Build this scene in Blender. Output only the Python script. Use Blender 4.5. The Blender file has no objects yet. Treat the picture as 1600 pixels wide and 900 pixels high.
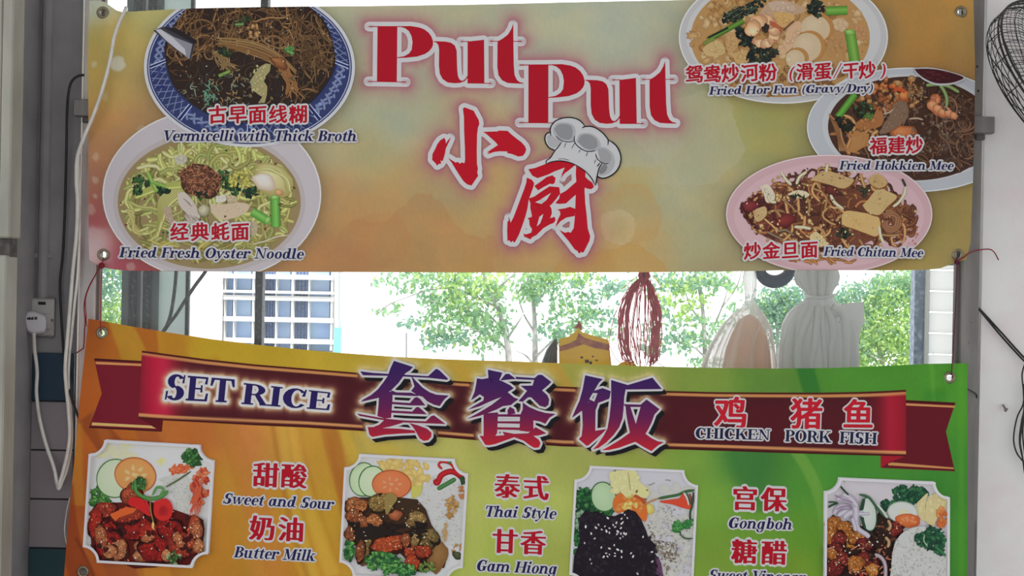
import bpy, math, random
import numpy as np
from mathutils import Vector, Matrix
from mathutils.geometry import tessellate_polygon

scene = bpy.context.scene
COL = scene.collection
PI = math.pi

# ------------------------------------------------------------------ camera, sky, light, exposure
FPX = 1931.0                     # focal length in pixels of a 1600 px wide frame
DIST = 2.55                      # camera to the banner plane (y = 0)
ZC = 1.55
ROLL = math.radians(1.1)
RC, RS = math.cos(ROLL), math.sin(ROLL)
cam_data = bpy.data.cameras.new('camera')
cam_data.sensor_width = 36.0
cam_data.lens = FPX / 1600.0 * 36.0
cam = bpy.data.objects.new('camera', cam_data)
COL.objects.link(cam)
cam.matrix_world = Matrix(((RC, -RS, 0, 0), (0, 0, -1, -DIST), (RS, RC, 0, ZC), (0, 0, 0, 1)))
scene.camera = cam
scene.view_settings.view_transform = 'Standard'
scene.view_settings.look = 'None'
scene.view_settings.exposure = 0.0
scene.view_settings.gamma = 1.0
scene.view_settings.use_curve_mapping = False

SKY_OPEN, SKY_HALL, SKY_LEFT = 2.6, 0.84, 1.50
world = bpy.data.worlds.new('overcast_sky')
scene.world = world
world.use_nodes = True
nt = world.node_tree
nt.nodes.clear()
w_out = nt.nodes.new('ShaderNodeOutputWorld')
w_bg = nt.nodes.new('ShaderNodeBackground')
w_tc = nt.nodes.new('ShaderNodeTexCoord')
w_sep = nt.nodes.new('ShaderNodeSeparateXYZ')
nt.links.new(w_tc.outputs['Generated'], w_sep.inputs[0])
w_map = nt.nodes.new('ShaderNodeMapRange')
w_map.interpolation_type = 'SMOOTHSTEP'
w_map.inputs['From Min'].default_value = 0.05
w_map.inputs['From Max'].default_value = 0.55
nt.links.new(w_sep.outputs['Y'], w_map.inputs['Value'])
w_left = nt.nodes.new('ShaderNodeMapRange')
w_left.inputs['From Min'].default_value = -1.0
w_left.inputs['From Max'].default_value = 1.0
w_left.inputs['To Min'].default_value = 1.0
w_left.inputs['To Max'].default_value = 0.0
nt.links.new(w_sep.outputs['X'], w_left.inputs['Value'])
w_hall = nt.nodes.new('ShaderNodeMix')
w_hall.data_type = 'RGBA'
w_hall.inputs['A'].default_value = (SKY_HALL, SKY_HALL, SKY_HALL * 1.03, 1)
w_hall.inputs['B'].default_value = (SKY_LEFT, SKY_LEFT, SKY_LEFT, 1)
nt.links.new(w_left.outputs[0], w_hall.inputs['Factor'])
w_mix = nt.nodes.new('ShaderNodeMix')
w_mix.data_type = 'RGBA'
nt.links.new(w_map.outputs[0], w_mix.inputs['Factor'])
nt.links.new(w_hall.outputs['Result'], w_mix.inputs['A'])
w_mix.inputs['B'].default_value = (SKY_OPEN, SKY_OPEN, SKY_OPEN, 1)
nt.links.new(w_mix.outputs['Result'], w_bg.inputs['Color'])
nt.links.new(w_bg.outputs[0], w_out.inputs['Surface'])
sun_data = bpy.data.lights.new('sun', 'SUN')
sun_data.energy = 4.2
sun_data.angle = math.radians(3)
sun_data.color = (1.0, .98, .93)
sun = bpy.data.objects.new('sun', sun_data)
COL.objects.link(sun)
sun.rotation_euler = Vector((-.35, .55, -1.0)).to_track_quat('-Z', 'Y').to_euler()   # steep, from behind the hall
sun.location = (2, -2, 8)


# ------------------------------------------------------------------ geometry helpers
def P(px, py, Y=0.0):
    """the place a photo point has on the vertical plane at depth Y"""
    dx = (np.asarray(px, float) - 800.0)
    dy = (450.0 - np.asarray(py, float))
    k = (np.asarray(Y, float) + DIST) / FPX
    X = (dx * RC - dy * RS) * k
    Z = (dx * RS + dy * RC) * k + ZC
    return np.stack([X, np.broadcast_to(np.asarray(Y, float), X.shape), Z], -1)


def P3(px, py, Y=0.0):
    return tuple(float(v) for v in P(px, py, Y))


def lin(c):
    c = np.asarray(c, float) / 255.0
    return np.where(c <= 0.04045, c / 12.92, ((c + 0.055) / 1.055) ** 2.4)


GAIN = 1.45


def alb(c):
    return np.clip(lin(c) * GAIN, 0.002, 0.86)


ORIG = {}


def obj_from(name, V, F, mats, parent=None, colors=None, smooth=False, mat_idx=None, origin=None):
    """one mesh object; V in world metres, F triangles/quads (array or list of tuples)"""
    V = np.asarray(V, float)
    if parent is not None:
        o0 = np.array(ORIG[parent.name])
    elif origin is not None:
        o0 = np.array(origin, float)
    else:
        o0 = np.array([(V[:, 0].min() + V[:, 0].max()) / 2, (V[:, 1].min() + V[:, 1].max()) / 2, V[:, 2].min()])
    me = bpy.data.meshes.new(name)
    if isinstance(F, np.ndarray):
        n = F.shape[1]
        me.vertices.add(len(V))
        me.vertices.foreach_set('co', (V - o0).astype(np.float32).ravel())
        me.loops.add(F.size)
        me.loops.foreach_set('vertex_index', F.astype(np.int32).ravel())
        me.polygons.add(len(F))
        me.polygons.foreach_set('loop_start', np.arange(0, F.size, n, dtype=np.int32))
        me.polygons.foreach_set('loop_total', np.full(len(F), n, dtype=np.int32))
        me.update(calc_edges=True)
    else:
        me.from_pydata((V - o0).tolist(), [], [tuple(int(i) for i in f) for f in F])
        me.update()
    if not isinstance(mats, (list, tuple)):
        mats = [mats]
    for m in mats:
        me.materials.append(m)
    if mat_idx is not None:
        me.polygons.foreach_set('material_index', np.asarray(mat_idx, dtype=np.int32))
    if smooth:
        me.polygons.foreach_set('use_smooth', np.ones(len(me.polygons), dtype=bool))
    if colors is not None:
        at = me.color_attributes.new('Ink', 'FLOAT_COLOR', 'POINT')
        c4 = np.ones((len(V), 4), np.float32)
        c4[:, :3] = colors
        at.data.foreach_set('color', c4.ravel())
    o = bpy.data.objects.new(name, me)
    COL.objects.link(o)
    if parent is not None:
        o.parent = parent
        ORIG[o.name] = tuple(o0)
    else:
        o.location = o0
        ORIG[o.name] = tuple(o0)
    return o


def empty(name, loc, label, cat, group=None):
    o = bpy.data.objects.new(name, None)
    o.empty_display_size = 0.05
    COL.objects.link(o)
    o.location = loc
    ORIG[o.name] = tuple(loc)
    return tag(o, label, cat, group)


def tag(o, label, cat, group=None, kind=None):
    o['label'] = label
    o['category'] = cat
    if group:
        o['group'] = group
    if kind:
        o['kind'] = kind
    return o


def struct(o):
    o['kind'] = 'structure'
    return o


class MB:
    """gathers boxes, tubes and lathes into one mesh"""
    def __init__(self):
        self.V, self.F, self.M = [], [], []
        self.n = 0

    def add(self, V, F, m=0):
        V = np.asarray(V, float)
        self.V.append(V)
        for f in F:
            self.F.append(tuple(int(i) + self.n for i in f))
            self.M.append(m)
        self.n += len(V)
        return self

    def box(self, a, b, m=0, bev=0.0):
        (x0, y0, z0), (x1, y1, z1) = a, b
        x0, x1 = min(x0, x1), max(x0, x1)
        y0, y1 = min(y0, y1), max(y0, y1)
        z0, z1 = min(z0, z1), max(z0, z1)
        bev = min(bev, (x1 - x0) * .45, (y1 - y0) * .45, (z1 - z0) * .45)
        if bev <= 0:
            V = [(x0, y0, z0), (x1, y0, z0), (x1, y1, z0), (x0, y1, z0), (x0, y0, z1), (x1, y0, z1), (x1, y1, z1), (x0, y1, z1)]
            F = [(0, 3, 2, 1), (4, 5, 6, 7), (0, 1, 5, 4), (1, 2, 6, 5), (2, 3, 7, 6), (3, 0, 4, 7)]
            return self.add(V, F, m)
        V, F = [], []
        idx = {}
        xs, ys, zs = (x0, x1), (y0, y1), (z0, z1)
        for i in (0, 1):
            for j in (0, 1):
                for k in (0, 1):
                    sx, sy, sz = (1, -1)[i], (1, -1)[j], (1, -1)[k]
                    for ax in range(3):
                        p = [xs[i] + sx * bev, ys[j] + sy * bev, zs[k] + sz * bev]
                        p[ax] = (xs[i], ys[j], zs[k])[ax]
                        idx[(i, j, k, ax)] = len(V)
                        V.append(tuple(p))
        g = idx
        for ax in range(3):
            for s in (0, 1):
                u, v = [a for a in range(3) if a != ax]
                q = []
                for (cu, cv) in ((0, 0), (1, 0), (1, 1), (0, 1)):
                    c = [0, 0, 0]
                    c[ax], c[u], c[v] = s, cu, cv
                    q.append(g[(*c, ax)])
                F.append(tuple(q))
        for ax in range(3):                      # edge bevels run along ax
            u, v = [a for a in range(3) if a != ax]
            for cu in (0, 1):
                for cv in (0, 1):
                    c0, c1 = [0, 0, 0], [0, 0, 0]
                    c0[u] = c1[u] = cu
                    c0[v] = c1[v] = cv
                    c0[ax], c1[ax] = 0, 1
                    F.append((g[(*c0, u)], g[(*c0, v)], g[(*c1, v)], g[(*c1, u)]))
        for i in (0, 1):
            for j in (0, 1):
                for k in (0, 1):
                    F.append((g[(i, j, k, 0)], g[(i, j, k, 1)], g[(i, j, k, 2)]))
        return self.add(V, F, m)

    def tube(self, pts, r, seg=8, m=0, cap=True):
        pts = [Vector(p) for p in pts]
        n = len(pts)
        rs = r if isinstance(r, (list, tuple, np.ndarray)) else [r] * n
        V, F = [], []
        t0 = (pts[1] - pts[0]).normalized()
        up = Vector((0, 0, 1)) if abs(t0.z) < 0.9 else Vector((0, 1, 0))
        nrm = (up - t0 * up.dot(t0)).normalized()
        for i in range(n):
            t = (pts[min(i + 1, n - 1)] - pts[max(i - 1, 0)])
            t = t.normalized() if t.length > 1e-9 else t0
            nrm = (nrm - t * nrm.dot(t))
            nrm = nrm.normalized() if nrm.length > 1e-6 else t.orthogonal().normalized()
            b = t.cross(nrm)
            for k in range(seg):
                a = 2 * PI * k / seg
                V.append(tuple(pts[i] + (nrm * math.cos(a) + b * math.sin(a)) * float(rs[i])))
        for i in range(n - 1):
            for k in range(seg):
                k2 = (k + 1) % seg
                F.append((i * seg + k, i * seg + k2, (i + 1) * seg + k2, (i + 1) * seg + k))
        if cap:
            F.append(tuple(range(seg))[::-1])
            F.append(tuple((n - 1) * seg + k for k in range(seg)))
        return self.add(V, F, m)

    def ring(self, c, axis, R, r, seg=28, sseg=8, m=0, flat=1.0):
        c, axis = Vector(c), Vector(axis).normalized()
        u = axis.orthogonal().normalized()
        v = axis.cross(u)
        V, F = [], []
        for i in range(seg):
            a = 2 * PI * i / seg
            d = u * math.cos(a) + v * math.sin(a)
            for k in range(sseg):
                b = 2 * PI * k / sseg
                V.append(tuple(c + d * (R + r * math.cos(b)) + axis * (r * flat * math.sin(b))))
        for i in range(seg):
            i2 = (i + 1) % seg
            for k in range(sseg):
                k2 = (k + 1) % sseg
                F.append((i * sseg + k, i2 * sseg + k, i2 * sseg + k2, i * sseg + k2))
        return self.add(V, F, m)

    def build(self, name, mats, parent=None, smooth=False, origin=None):
        return obj_from(name, np.concatenate(self.V), self.F, mats, parent, smooth=smooth, mat_idx=self.M, origin=origin)


def smooth_path(pts, n=8):
    """Catmull-Rom through the points"""
    pts = [np.asarray(p, float) for p in pts]
    if len(pts) < 3:
        return np.array([pts[0] + (pts[-1] - pts[0]) * t for t in np.linspace(0, 1, n + 1)])
    q = [2 * pts[0] - pts[1]] + pts + [2 * pts[-1] - pts[-2]]
    out = []
    for i in range(1, len(q) - 2):
        p0, p1, p2, p3 = q[i - 1], q[i], q[i + 1], q[i + 2]
        for t in np.linspace(0, 1, n, endpoint=False):
            out.append(.5 * (2 * p1 + (p2 - p0) * t + (2 * p0 - 5 * p1 + 4 * p2 - p3) * t * t + (3 * p1 - p0 - 3 * p2 + p3) * t ** 3))
    out.append(pts[-1])
    return np.array(out)


# ------------------------------------------------------------------ noise
def _hash(ix, iy, seed):
    h = (ix.astype(np.int64) * 374761393 + iy.astype(np.int64) * 668265263 + seed * 974634533) & 0x7fffffff
    h = ((h ^ (h >> 13)) * 1274126177) & 0x7fffffff
    return ((h ^ (h >> 16)) & 0xffff) / 65535.0


def vnoise(x, y, seed=0):
    x, y = np.asarray(x, float), np.asarray(y, float)
    ix, iy = np.floor(x), np.floor(y)
    fx, fy = x - ix, y - iy
    fx, fy = fx * fx * (3 - 2 * fx), fy * fy * (3 - 2 * fy)
    a, b = _hash(ix, iy, seed), _hash(ix + 1, iy, seed)
    c, d = _hash(ix, iy + 1, seed), _hash(ix + 1, iy + 1, seed)
    return (a * (1 - fx) + b * fx) * (1 - fy) + (c * (1 - fx) + d * fx) * fy


def fbm(x, y, seed=0, o=4):
    s, a, t = 0, .5, 0
    for i in range(o):
        s = s + a * vnoise(x * 2 ** i, y * 2 ** i, seed + i * 17)
        t += a
        a *= .5
    return s / t


def sstep(a, b, x):
    t = np.clip((np.asarray(x, float) - a) / (b - a), 0, 1)
    return t * t * (3 - 2 * t)


# ------------------------------------------------------------------ materials
def mat(name, rgb, rough=.6, metal=0.0, spec=.5, noise=None, bump=None, trans=0.0, alpha=None):
    """principled material; rgb as seen in the photograph; noise = (scale, rgb2, lo, hi), bump = (scale, strength)"""
    m = bpy.data.materials.new(name)
    m.use_nodes = True
    nt = m.node_tree
    bs = nt.nodes['Principled BSDF']
    c = tuple(alb(rgb)) + (1,)
    bs.inputs['Base Color'].default_value = c
    bs.inputs['Roughness'].default_value = rough
    bs.inputs['Metallic'].default_value = metal
    bs.inputs['Specular IOR Level'].default_value = spec
    tc = nt.nodes.new('ShaderNodeTexCoord')
    if noise:
        sc, c2, lo, hi = noise[:4]
        n = nt.nodes.new('ShaderNodeTexNoise')
        n.inputs['Scale'].default_value = sc
        n.inputs['Detail'].default_value = 5
        mp = nt.nodes.new('ShaderNodeMapping')
        if len(noise) > 4:
            mp.inputs['Scale'].default_value = noise[4]
        nt.links.new(tc.outputs['Object'], mp.inputs[0])
        nt.links.new(mp.outputs[0], n.inputs['Vector'])
        r = nt.nodes.new('ShaderNodeMapRange')
        r.inputs['From Min'].default_value = lo
        r.inputs['From Max'].default_value = hi
        nt.links.new(n.outputs[0], r.inputs['Value'])
        x = nt.nodes.new('ShaderNodeMix')
        x.data_type = 'RGBA'
        x.inputs['A'].default_value = c
        x.inputs['B'].default_value = tuple(alb(c2)) + (1,)
        nt.links.new(r.outputs[0], x.inputs['Factor'])
        nt.links.new(x.outputs['Result'], bs.inputs['Base Color'])
    if bump:
        n = nt.nodes.new('ShaderNodeTexNoise')
        n.inputs['Scale'].default_value = bump[0]
        n.inputs['Detail'].default_value = 4
        nt.links.new(tc.outputs['Object'], n.inputs['Vector'])
        b = nt.nodes.new('ShaderNodeBump')
        b.inputs['Strength'].default_value = bump[1]
        b.inputs['Distance'].default_value = 0.004
        nt.links.new(n.outputs[0], b.inputs['Height'])
        nt.links.new(b.outputs[0], bs.inputs['Normal'])
    if trans:
        out = nt.nodes['Material Output']
        tr = nt.nodes.new('ShaderNodeBsdfTranslucent')
        tr.inputs['Color'].default_value = c
        mx = nt.nodes.new('ShaderNodeMixShader')
        mx.inputs[0].default_value = trans
        nt.links.new(bs.outputs[0], mx.inputs[1])
        nt.links.new(tr.outputs[0], mx.inputs[2])
        nt.links.new(mx.outputs[0], out.inputs['Surface'])
    if alpha is not None:
        bs.inputs['Alpha'].default_value = alpha
    return m


def ink_material():
    m = bpy.data.materials.new('printed_vinyl')
    m.use_nodes = True
    nt = m.node_tree
    bs = nt.nodes['Principled BSDF']
    a = nt.nodes.new('ShaderNodeAttribute')
    a.attribute_name = 'Ink'
    nt.links.new(a.outputs['Color'], bs.inputs['Base Color'])
    bs.inputs['Roughness'].default_value = .5
    bs.inputs['Specular IOR Level'].default_value = .14
    return m


INK = ink_material()
M_WALL = mat('grey_painted_plaster', (128, 126, 128), .7, noise=(9, (108, 107, 110), .35, .75), bump=(60, .25))
M_JAMB = mat('aged_cream_paint', (150, 149, 140), .6, noise=(14, (120, 120, 112), .4, .8, (1, 1, .3)), bump=(40, .3))
M_JAMBD = mat('dark_worn_wood', (60, 58, 56), .8, noise=(60, (90, 86, 82), .4, .7))
M_WHITE = mat('white_plaster', (220, 208, 210), .75, noise=(11, (202, 190, 194), .45, .8), bump=(30, .35))
M_ALU = mat('brushed_aluminium', (112, 110, 108), .45, .25, noise=(6, (96, 93, 92), .35, .7, (8, 8, 1)))
M_ALUD = mat('grey_aluminium_channel', (88, 87, 88), .5, .2, noise=(8, (74, 72, 74), .35, .7))
M_ALUL = mat('pale_aluminium_edge', (168, 164, 164), .5, .15, noise=(8, (146, 142, 142), .4, .7))
M_TBLUE = mat('blue_green_glazed_tile', (38, 56, 72), .25)
M_TTEAL = mat('teal_glazed_tile', (40, 64, 70), .25)
M_TGREY = mat('grey_glazed_tile', (128, 121, 126), .25, noise=(4, (118, 112, 117), .4, .7))
M_GROUT = mat('dark_grout', (40, 38, 42), .8)
M_FLOOR = mat('concrete_floor', (110, 108, 104), .8, noise=(5, (90, 88, 86), .4, .7))
M_BRASS = mat('zinc_eyelet', (112, 104, 86), .35, .6)
M_RED = mat('red_twine', (120, 22, 34), .7)
M_MAROON = mat('dark_maroon_twine', (78, 22, 48), .7)
M_CABW = mat('white_cable_sheath', (196, 194, 190), .45, noise=(30, (178, 174, 168), .4, .7))
M_CABK = mat('black_cable_sheath', (20, 20, 22), .5)
M_PLASTIC = mat('aged_white_plastic', (150, 148, 148), .4, noise=(25, (128, 124, 122), .5, .75))
M_PLUG = mat('white_plug_plastic', (178, 176, 180), .35)
M_BLACK = mat('black_wire', (24, 24, 26), .45)
M_SCREW = mat('steel_screw', (120, 118, 116), .35, .6)
# ------------------------------------------------------------------ the stall front: walls, tiles, window frame
def slab(name, px0, py0, px1, py1, y0, y1, m, bev=.0):
    """an upright box whose front face shows between two picture corners at depth y0"""
    a, b = P3(px0, py1, y0), P3(px1, py0, y0)
    return MB().box((a[0], y0, a[2]), (b[0], y1, b[2]), 0, bev).build(name, m)


ZB = P3(800, 900)[2]
YW = .055                                     # face of the plastered walls
k0 = (DIST + YW) / FPX

# left wall: plaster above, glazed tiles below
xL, zt = P3(121, 450, YW)[0], P3(80, 550, YW)[2]
mb = MB().box((-1.75, YW, 0), (xL, YW + .12, 3.0))
struct(mb.build('wall_left', M_WALL))
mb = MB()
tile = 76.2 * k0
rows = ['blue', 'grey', 'grey', 'grey', 'teal', 'grey', 'grey', 'grey', 'teal', 'grey', 'grey', 'grey', 'grey', 'teal']
g = .0016
mb.box((-1.75, YW - .006, 0), (xL, YW, zt - .002), 3)
xj = P3(49.5, 700, YW)[0]
z = zt
for r in rows:
    z0 = max(0.0, z - tile)
    if z <= 0:
        break
    x = xj - tile * 8
    while x < xL:
        a, b = max(-1.75, x + g), min(xL, x + tile - g)
        if b - a > .005:
            mb.box((a, YW - .011, z0 + g), (b, YW - .002, z - g), {'blue': 0, 'teal': 1, 'grey': 2}[r], .0012)
        x += tile
    z -= tile
struct(mb.build('trim_1', [M_TBLUE, M_TTEAL, M_TGREY, M_GROUT]))

# aged door jamb nearest the viewer on the left: two lengths with a broken gap showing the dark core
YJ = -.16
def jamb(y_top, y_bot, chip):
    mb = MB()
    a, b = P3(-40, y_bot, YJ), P3(26.5 - (y_top + y_bot) / 2 * .0163 + 1, y_top, YJ)
    x1 = b[0]
    w = .012
    mb.box((a[0], YJ, a[2]), (x1 - .024, YJ + .05, b[2]), 0, .002)
    mb.box((x1 - .021, YJ - .006, a[2]), (x1, YJ + .05, b[2]), 0, .003)
    mb.box((x1 - .030, YJ + .008, a[2]), (x1 - .018, YJ + .05, b[2]), 0)
    return mb
mb = jamb(-80, 371, 0)
struct(mb.build('trim_2', M_JAMB))
mb = jamb(399, 1500, 1)
a, b = P3(2, 399, YJ), P3(22, 390, YJ)
struct(mb.build('trim_3', M_JAMB))
a, b = P3(-40, 410, YJ + .012), P3(16.5, 360, YJ + .012)
struct(MB().box((a[0], YJ + .012, a[2]), (b[0], YJ + .045, b[2])).build('trim_4', M_JAMBD))
# plastered return between the jamb and the wall
a = P3(-60, 900, 0)
struct(MB().box((-1.75, YJ + .05, 0), (P3(12, 900, YJ + .05)[0] - .02, YW, 3.0)).build('wall_side', M_WALL))

# right wall
xr = P3(1534, 450, .05)[0]
struct(MB().box((xr, .05, 0), (2.2, .2, 3.0)).build('wall_right', M_WHITE))

# low wall under the window, behind the lower banner
xl_, xr_ = P3(150, 450, .06)[0], P3(1500, 450, .06)[0]
zs = P3(800, 800, .06)[2]
struct(MB().box((xL, .070, 0), (xr, .14, zs)).build('wall_front', M_WHITE))
struct(MB().box((-6, -4, -.05), (6, 2.2, 0)).build('floor', M_FLOOR))
struct(MB().box((-4, -5, 3.0), (4, 2.05, 3.12)).build('sun_block_ceiling', mat('white_ceiling', (200, 200, 198), .8)))  # unseen slab, added to keep the sun off the banners and stall
struct(MB().box((-14, 2.2, -2.1), (14, 24, -2.0)).build('ground', mat('pale_pavement', (150, 148, 142), .9, noise=(.8, (128, 128, 122), .4, .7))))

# window frame: aluminium posts, head out of sight, glass
win = bpy.data.objects.new('window_1', None)
COL.objects.link(win)
win.location = P3(820, 800, .06)
ORIG[win.name] = tuple(win.location)
struct(win)
def wpost(name, px, w, y0, y1, m, bev=.002, zlo=None, zhi=2.9, parent=win):
    x = P3(px, 450, y0)[0]
    k = (DIST + y0) / FPX
    return MB().box((x, y0, 0.0 if zlo is None else zlo), (x + w * k, y1, zhi), 0, bev).build(name, m, parent)
wpost('frame_post', 121.5, 2.6, .030, .075, mat('aluminium_edge_highlight', (206, 202, 200), .4, .1), .0005)  # thin strip paler than the frame: its edge highlight as colour
wpost('frame_post', 124, 23, .034, .062, M_ALUL)
wpost('frame_post', 146, 10, .050, .068, mat('bronze_grey_channel', (98, 90, 86), .5, .2), .001)
wpost('frame_post', 1494, 7, .050, .068, mat('dark_grey_channel', (92, 88, 88), .5, .2), .001)
wpost('frame_post', 1501.6, 1.2, .044, .09, mat('pale_brass_bead', (176, 168, 140), .4, .2), 0)
wpost('frame_post', 1503.5, 27, .034, .066, M_ALU)
for px, py in ((1518, 501), (1515, 535), (1527, 104), (1528.5, 142)):
    c = P3(px, py, .034)
    mb = MB()
    mb.ring((c[0], .0335, c[2]), (0, 1, 0), .0012, .0012, 12, 6)
    mb.ring((c[0], .0330, c[2]), (0, 1, 0), .0005, .0006, 12, 6)
    mb.build('screw', M_SCREW if py > 300 else M_BLACK, win, smooth=True)
# narrow upright in front of the right frame beside the upper banner
def glass_material():
    m = bpy.data.materials.new('dusty_window_glass')
    m.use_nodes = True
    nt = m.node_tree
    nt.nodes.clear()
    out = nt.nodes.new('ShaderNodeOutputMaterial')
    tr = nt.nodes.new('ShaderNodeBsdfTransparent')
    tr.inputs['Color'].default_value = (.95, .97, .96, 1)
    gl = nt.nodes.new('ShaderNodeBsdfGlossy')
    gl.inputs['Roughness'].default_value = .05
    fr = nt.nodes.new('ShaderNodeFresnel')
    fr.inputs['IOR'].default_value = 1.35
    a = nt.nodes.new('ShaderNodeMixShader')
    nt.links.new(fr.outputs[0], a.inputs[0])
    nt.links.new(tr.outputs[0], a.inputs[1])
    nt.links.new(gl.outputs[0], a.inputs[2])
    du = nt.nodes.new('ShaderNodeBsdfTranslucent')
    du.inputs['Color'].default_value = (.9, .92, .95, 1)
    tc = nt.nodes.new('ShaderNodeTexCoord')
    n = nt.nodes.new('ShaderNodeTexNoise')
    n.inputs['Scale'].default_value = 7
    n.inputs['Detail'].default_value = 6
    nt.links.new(tc.outputs['Object'], n.inputs['Vector'])
    r = nt.nodes.new('ShaderNodeMapRange')
    r.inputs['From Min'].default_value = .3
    r.inputs['From Max'].default_value = .75
    r.inputs['To Min'].default_value = .03
    r.inputs['To Max'].default_value = .09
    nt.links.new(n.outputs[0], r.inputs['Value'])
    b = nt.nodes.new('ShaderNodeMixShader')
    nt.links.new(r.outputs[0], b.inputs[0])
    nt.links.new(a.outputs[0], b.inputs[1])
    nt.links.new(du.outputs[0], b.inputs[2])
    nt.links.new(b.outputs[0], out.inputs['Surface'])
    return m
M_GLASS = glass_material()
xg0, xg1 = P3(152, 450, .085)[0], P3(1497, 450, .085)[0]
MB().add([(xg0, .085, zs), (xg1, .085, zs), (xg1, .085, 2.9), (xg0, .085, 2.9)], [(0, 1, 2, 3)]).build('glass_pane', M_GLASS, win)

# horizontal aluminium bar behind the upper banner; its ends stick out on both sides
a, b = P3(800, 182.5, .012), P3(800, 156 + 26, .012)
zc_ = P3(800, 181, .012)[2]
kx = (DIST + .008) / FPX
bar = MB()
x0, x1 = P3(114, 168, .008)[0], P3(1555, 194, .008)[0]
bar.box((x0, .008, zc_ - 13.5 * kx), (x1, .030, zc_ + 13 * kx), 0, .002)
ob = bar.build('rail', M_ALU)
tag(ob, 'grey aluminium rail behind the upper banner, its square ends showing at both sides', 'rail')
for xx in (x0 + .012, x1 - .032):
    MB().box((xx, .028, zc_ - 22 * kx), (xx + .02, .056, zc_ - 8 * kx), 0, .002).build('bracket', M_ALUD, ob)
# ------------------------------------------------------------------ printing on a cloth: flat inked shapes stacked microns apart
class Cloth:
    """a hanging sheet: where a printed point lies, and how high the ink already stands there"""
    def __init__(self, yfun, x0, y0, x1, y1):
        self.yfun, self.x0, self.y0 = yfun, x0, y0
        self.H = np.zeros((int((y1 - y0) / 2) + 2, int((x1 - x0) / 2) + 2), np.float64)

    def cells(self, p):
        j = np.clip(((p[:, 0] - self.x0) / 2).astype(int), 1, self.H.shape[1] - 2)
        i = np.clip(((p[:, 1] - self.y0) / 2).astype(int), 1, self.H.shape[0] - 2)
        return i, j

    def level_box(self, p, step, grow=1):
        i, j = self.cells(np.array([p.min(0) - grow, p.max(0) + grow]))
        s = self.H[i[0]:i[1] + 1, j[0]:j[1] + 1]
        b = s.max() + 1.2e-4
        s[:] = b + step
        return b

    def level_pts(self, p, step=0.0):
        i, j = self.cells(p)
        b = 0.0
        for di in (-1, 0, 1):
            for dj in (-1, 0, 1):
                b = max(b, self.H[i + di, j + dj].max())
        b += 2.0e-5
        for di in (-1, 0, 1):
            for dj in (-1, 0, 1):
                self.H[i + di, j + dj] = b + step
        return b

    def world(self, p, h):
        p = np.asarray(p, float)
        Y = self.yfun(p[:, 0], p[:, 1])
        W = P(p[:, 0], p[:, 1], Y)
        W[:, 1] -= h
        return W


def tess(outer, holes=()):
    loops = [[Vector((float(x), float(y), 0)) for x, y in l] for l in [outer] + list(holes)]
    pts = np.array([(float(x), float(y)) for l in [outer] + list(holes) for x, y in l])
    t = tessellate_polygon(loops)
    return pts, np.array(t, int).reshape(-1, 3)


def refine(p, t, L):
    for _ in range(5):
        e = np.linalg.norm(p[t] - p[np.roll(t, -1, 1)], axis=2)
        if e.max() <= L:
            break
        ed = np.sort(np.stack([t, np.roll(t, -1, 1)], 2).reshape(-1, 2), 1)
        u, inv = np.unique(ed, axis=0, return_inverse=True)
        inv = inv.reshape(-1, 3) + len(p)
        p = np.concatenate([p, (p[u[:, 0]] + p[u[:, 1]]) / 2])
        a, b, c = t.T
        ab, bc, ca = inv.T
        t = np.concatenate([np.stack(q, 1) for q in ((a, ab, ca), (ab, b, bc), (ca, bc, c), (ab, bc, ca))])
    return p, t


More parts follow.
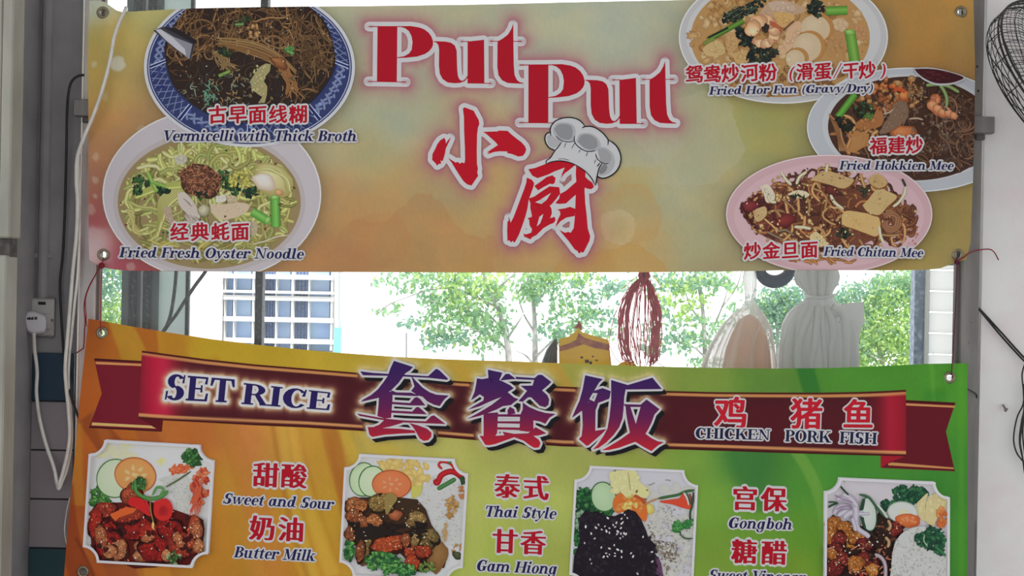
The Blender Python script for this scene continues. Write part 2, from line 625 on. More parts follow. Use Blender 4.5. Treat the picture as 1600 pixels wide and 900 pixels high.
class Ink:
    def __init__(self, cloth, keep=None, clamp=None):
        self.c, self.keep, self.clamp = cloth, keep, clamp
        self.V, self.F, self.K, self.n = [], [], [], 0

    def put(self, p, t, col, h):
        """p (n,2), t (m,3), col (3,) or (n,3) as seen, h height (scalar or per point)"""
        p = np.asarray(p, float)
        t = np.asarray(t, int)
        if self.clamp is not None:
            p = self.clamp(p)
        if self.keep is not None and len(t):
            t = t[self.keep(p[t].mean(1))]
        if not len(t):
            return
        # face the viewer: counter-clockwise in the picture (y down) seen from the front
        a, b, c = p[t[:, 0]], p[t[:, 1]], p[t[:, 2]]
        s = (b[:, 0] - a[:, 0]) * (c[:, 1] - a[:, 1]) - (b[:, 1] - a[:, 1]) * (c[:, 0] - a[:, 0])
        t = t[np.abs(s) > 1e-6]
        s = s[np.abs(s) > 1e-6]
        t = np.where((s > 0)[:, None], t[:, ::-1], t)
        if not len(t):
            return
        self.V.append(self.c.world(p, np.broadcast_to(h, (len(p),))))
        self.K.append(np.broadcast_to(alb(col), (len(p), 3)))
        self.F.append(t + self.n)
        self.n += len(p)

    def poly(self, outer, col, holes=(), L=9.0, rough=0.0, rng=None):
        p, t = tess(outer, holes)
        p, t = refine(p, t, L)
        h = self.c.level_box(p, 0)
        c = col(p) if callable(col) else col
        self.put(p, t, c, h)

    def ribbon(self, pts, w, edge, mid, n=4, taper=True, hl=None):
        """a noodle: a strip darker at both edges; w width in px"""
        q = smooth_path(pts, n)
        d = np.gradient(q, axis=0)
        d /= np.maximum(np.linalg.norm(d, axis=1), 1e-6)[:, None]
        nr = np.stack([-d[:, 1], d[:, 0]], 1)
        m = len(q)
        ww = np.full(m, w / 2.0)
        if taper:
            s = np.linspace(0, 1, m)
            ww = ww * np.minimum(1, np.minimum(s, 1 - s) * 6 + .45)
        V = np.concatenate([q - nr * ww[:, None], q - nr * ww[:, None] * .15, q + nr * ww[:, None]])
        i = np.arange(m - 1)
        F = np.concatenate([np.stack(f, 1) for f in ((i, i + 1, i + m + 1), (i, i + m + 1, i + m), (i + m, i + m + 1, i + 2 * m + 1), (i + m, i + 2 * m + 1, i + 2 * m))])
        K = np.concatenate([np.tile(edge, (m, 1)), np.tile(mid, (m, 1)), np.tile(edge, (m, 1))])
        self.put(V, F, K, self.c.level_pts(q))

    def blob(self, cx, cy, rx, ry, rot=0, c0=(200, 180, 150), c1=(120, 90, 60), irr=.12, seed=0, off=(-.25, -.3), n=18, lobes=3):
        rg = np.random.RandomState(seed)
        a = np.linspace(0, 2 * PI, n, endpoint=False)
        r = 1 + irr * sum(np.sin(a * k + rg.uniform(0, 6.3)) / (1 + .35 * k) for k in range(2, 2 + lobes + 2))
        r = r + rg.uniform(-irr, irr, n) * .3
        cr, sr = math.cos(rot), math.sin(rot)
        def ring(f, ox=0, oy=0):
            x, y = np.cos(a) * r * f * rx + ox * rx, np.sin(a) * r * f * ry + oy * ry
            return np.stack([cx + x * cr - y * sr, cy + x * sr + y * cr], 1)
        V = np.concatenate([[ring(0.001, off[0], off[1]).mean(0)], ring(.55, off[0] * .55, off[1] * .55), ring(1)])
        i = np.arange(n)
        j = (i + 1) % n
        F = np.concatenate([np.stack([i * 0, 1 + i, 1 + j], 1), np.stack([1 + i, 1 + n + i, 1 + n + j], 1), np.stack([1 + i, 1 + n + j, 1 + j], 1)])
        c0, c1 = np.asarray(c0, float), np.asarray(c1, float)
        K = np.concatenate([[c0], np.tile(c0 * .65 + c1 * .35, (n, 1)), np.tile(c1, (n, 1))])
        if rx * ry > 900:
            V, F2 = V, F
        self.put(V, F, K, self.c.level_box(V, 0, 0) if rx * ry > 40 else self.c.level_pts(V))

    def specks(self, pts, rmin, rmax, cols, rg, asp=1.6):
        """scattered small grains: six-sided chips"""
        a = np.linspace(0, 2 * PI, 6, endpoint=False)
        for (x, y) in pts:
            r = rg.uniform(rmin, rmax)
            th = rg.uniform(0, PI)
            ex, ey = np.cos(a) * r * asp, np.sin(a) * r
            V = np.stack([x + ex * math.cos(th) - ey * math.sin(th), y + ex * math.sin(th) + ey * math.cos(th)], 1)
            F = np.array([(0, 1, 2), (0, 2, 3), (0, 3, 4), (0, 4, 5)])
            self.put(V, F, cols[rg.randint(len(cols))], self.c.level_pts(V))

    def ellipse(self, cx, cy, rx, ry, col, rot=0, n=72, L=9):
        a = np.linspace(0, 2 * PI, n, endpoint=False)
        cr, sr = math.cos(rot), math.sin(rot)
        x, y = np.cos(a) * rx, np.sin(a) * ry
        self.poly(np.stack([cx + x * cr - y * sr, cy + x * sr + y * cr], 1), col, L=L)

    def line(self, pts, w, col, n=6):
        self.ribbon(pts, w, col, col, n=n, taper=False)

    def glyphs(self, pieces, col, outline=None, r=2.0, copies=14, inner=None, L=12.0, shift=(0, 0)):
        """lettering: pieces [(p, t)], drawn over a dilated copy in the outline colour"""
        pieces = [refine(np.asarray(p, float) + np.asarray(shift, float), t, L) for p, t in pieces]
        allp = np.concatenate([p for p, _ in pieces])
        npc = len(pieces)
        st = 1.5e-6
        rings = [(r, outline)] if outline is not None else []
        tot = (len(rings) * copies + 2) * npc * st + 9e-5
        b = self.c.level_box(allp, tot, r)
        k = 0
        for rr, oc in rings:
            for a in np.linspace(0, 2 * PI, copies, endpoint=False):
                for p, t in pieces:
                    self.put(p + (rr * math.cos(a), rr * math.sin(a)), t, oc, b + k * st)
                    k += 1
        b += k * st + 9e-5
        for i, (p, t) in enumerate(pieces):
            self.put(p, t, col(p) if callable(col) else col, b + i * st)

    def build(self, name, parent, label=None):
        o = obj_from(name, np.concatenate(self.V), np.concatenate(self.F), INK, parent, colors=np.concatenate(self.K))
        if label:
            o['label'] = label
        return o


# ------------------------------------------------------------------ a bold serif alphabet drawn from strokes (unit: cap height 1)
def _R(x0, y0, x1, y1):
    return [(x0, y0), (x1, y0), (x1, y1), (x0, y1)]


def _A(cx, cy, rx, ry, ix, iy, a0, a1, dcx=0, dcy=0, n=14):
    a = np.radians(np.linspace(a0, a1, n))
    o = [(cx + rx * math.cos(t), cy + ry * math.sin(t)) for t in a]
    i = [(cx + dcx + ix * math.cos(t), cy + dcy + iy * math.sin(t)) for t in a[::-1]]
    return o + i


def _D(x, y, r, n=10):
    return [(x + r * math.cos(t), y + r * math.sin(t)) for t in np.linspace(0, 2 * PI, n, endpoint=False)]


W_ = .21
SF = .075


def _stem(x, y0, y1, top='l', bot='b', w=W_):
    g = [_R(x, y0, x + w, y1)]
    if bot == 'b':
        g.append(_R(x - .09, y0, x + w + .09, y0 + SF))
    if bot == 'r':
        g.append(_A(x + w + .06, y0 + .13, .16, .13, .06, .07, 180, 330))
    if top == 'l':
        g.append([(x - .1, y1 - .1), (x + w * .7, y1 - .1), (x + w, y1), (x + w - .05, y1), (x - .1, y1 - .03)])
    if top == 'b':
        g.append(_R(x - .09, y1 - SF, x + w + .09, y1))
    return g


def _arch(x, w=.34):
    """from a stem's right side x: the shoulder and second stem; returns pieces"""
    return [_A(x + w * .45, .42, w * .55 + .12, .29, w * .55 - .10, .2, 0, 150, 0, -.02)] + _stem(x + w - .09 + .0, 0, .44, '', 'r')


def serif_glyph(ch):
    g, adv = None, .7
    if ch == 'a' or ch == 'd' or ch == 'g':
        g = [_A(.31, .34, .29, .37, .10, .29, 0, 360, .02)]
        if ch == 'a':
            g += [_R(.46, .06, .67, .7)] + [_A(.73, .13, .17, .14, .06, .07, 180, 330)]
        elif ch == 'd':
            g += [_R(.46, .06, .67, 1.04), [(.34, .95), (.6, .95), (.67, 1.04), (.34, 1.01)]] + [_A(.73, .13, .17, .14, .06, .07, 180, 330)]
        else:
            g += [_R(.48, -.08, .67, .7), _A(.36, -.1, .31, .22, .13, .15, 180, 360), _D(.12, -.1, .09)]
        adv = .84
    elif ch == 'b':
        g = _stem(.06, .03, 1.04, 'l', '') + [_A(.41, .35, .29, .37, .10, .29, 0, 360, -.03)]
        adv = .78
    elif ch == 'c':
        g = [_A(.36, .34, .32, .37, .12, .30, 50, 318, .04), _D(.53, .56, .105)]
        adv = .66
    elif ch == 'e':
        g = [_A(.35, .34, .32, .37, .12, .30, 0, 318, .03), _R(.1, .33, .62, .40), _A(.35, .34, .32, .37, .14, .3, 0, 60, .02)]
        adv = .68
    elif ch == 'h':
        g = _stem(.06, 0, 1.04) + _arch(.27)
        adv = .88
    elif ch == 'n':
        g = _stem(.06, 0, .7) + _arch(.27)
        adv = .88
    elif ch == 'm':
        g = _stem(.06, 0, .7) + _arch(.27)[:1] + [_R(.52, 0, .73, .44), _R(.46, 0, .79, SF)] + _arch(.73)
        adv = 1.34
    elif ch == 'i':
        g = _stem(.08, .0, .7, 'l', 'r') + [_D(.2, .92, .125)]
        adv = .46
    elif ch == 'l':
        g = _stem(.08, 0, 1.04, 'l', 'r')
        adv = .45
    elif ch == 'k':
        g = _stem(.06, 0, 1.04) + [[(.25, .34), (.56, .66), (.66, .66), (.36, .32)], [(.3, .4), (.5, .46), (.8, 0), (.56, 0)], _R(.44, .63, .76, .7), _R(.5, 0, .9, SF)]
        adv = .88
    elif ch == 'o':
        g = [_A(.36, .34, .33, .37, .12, .30, 0, 360)]
        adv = .74
    elif ch == 'r':
        g = _stem(.06, 0, .7) + [_A(.46, .42, .24, .29, .17, .2, 70, 170), _D(.53, .58, .12)]
        adv = .64
    elif ch == 's':
        g = [_A(.3, .51, .22, .2, .06, .12, 40, 250, .02), _A(.28, .2, .24, .21, .05, .12, -140, 80, -.02), [(.1, .52), (.24, .42), (.5, .2), (.36, .28), (.14, .42)], _D(.43, .57, .07), _D(.1, .14, .08)]
        adv = .58
    elif ch == 't':
        g = [[(.12, .12), (.33, .12), (.33, .95), (.26, .9), (.12, .72)], _R(0, .62, .48, .7), _A(.32, .17, .2, .19, .06, .1, 175, 330)]
        adv = .52
    elif ch == 'u':
        g = _stem(.06, .16, .7, 'l', '') + [_A(.29, .24, .23, .26, .05, .17, 180, 310, .04)] + _stem(.48, 0, .7, 'l', '') + [_A(.75, .13, .17, .14, .06, .07, 180, 330)]
        adv = .88
    elif ch in 'vwy':
        g = [[(.02, .7), (.24, .7), (.42, .02), (.3, 0)], [(.32, 0), (.42, .02), (.66, .62), (.58, .68)], _D(.62, .6, .1), _R(-.04, .63, .3, .7)]
        adv = .72
        if ch == 'w':
            g = [[(.02, .7), (.24, .7), (.36, .02), (.26, 0)], [(.28, 0), (.36, .02), (.58, .6), (.5, .6)], [(.46, .7), (.66, .7), (.78, .02), (.66, 0)],
                 [(.68, 0), (.78, .02), (1.02, .62), (.94, .68)], _D(.98, .6, .1), _R(-.04, .63, .3, .7)]
            adv = 1.1
        if ch == 'y':
            g += [[(.3, .0), (.42, .06), (.2, -.28), (.1, -.26)], _D(.08, -.22, .09)]
    elif ch == 'B' or ch == 'P' or ch == 'R':
        g = _stem(.1, 0, 1, 'b', 'b', .24)
        if ch == 'B':
            g += [_A(.4, .76, .38, .24, .15, .17, -90, 90), _A(.42, .28, .42, .28, .17, .21, -90, 90), _R(.3, .93, .42, 1), _R(.3, .49, .42, .56), _R(.3, 0, .44, .07)]
            adv = .9
        else:
            g += [_A(.42, .73, .4, .27, .15, .2, -90, 90), _R(.3, .93, .44, 1), _R(.3, .46, .44, .53)]
            adv = .84
            if ch == 'R':
                g += [[(.44, .5), (.64, .5), (.94, .0), (.7, 0)], _R(.66, 0, 1.02, SF)]
                adv = 1.0
    elif ch == 'C' or ch == 'G':
        g = [_A(.48, .5, .46, .52, .2, .43, 42, 322, .05), [(.7, .62), (.82, .62), (.86, 1), (.8, 1)]]
        adv = .92
        if ch == 'G':
            g += [_R(.62, .06, .86, .42), _R(.52, .38, .96, .45)]
            adv = 1.0
    elif ch == 'O':
        g = [_A(.5, .5, .48, .52, .22, .44, 0, 360, n=22)]
        adv = 1.02
    elif ch == 'D':
        g = _stem(.1, 0, 1, 'b', 'b', .24) + [_A(.44, .5, .5, .5, .23, .43, -90, 90), _R(.3, .93, .46, 1), _R(.3, 0, .46, .07)]
        adv = 1.0
    elif ch in 'EF':
        g = _stem(.1, 0, 1, 'b', 'b', .24) + [_R(.3, .92, .78, 1), [(.68, .7), (.78, .7), (.8, 1), (.72, .95)], _R(.3, .47, .6, .54), _R(.54, .36, .61, .65)]
        adv = .8
        if ch == 'E':
            g += [_R(.3, 0, .8, .08), [(.72, .06), (.82, 0), (.84, .33), (.76, .33)]]
            adv = .9
    elif ch == 'H':
        g = _stem(.1, 0, 1, 'b', 'b', .24) + _stem(.74, 0, 1, 'b', 'b', .24) + [_R(.3, .47, .8, .54)]
        adv = 1.1
    elif ch == 'I':
        g = _stem(.1, 0, 1, 'b', 'b', .24)
        adv = .46
    elif ch == 'K':
        g = _stem(.1, 0, 1, 'b', 'b', .24) + [[(.32, .4), (.76, .95), (.86, .95), (.4, .36)], [(.4, .5), (.6, .64), (1.0, 0), (.72, 0)], _R(.62, .93, 1.0, 1), _R(.64, 0, 1.08, SF)]
        adv = 1.06
    elif ch == 'M':
        g = [_R(.16, 0, .23, 1), _R(0, 0, .4, SF), [(.06, 1), (.34, 1), (.68, .1), (.56, .02)], [(.56, .02), (.66, .1), (.98, 1), (.9, .98)], _R(.88, 0, 1.12, 1), _R(.78, 0, 1.22, SF), _R(.9, .93, 1.22, 1), _R(0, .93, .3, 1)]
        adv = 1.26
    elif ch == 'N':
        g = [_R(.16, 0, .23, 1), _R(0, 0, .4, SF), [(.04, 1), (.32, 1), (.9, 0), (.78, 0)], _R(.82, 0, .9, 1), _R(.68, .93, 1.04, 1), _R(0, .93, .26, 1)]
        adv = 1.06
    elif ch == 'S':
        g = [_A(.4, .73, .33, .29, .1, .2, 30, 250, .03), _A(.38, .28, .35, .3, .09, .21, -150, 80, -.03), [(.08, .74), (.3, .62), (.74, .3), (.52, .4), (.14, .6)],
             [(.62, .68), (.7, .68), (.72, 1.02), (.66, 1)], [(.02, 0), (.08, 0), (.12, .34), (.04, .34)]]
        adv = .8
    elif ch == 'T':
        g = _stem(.34, 0, 1, '', 'b', .24) + [_R(.02, .92, .9, 1), [(.0, .66), (.07, .66), (.16, .96), (.02, 1)], [(.85, .66), (.92, .66), (.9, 1), (.76, .96)]]
        adv = .92
    elif ch == 'V':
        g = [[(.06, 1), (.34, 1), (.6, .1), (.46, 0)], [(.46, 0), (.58, .04), (.96, 1), (.86, 1)], _R(-.04, .93, .44, 1), _R(.72, .93, 1.08, 1)]
        adv = .94
    elif ch == '(':
        g = [_A(.5, .4, .42, .66, .3, .62, 115, 245, .02)]
        adv = .42
    elif ch == ')':
        g = [_A(-.1, .4, .42, .66, .3, .62, -65, 65, -.02)]
        adv = .42
    elif ch == '/':
        g = [[(.0, -.1), (.09, -.1), (.5, 1.1), (.41, 1.1)]]
        adv = .46
    elif ch == ' ':
        g, adv = [], .42
    return g, adv


_SG = {}


def serif_text(s, p0, p1, cap, slant=.22, cap1=None, track=0.0):
    """pieces of a line of lettering from p0 to p1 on its baseline; cap height in px (cap1 at its end)"""
    cap1 = cap1 or cap
    x, raw = 0.0, []
    for ch in s:
        if ch not in _SG:
            g, adv = serif_glyph(ch)
            _SG[ch] = ([tess(q) for q in g], adv)
        g, adv = _SG[ch]
        for k, (p, t) in enumerate(g):
            raw.append((p + (x, 0), t))
        x += adv + track
    x -= track + .06
    d = np.asarray(p1, float) - np.asarray(p0, float)
    ux = d / x
    out = []
    for p, t in raw:
        f = p[:, 0] / x
        c = cap + (cap1 - cap) * f
        xs = p[:, 0] + p[:, 1] * slant * (c / np.linalg.norm(ux))
        q = np.asarray(p0) + xs[:, None] * ux + p[:, 1:2] * c[:, None] * np.array([d[1], -d[0]]) / -np.linalg.norm(d) * -1
        out.append((q, t))
    return out


# ------------------------------------------------------------------ Chinese characters from the built-in text font
_CJK = {}


def cjk_prepare(chars):
    objs = []
    for ch in sorted(set(chars)):
        c = bpy.data.curves.new('t', 'FONT')
        c.body = ch
        c.resolution_u = 3
        o = bpy.data.objects.new('t', c)
        COL.objects.link(o)
        objs.append((ch, o))
    dg = bpy.context.evaluated_depsgraph_get()
    for ch, o in objs:
        e = o.evaluated_get(dg)
        me = e.to_mesh()
        me.calc_loop_triangles()
        p = np.array([(v.co.x, v.co.y) for v in me.vertices])
        t = np.array([tuple(l.vertices) for l in me.loop_triangles], int)
        e.to_mesh_clear()
        _CJK[ch] = (p, t)
    for ch, o in objs:
        c = o.data
        bpy.data.objects.remove(o)
        bpy.data.curves.remove(c)


def cjk_char(ch, cx, cy, size, rot=0.0, rise=0.0, boldx=.02, boldy=.012, sx=1.0):
    """pieces of one character centred at (cx, cy): the strokes thickened by boldx, boldy (in em), rising to the right"""
    p, t = _CJK[ch]
    q = np.stack([(p[:, 0] - .5) * sx, -(p[:, 1] - .38)], 1)
    q[:, 1] -= rise * q[:, 0]
    out = []
    offs = [(0, 0)]
    for k in range(8):
        a = 2 * PI * k / 8
        offs.append((boldx * math.cos(a), boldy * math.sin(a)))
    cr, sr = math.cos(rot), math.sin(rot)
    for ox, oy in offs:
        u = (q + (ox, oy)) * size
        out.append((np.stack([cx + u[:, 0] * cr - u[:, 1] * sr, cy + u[:, 0] * sr + u[:, 1] * cr], 1), t))
    return out


def scaled(pts, ox, oy, k):
    return [(ox + x / k, oy + y / k) for x, y in pts]
# ------------------------------------------------------------------ the two printed banners
RED_INK = (160, 14, 34)
WHITE_INK = (188, 187, 190)
NAVY_INK = (28, 28, 74)

cjk_prepare('古早面线糊经典蚝面鸳鸯炒河粉滑蛋干福建金旦鸡猪鱼甜酸奶油泰式甘香宫保糖醋')


def interp(x, tab):
    return np.interp(x, [a for a, _ in tab], [b for _, b in tab])


def field(px, py, pts, sig):
    """smooth blend of coloured patches"""
    num = np.zeros(px.shape + (3,))
    den = np.zeros(px.shape)
    for (x, y, c) in pts:
        d2 = ((px - x) ** 2 + (py - y) ** 2) / (2 * sig * sig)
        w = 1 / (1 + d2) ** 2.2 + 1e-6
        num += w[..., None] * np.array(c, float)
        den += w
    return num / den[..., None]


def dist_to(px, py, pieces, step=2.5):
    """distance of each grid point to the nearest inked edge"""
    S = []
    for p, t in pieces:
        e = np.concatenate([t[:, [0, 1]], t[:, [1, 2]], t[:, [2, 0]]])
        a, b = p[e[:, 0]], p[e[:, 1]]
        for u, v in zip(a, b):
            n = max(2, int(np.linalg.norm(v - u) / step))
            S.append(u + (v - u) * np.linspace(0, 1, n)[:, None])
    S = np.concatenate(S)
    S = np.unique(np.round(S / 2.5).astype(int), axis=0) * 2.5
    q = np.stack([px.ravel(), py.ravel()], 1)
    lo, hi = S.min(0) - 60, S.max(0) + 60
    m = np.all((q > lo) & (q < hi), 1)
    d = np.full(len(q), 1e3)
    qi = np.nonzero(m)[0]
    for k in range(0, len(qi), 2000):
        b = q[qi[k:k + 2000]]
        d[qi[k:k + 2000]] = np.sqrt(((b[:, None] - S[None]) ** 2).sum(2).min(1))
    return d.reshape(px.shape)


def sheet(cloth, name, parent, L, R, T, B, nx, ny, color, holes):
    u = np.linspace(0, 1, nx)
    v = np.linspace(0, 1, ny)
    U, W = np.meshgrid(u, v)
    yy = 0 + 0 * U
    # two passes so that slanting side edges and curved long edges meet
    X = L(300 * W) + (R(300 * W) - L(300 * W)) * U
    for _ in range(4):
        Y = T(X) + (B(X) - T(X)) * W
        X = L(Y) + (R(Y) - L(Y)) * U
    C = color(X, Y)
    V = cloth.world(np.stack([X.ravel(), Y.ravel()], 1), 0)
    i = np.arange(nx * ny).reshape(ny, nx)
    F = np.stack([i[:-1, :-1], i[1:, :-1], i[1:, 1:], i[:-1, 1:]], -1).reshape(-1, 4)
    cx = X.ravel()[F].mean(1)
    cy = Y.ravel()[F].mean(1)
    keep = np.ones(len(F), bool)
    for hx, hy, hr in holes:
        keep &= np.hypot(cx - hx, cy - hy) > hr
    return obj_from(name, V, F[keep], INK, parent, colors=alb(C).reshape(-1, 3), smooth=True)


def eyelet(cloth, x, y, parent, rx=9.5, label=None):
    c = cloth.world(np.array([[x, y]]), 0.0)[0]
    mb = MB()
    k = DIST / FPX
    # a pressed ring: rolled rim and a short barrel behind it
    mb.ring(c + (0, -.0016, 0), (0, 1, 0), rx * .76 * k, rx * .25 * k, 30, 10, flat=.8)
    mb.ring(c + (0, .0012, 0), (0, 1, 0), rx * .80 * k, rx * .2 * k, 30, 8, flat=.5)
    V, F = [], []
    for i in range(30):
        a = 2 * PI * i / 30
        r = rx * .55 * k
        V += [c + (r * math.cos(a), -.0024, r * math.sin(a)), c + (r * math.cos(a), .0018, r * math.sin(a))]
    for i in range(30):
        j = (i + 1) % 30
        F.append((2 * i, 2 * i + 1, 2 * j + 1, 2 * j))
    mb.add(V, F)
    o = mb.build('eyelet', M_BRASS, parent, smooth=True)
    o['label'] = label or 'metal eyelet'
    return o


# ---- upper banner ---------------------------------------------------------------------------
def up_T(x):
    return interp(x, [(130, 2), (150, 1), (164, 3), (172, 9), (182, 16), (192, 19), (215, 17.5), (240, 16), (300, 13.5), (400, 11.5), (560, 9.5), (745, 7), (890, 3.5), (1060, 0), (1300, -4), (1540, -8)])


def up_B(x):
    return interp(x, [(130, 402), (139, 405), (147, 411), (158, 417), (175, 420.5), (200, 423), (400, 424.5), (800, 426), (1000, 425.5), (1150, 424), (1250, 422), (1400, 422.5), (1450, 421.5), (1470, 419), (1488, 412), (1502, 407.5), (1530, 403)])


def up_L(y):
    return interp(y, [(-10, 140), (0, 140), (60, 137.5), (200, 138), (380, 138.5), (405, 139.5), (430, 141)])


def up_R(y):
    return interp(y, [(-10, 1520.5), (0, 1521), (100, 1523.5), (200, 1522), (300, 1519.5), (380, 1516.5), (400, 1511), (425, 1506)])


def up_Y(x, y):
    w = .0035 * np.sin(x / 130.0 + y / 400) + .002 * np.sin(x / 57.0 + 1.2 + y / 220)
    # folds pulled from the eyelets
    def ridge(x0, y0, x1, y1, s, a):
        dx, dy = x1 - x0, y1 - y0
        l = math.hypot(dx, dy)
        t = ((x - x0) * dx + (y - y0) * dy) / l
        d = ((x - x0) * -dy + (y - y0) * dx) / l
        return -a * np.exp(-(d / s) ** 2) * sstep(0, 14, t) * (1 - sstep(l * .35, l, t))
    w = w + ridge(163, 22, 245, 95, 15, 0.0049) + ridge(163, 22, 188, 250, 15, 0.0035) + ridge(1501, 19, 1440, 120, 17, 0.0035)
    w = w + ridge(1496, 398, 1380, 340, 16, 0.0035) + ridge(1496, 398, 1470, 250, 15, 0.0028) + ridge(162, 398, 150, 250, 15, 0.0028)
    w = w + ridge(1501, 19, 1512, 190, 15, 0.0028)
    w = w - .010 * np.exp(-((x - 165) / 60.0) ** 2 - ((y - 410) / 40.0) ** 2) * 0
    return w - .006


UP = Cloth(up_Y, 120, -20, 1540, 440)
upper = empty('banner', P3(830, 424, -.004), 'wide yellow banner with big red lettering and five dish pictures, hung across the top', 'banner')

# the big lettering: a bilinear map puts the first word's outline where the second one stands
PUT = [
    [(176, 128), (358, 128), (353, 633), (171, 633)], [(95, 123), (420, 123), (420, 130.5), (95, 131)], [(88, 627), (440, 634), (440, 640.5), (88, 634)],
    [(355, 124), (480, 122), (560, 135), (605, 152), (645, 182), (672, 220), (687, 265), (685, 300), (672, 328), (645, 358), (610, 380), (540, 403), (440, 413), (355, 417),
     (355, 410), (420, 400), (465, 375), (490, 340), (498, 270), (488, 215), (465, 170), (430, 142), (390, 131), (355, 130.5)],
    [(695, 261), (800, 265), (850, 275), (885, 300), (903, 345), (905, 420), (908, 520), (915, 580), (925, 606), (938, 621), (960, 625), (985, 605), (1004, 575), (1004, 600), (975, 630),
     (930, 645), (880, 648), (820, 640), (775, 610), (748, 560), (740, 480), (742, 340), (735, 295), (715, 273), (695, 268.5)],
    [(1004, 265), (1155, 248), (1158, 645), (1003, 645)], [(940, 260.5), (1015, 260.5), (1015, 268), (940, 267.5)], [(1003, 643), (1222, 646), (1222, 652.5), (1003, 650)],
    [(1423, 100), (1425, 300), (1428, 480), (1435, 570), (1455, 615), (1480, 637), (1515, 645), (1515, 652), (1440, 650), (1370, 645), (1320, 620), (1288, 575), (1277, 500), (1278, 300),
     (1280, 265), (1330, 235), (1375, 200), (1405, 150)],
    [(1210, 258.5), (1290, 258.5), (1290, 265), (1210, 265)], [(1422, 259.5), (1502, 259.5), (1502, 266), (1422, 266)]]


def put_two(pts):
    out = []
    for x, y in pts:
        u, v = (x - 178) / (1502 - 178), (y - 128) / (633 - 128)
        # corners measured on the second word (same magnification)
        x2 = 153 + (1487 - 153) * u + (4 + (2) * u) * v
        top, bot = 158 + (141 - 158) * u * .62, 688 + (668 - 688) * u * .62
        y2 = top + (bot - top) * v
        out.append((x2, y2))
    return out


pieces_a = [tess(scaled(q, 560, 20, 5.882)) for q in PUT]
pieces_b = [tess(scaled(put_two(q), 800, 75, 5.882)) for q in PUT]
XIAO = [
    [(555, 65), (572, 52), (620, 70), (668, 88), (690, 130), (720, 185), (727, 225), (712, 265), (703, 340), (700, 500), (702, 640), (712, 690), (705, 730), (715, 765), (670, 830), (645, 868),
     (600, 855), (560, 820), (520, 760), (475, 690), (440, 630), (400, 578), (430, 596), (480, 628), (505, 620), (520, 640), (545, 626), (572, 634), (578, 600), (576, 480), (568, 300), (566, 150)],
    [(362, 370), (375, 395), (380, 432), (398, 398), (432, 362), (405, 425), (378, 480), (368, 540), (350, 600), (338, 618), (325, 600), (328, 640), (300, 642), (292, 662), (265, 630), (235, 600),
     (238, 540), (265, 490), (290, 435), (320, 395)],
    [(765, 308), (850, 305), (920, 303), (925, 294), (1020, 297), (1060, 335), (1110, 375), (1165, 415), (1200, 455), (1215, 490), (1205, 525), (1180, 558), (1130, 565), (1070, 540), (1015, 528),
     (1020, 513), (940, 510), (880, 517), (805, 543), (830, 520), (802, 526), (850, 492), (880, 472), (920, 445), (890, 410), (850, 375), (800, 330)]]
CHU = [
    [(368, 82), (430, 70), (520, 35), (600, 10), (700, 15), (780, 45), (720, 95), (690, 115), (672, 135), (655, 168), (665, 120), (688, 68), (600, 100), (540, 130), (450, 160), (405, 140), (385, 110)],
    [(355, 155), (400, 175), (420, 205), (412, 240), (390, 300), (372, 350), (362, 420), (345, 490), (315, 580), (285, 660), (255, 715), (245, 727), (232, 712), (215, 725), (205, 708), (185, 710),
     (182, 620), (185, 545), (195, 535), (197, 495), (213, 552), (240, 500), (270, 420), (300, 340), (330, 260), (350, 200)],
    [(422, 228), (470, 195), (530, 150), (580, 135), (608, 160), (600, 203), (580, 215), (560, 208), (500, 240), (455, 267), (430, 240)],
    [(372, 338), (420, 322), (480, 280), (555, 232), (640, 240), (648, 295), (612, 345), (578, 385), (560, 400), (440, 432), (428, 372), (470, 352), (568, 288), (530, 350), (484, 388), (436, 414), (432, 450), (392, 400)],
    [(388, 335), (428, 330), (434, 420), (550, 388), (572, 430), (575, 470), (560, 512), (600, 500), (608, 530), (590, 555), (560, 565), (500, 600), (440, 660), (400, 680), (388, 698), (330, 672), (328, 645),
     (345, 655), (392, 640), (402, 610), (380, 575), (375, 524), (360, 513), (400, 500), (398, 480), (385, 420)],
    [(788, 55), (870, 95), (870, 200), (862, 260), (868, 380), (880, 480), (890, 600), (912, 670), (905, 710), (860, 800), (850, 815), (830, 808), (815, 824), (800, 800), (775, 785), (720, 710), (640, 615),
     (690, 640), (720, 632), (740, 640), (767, 600), (775, 520), (780, 430), (785, 300), (790, 200), (785, 120)],
    [(858, 140), (895, 175), (930, 200), (945, 238), (920, 258), (885, 252), (858, 240)],
    [(645, 300), (700, 270), (792, 190), (792, 300), (745, 340), (700, 382), (640, 387), (605, 380), (640, 338)],
    [(622, 436), (690, 425), (735, 412), (782, 430), (775, 492), (700, 508), (650, 540), (605, 592), (630, 520), (650, 478), (645, 450)]]
pieces_c = [tess(scaled(q, 640, 160, 6.667)) for q in XIAO]
pieces_d = [tess(scaled(q, 760, 250, 5.625)) for q in CHU]
chu_holes = [tess(scaled(q, 760, 250, 5.625)) for q in
             ([(442, 585), (455, 540), (465, 500), (500, 475), (490, 512), (470, 560)], [(868, 135), (905, 180), (915, 190), (870, 150)])]

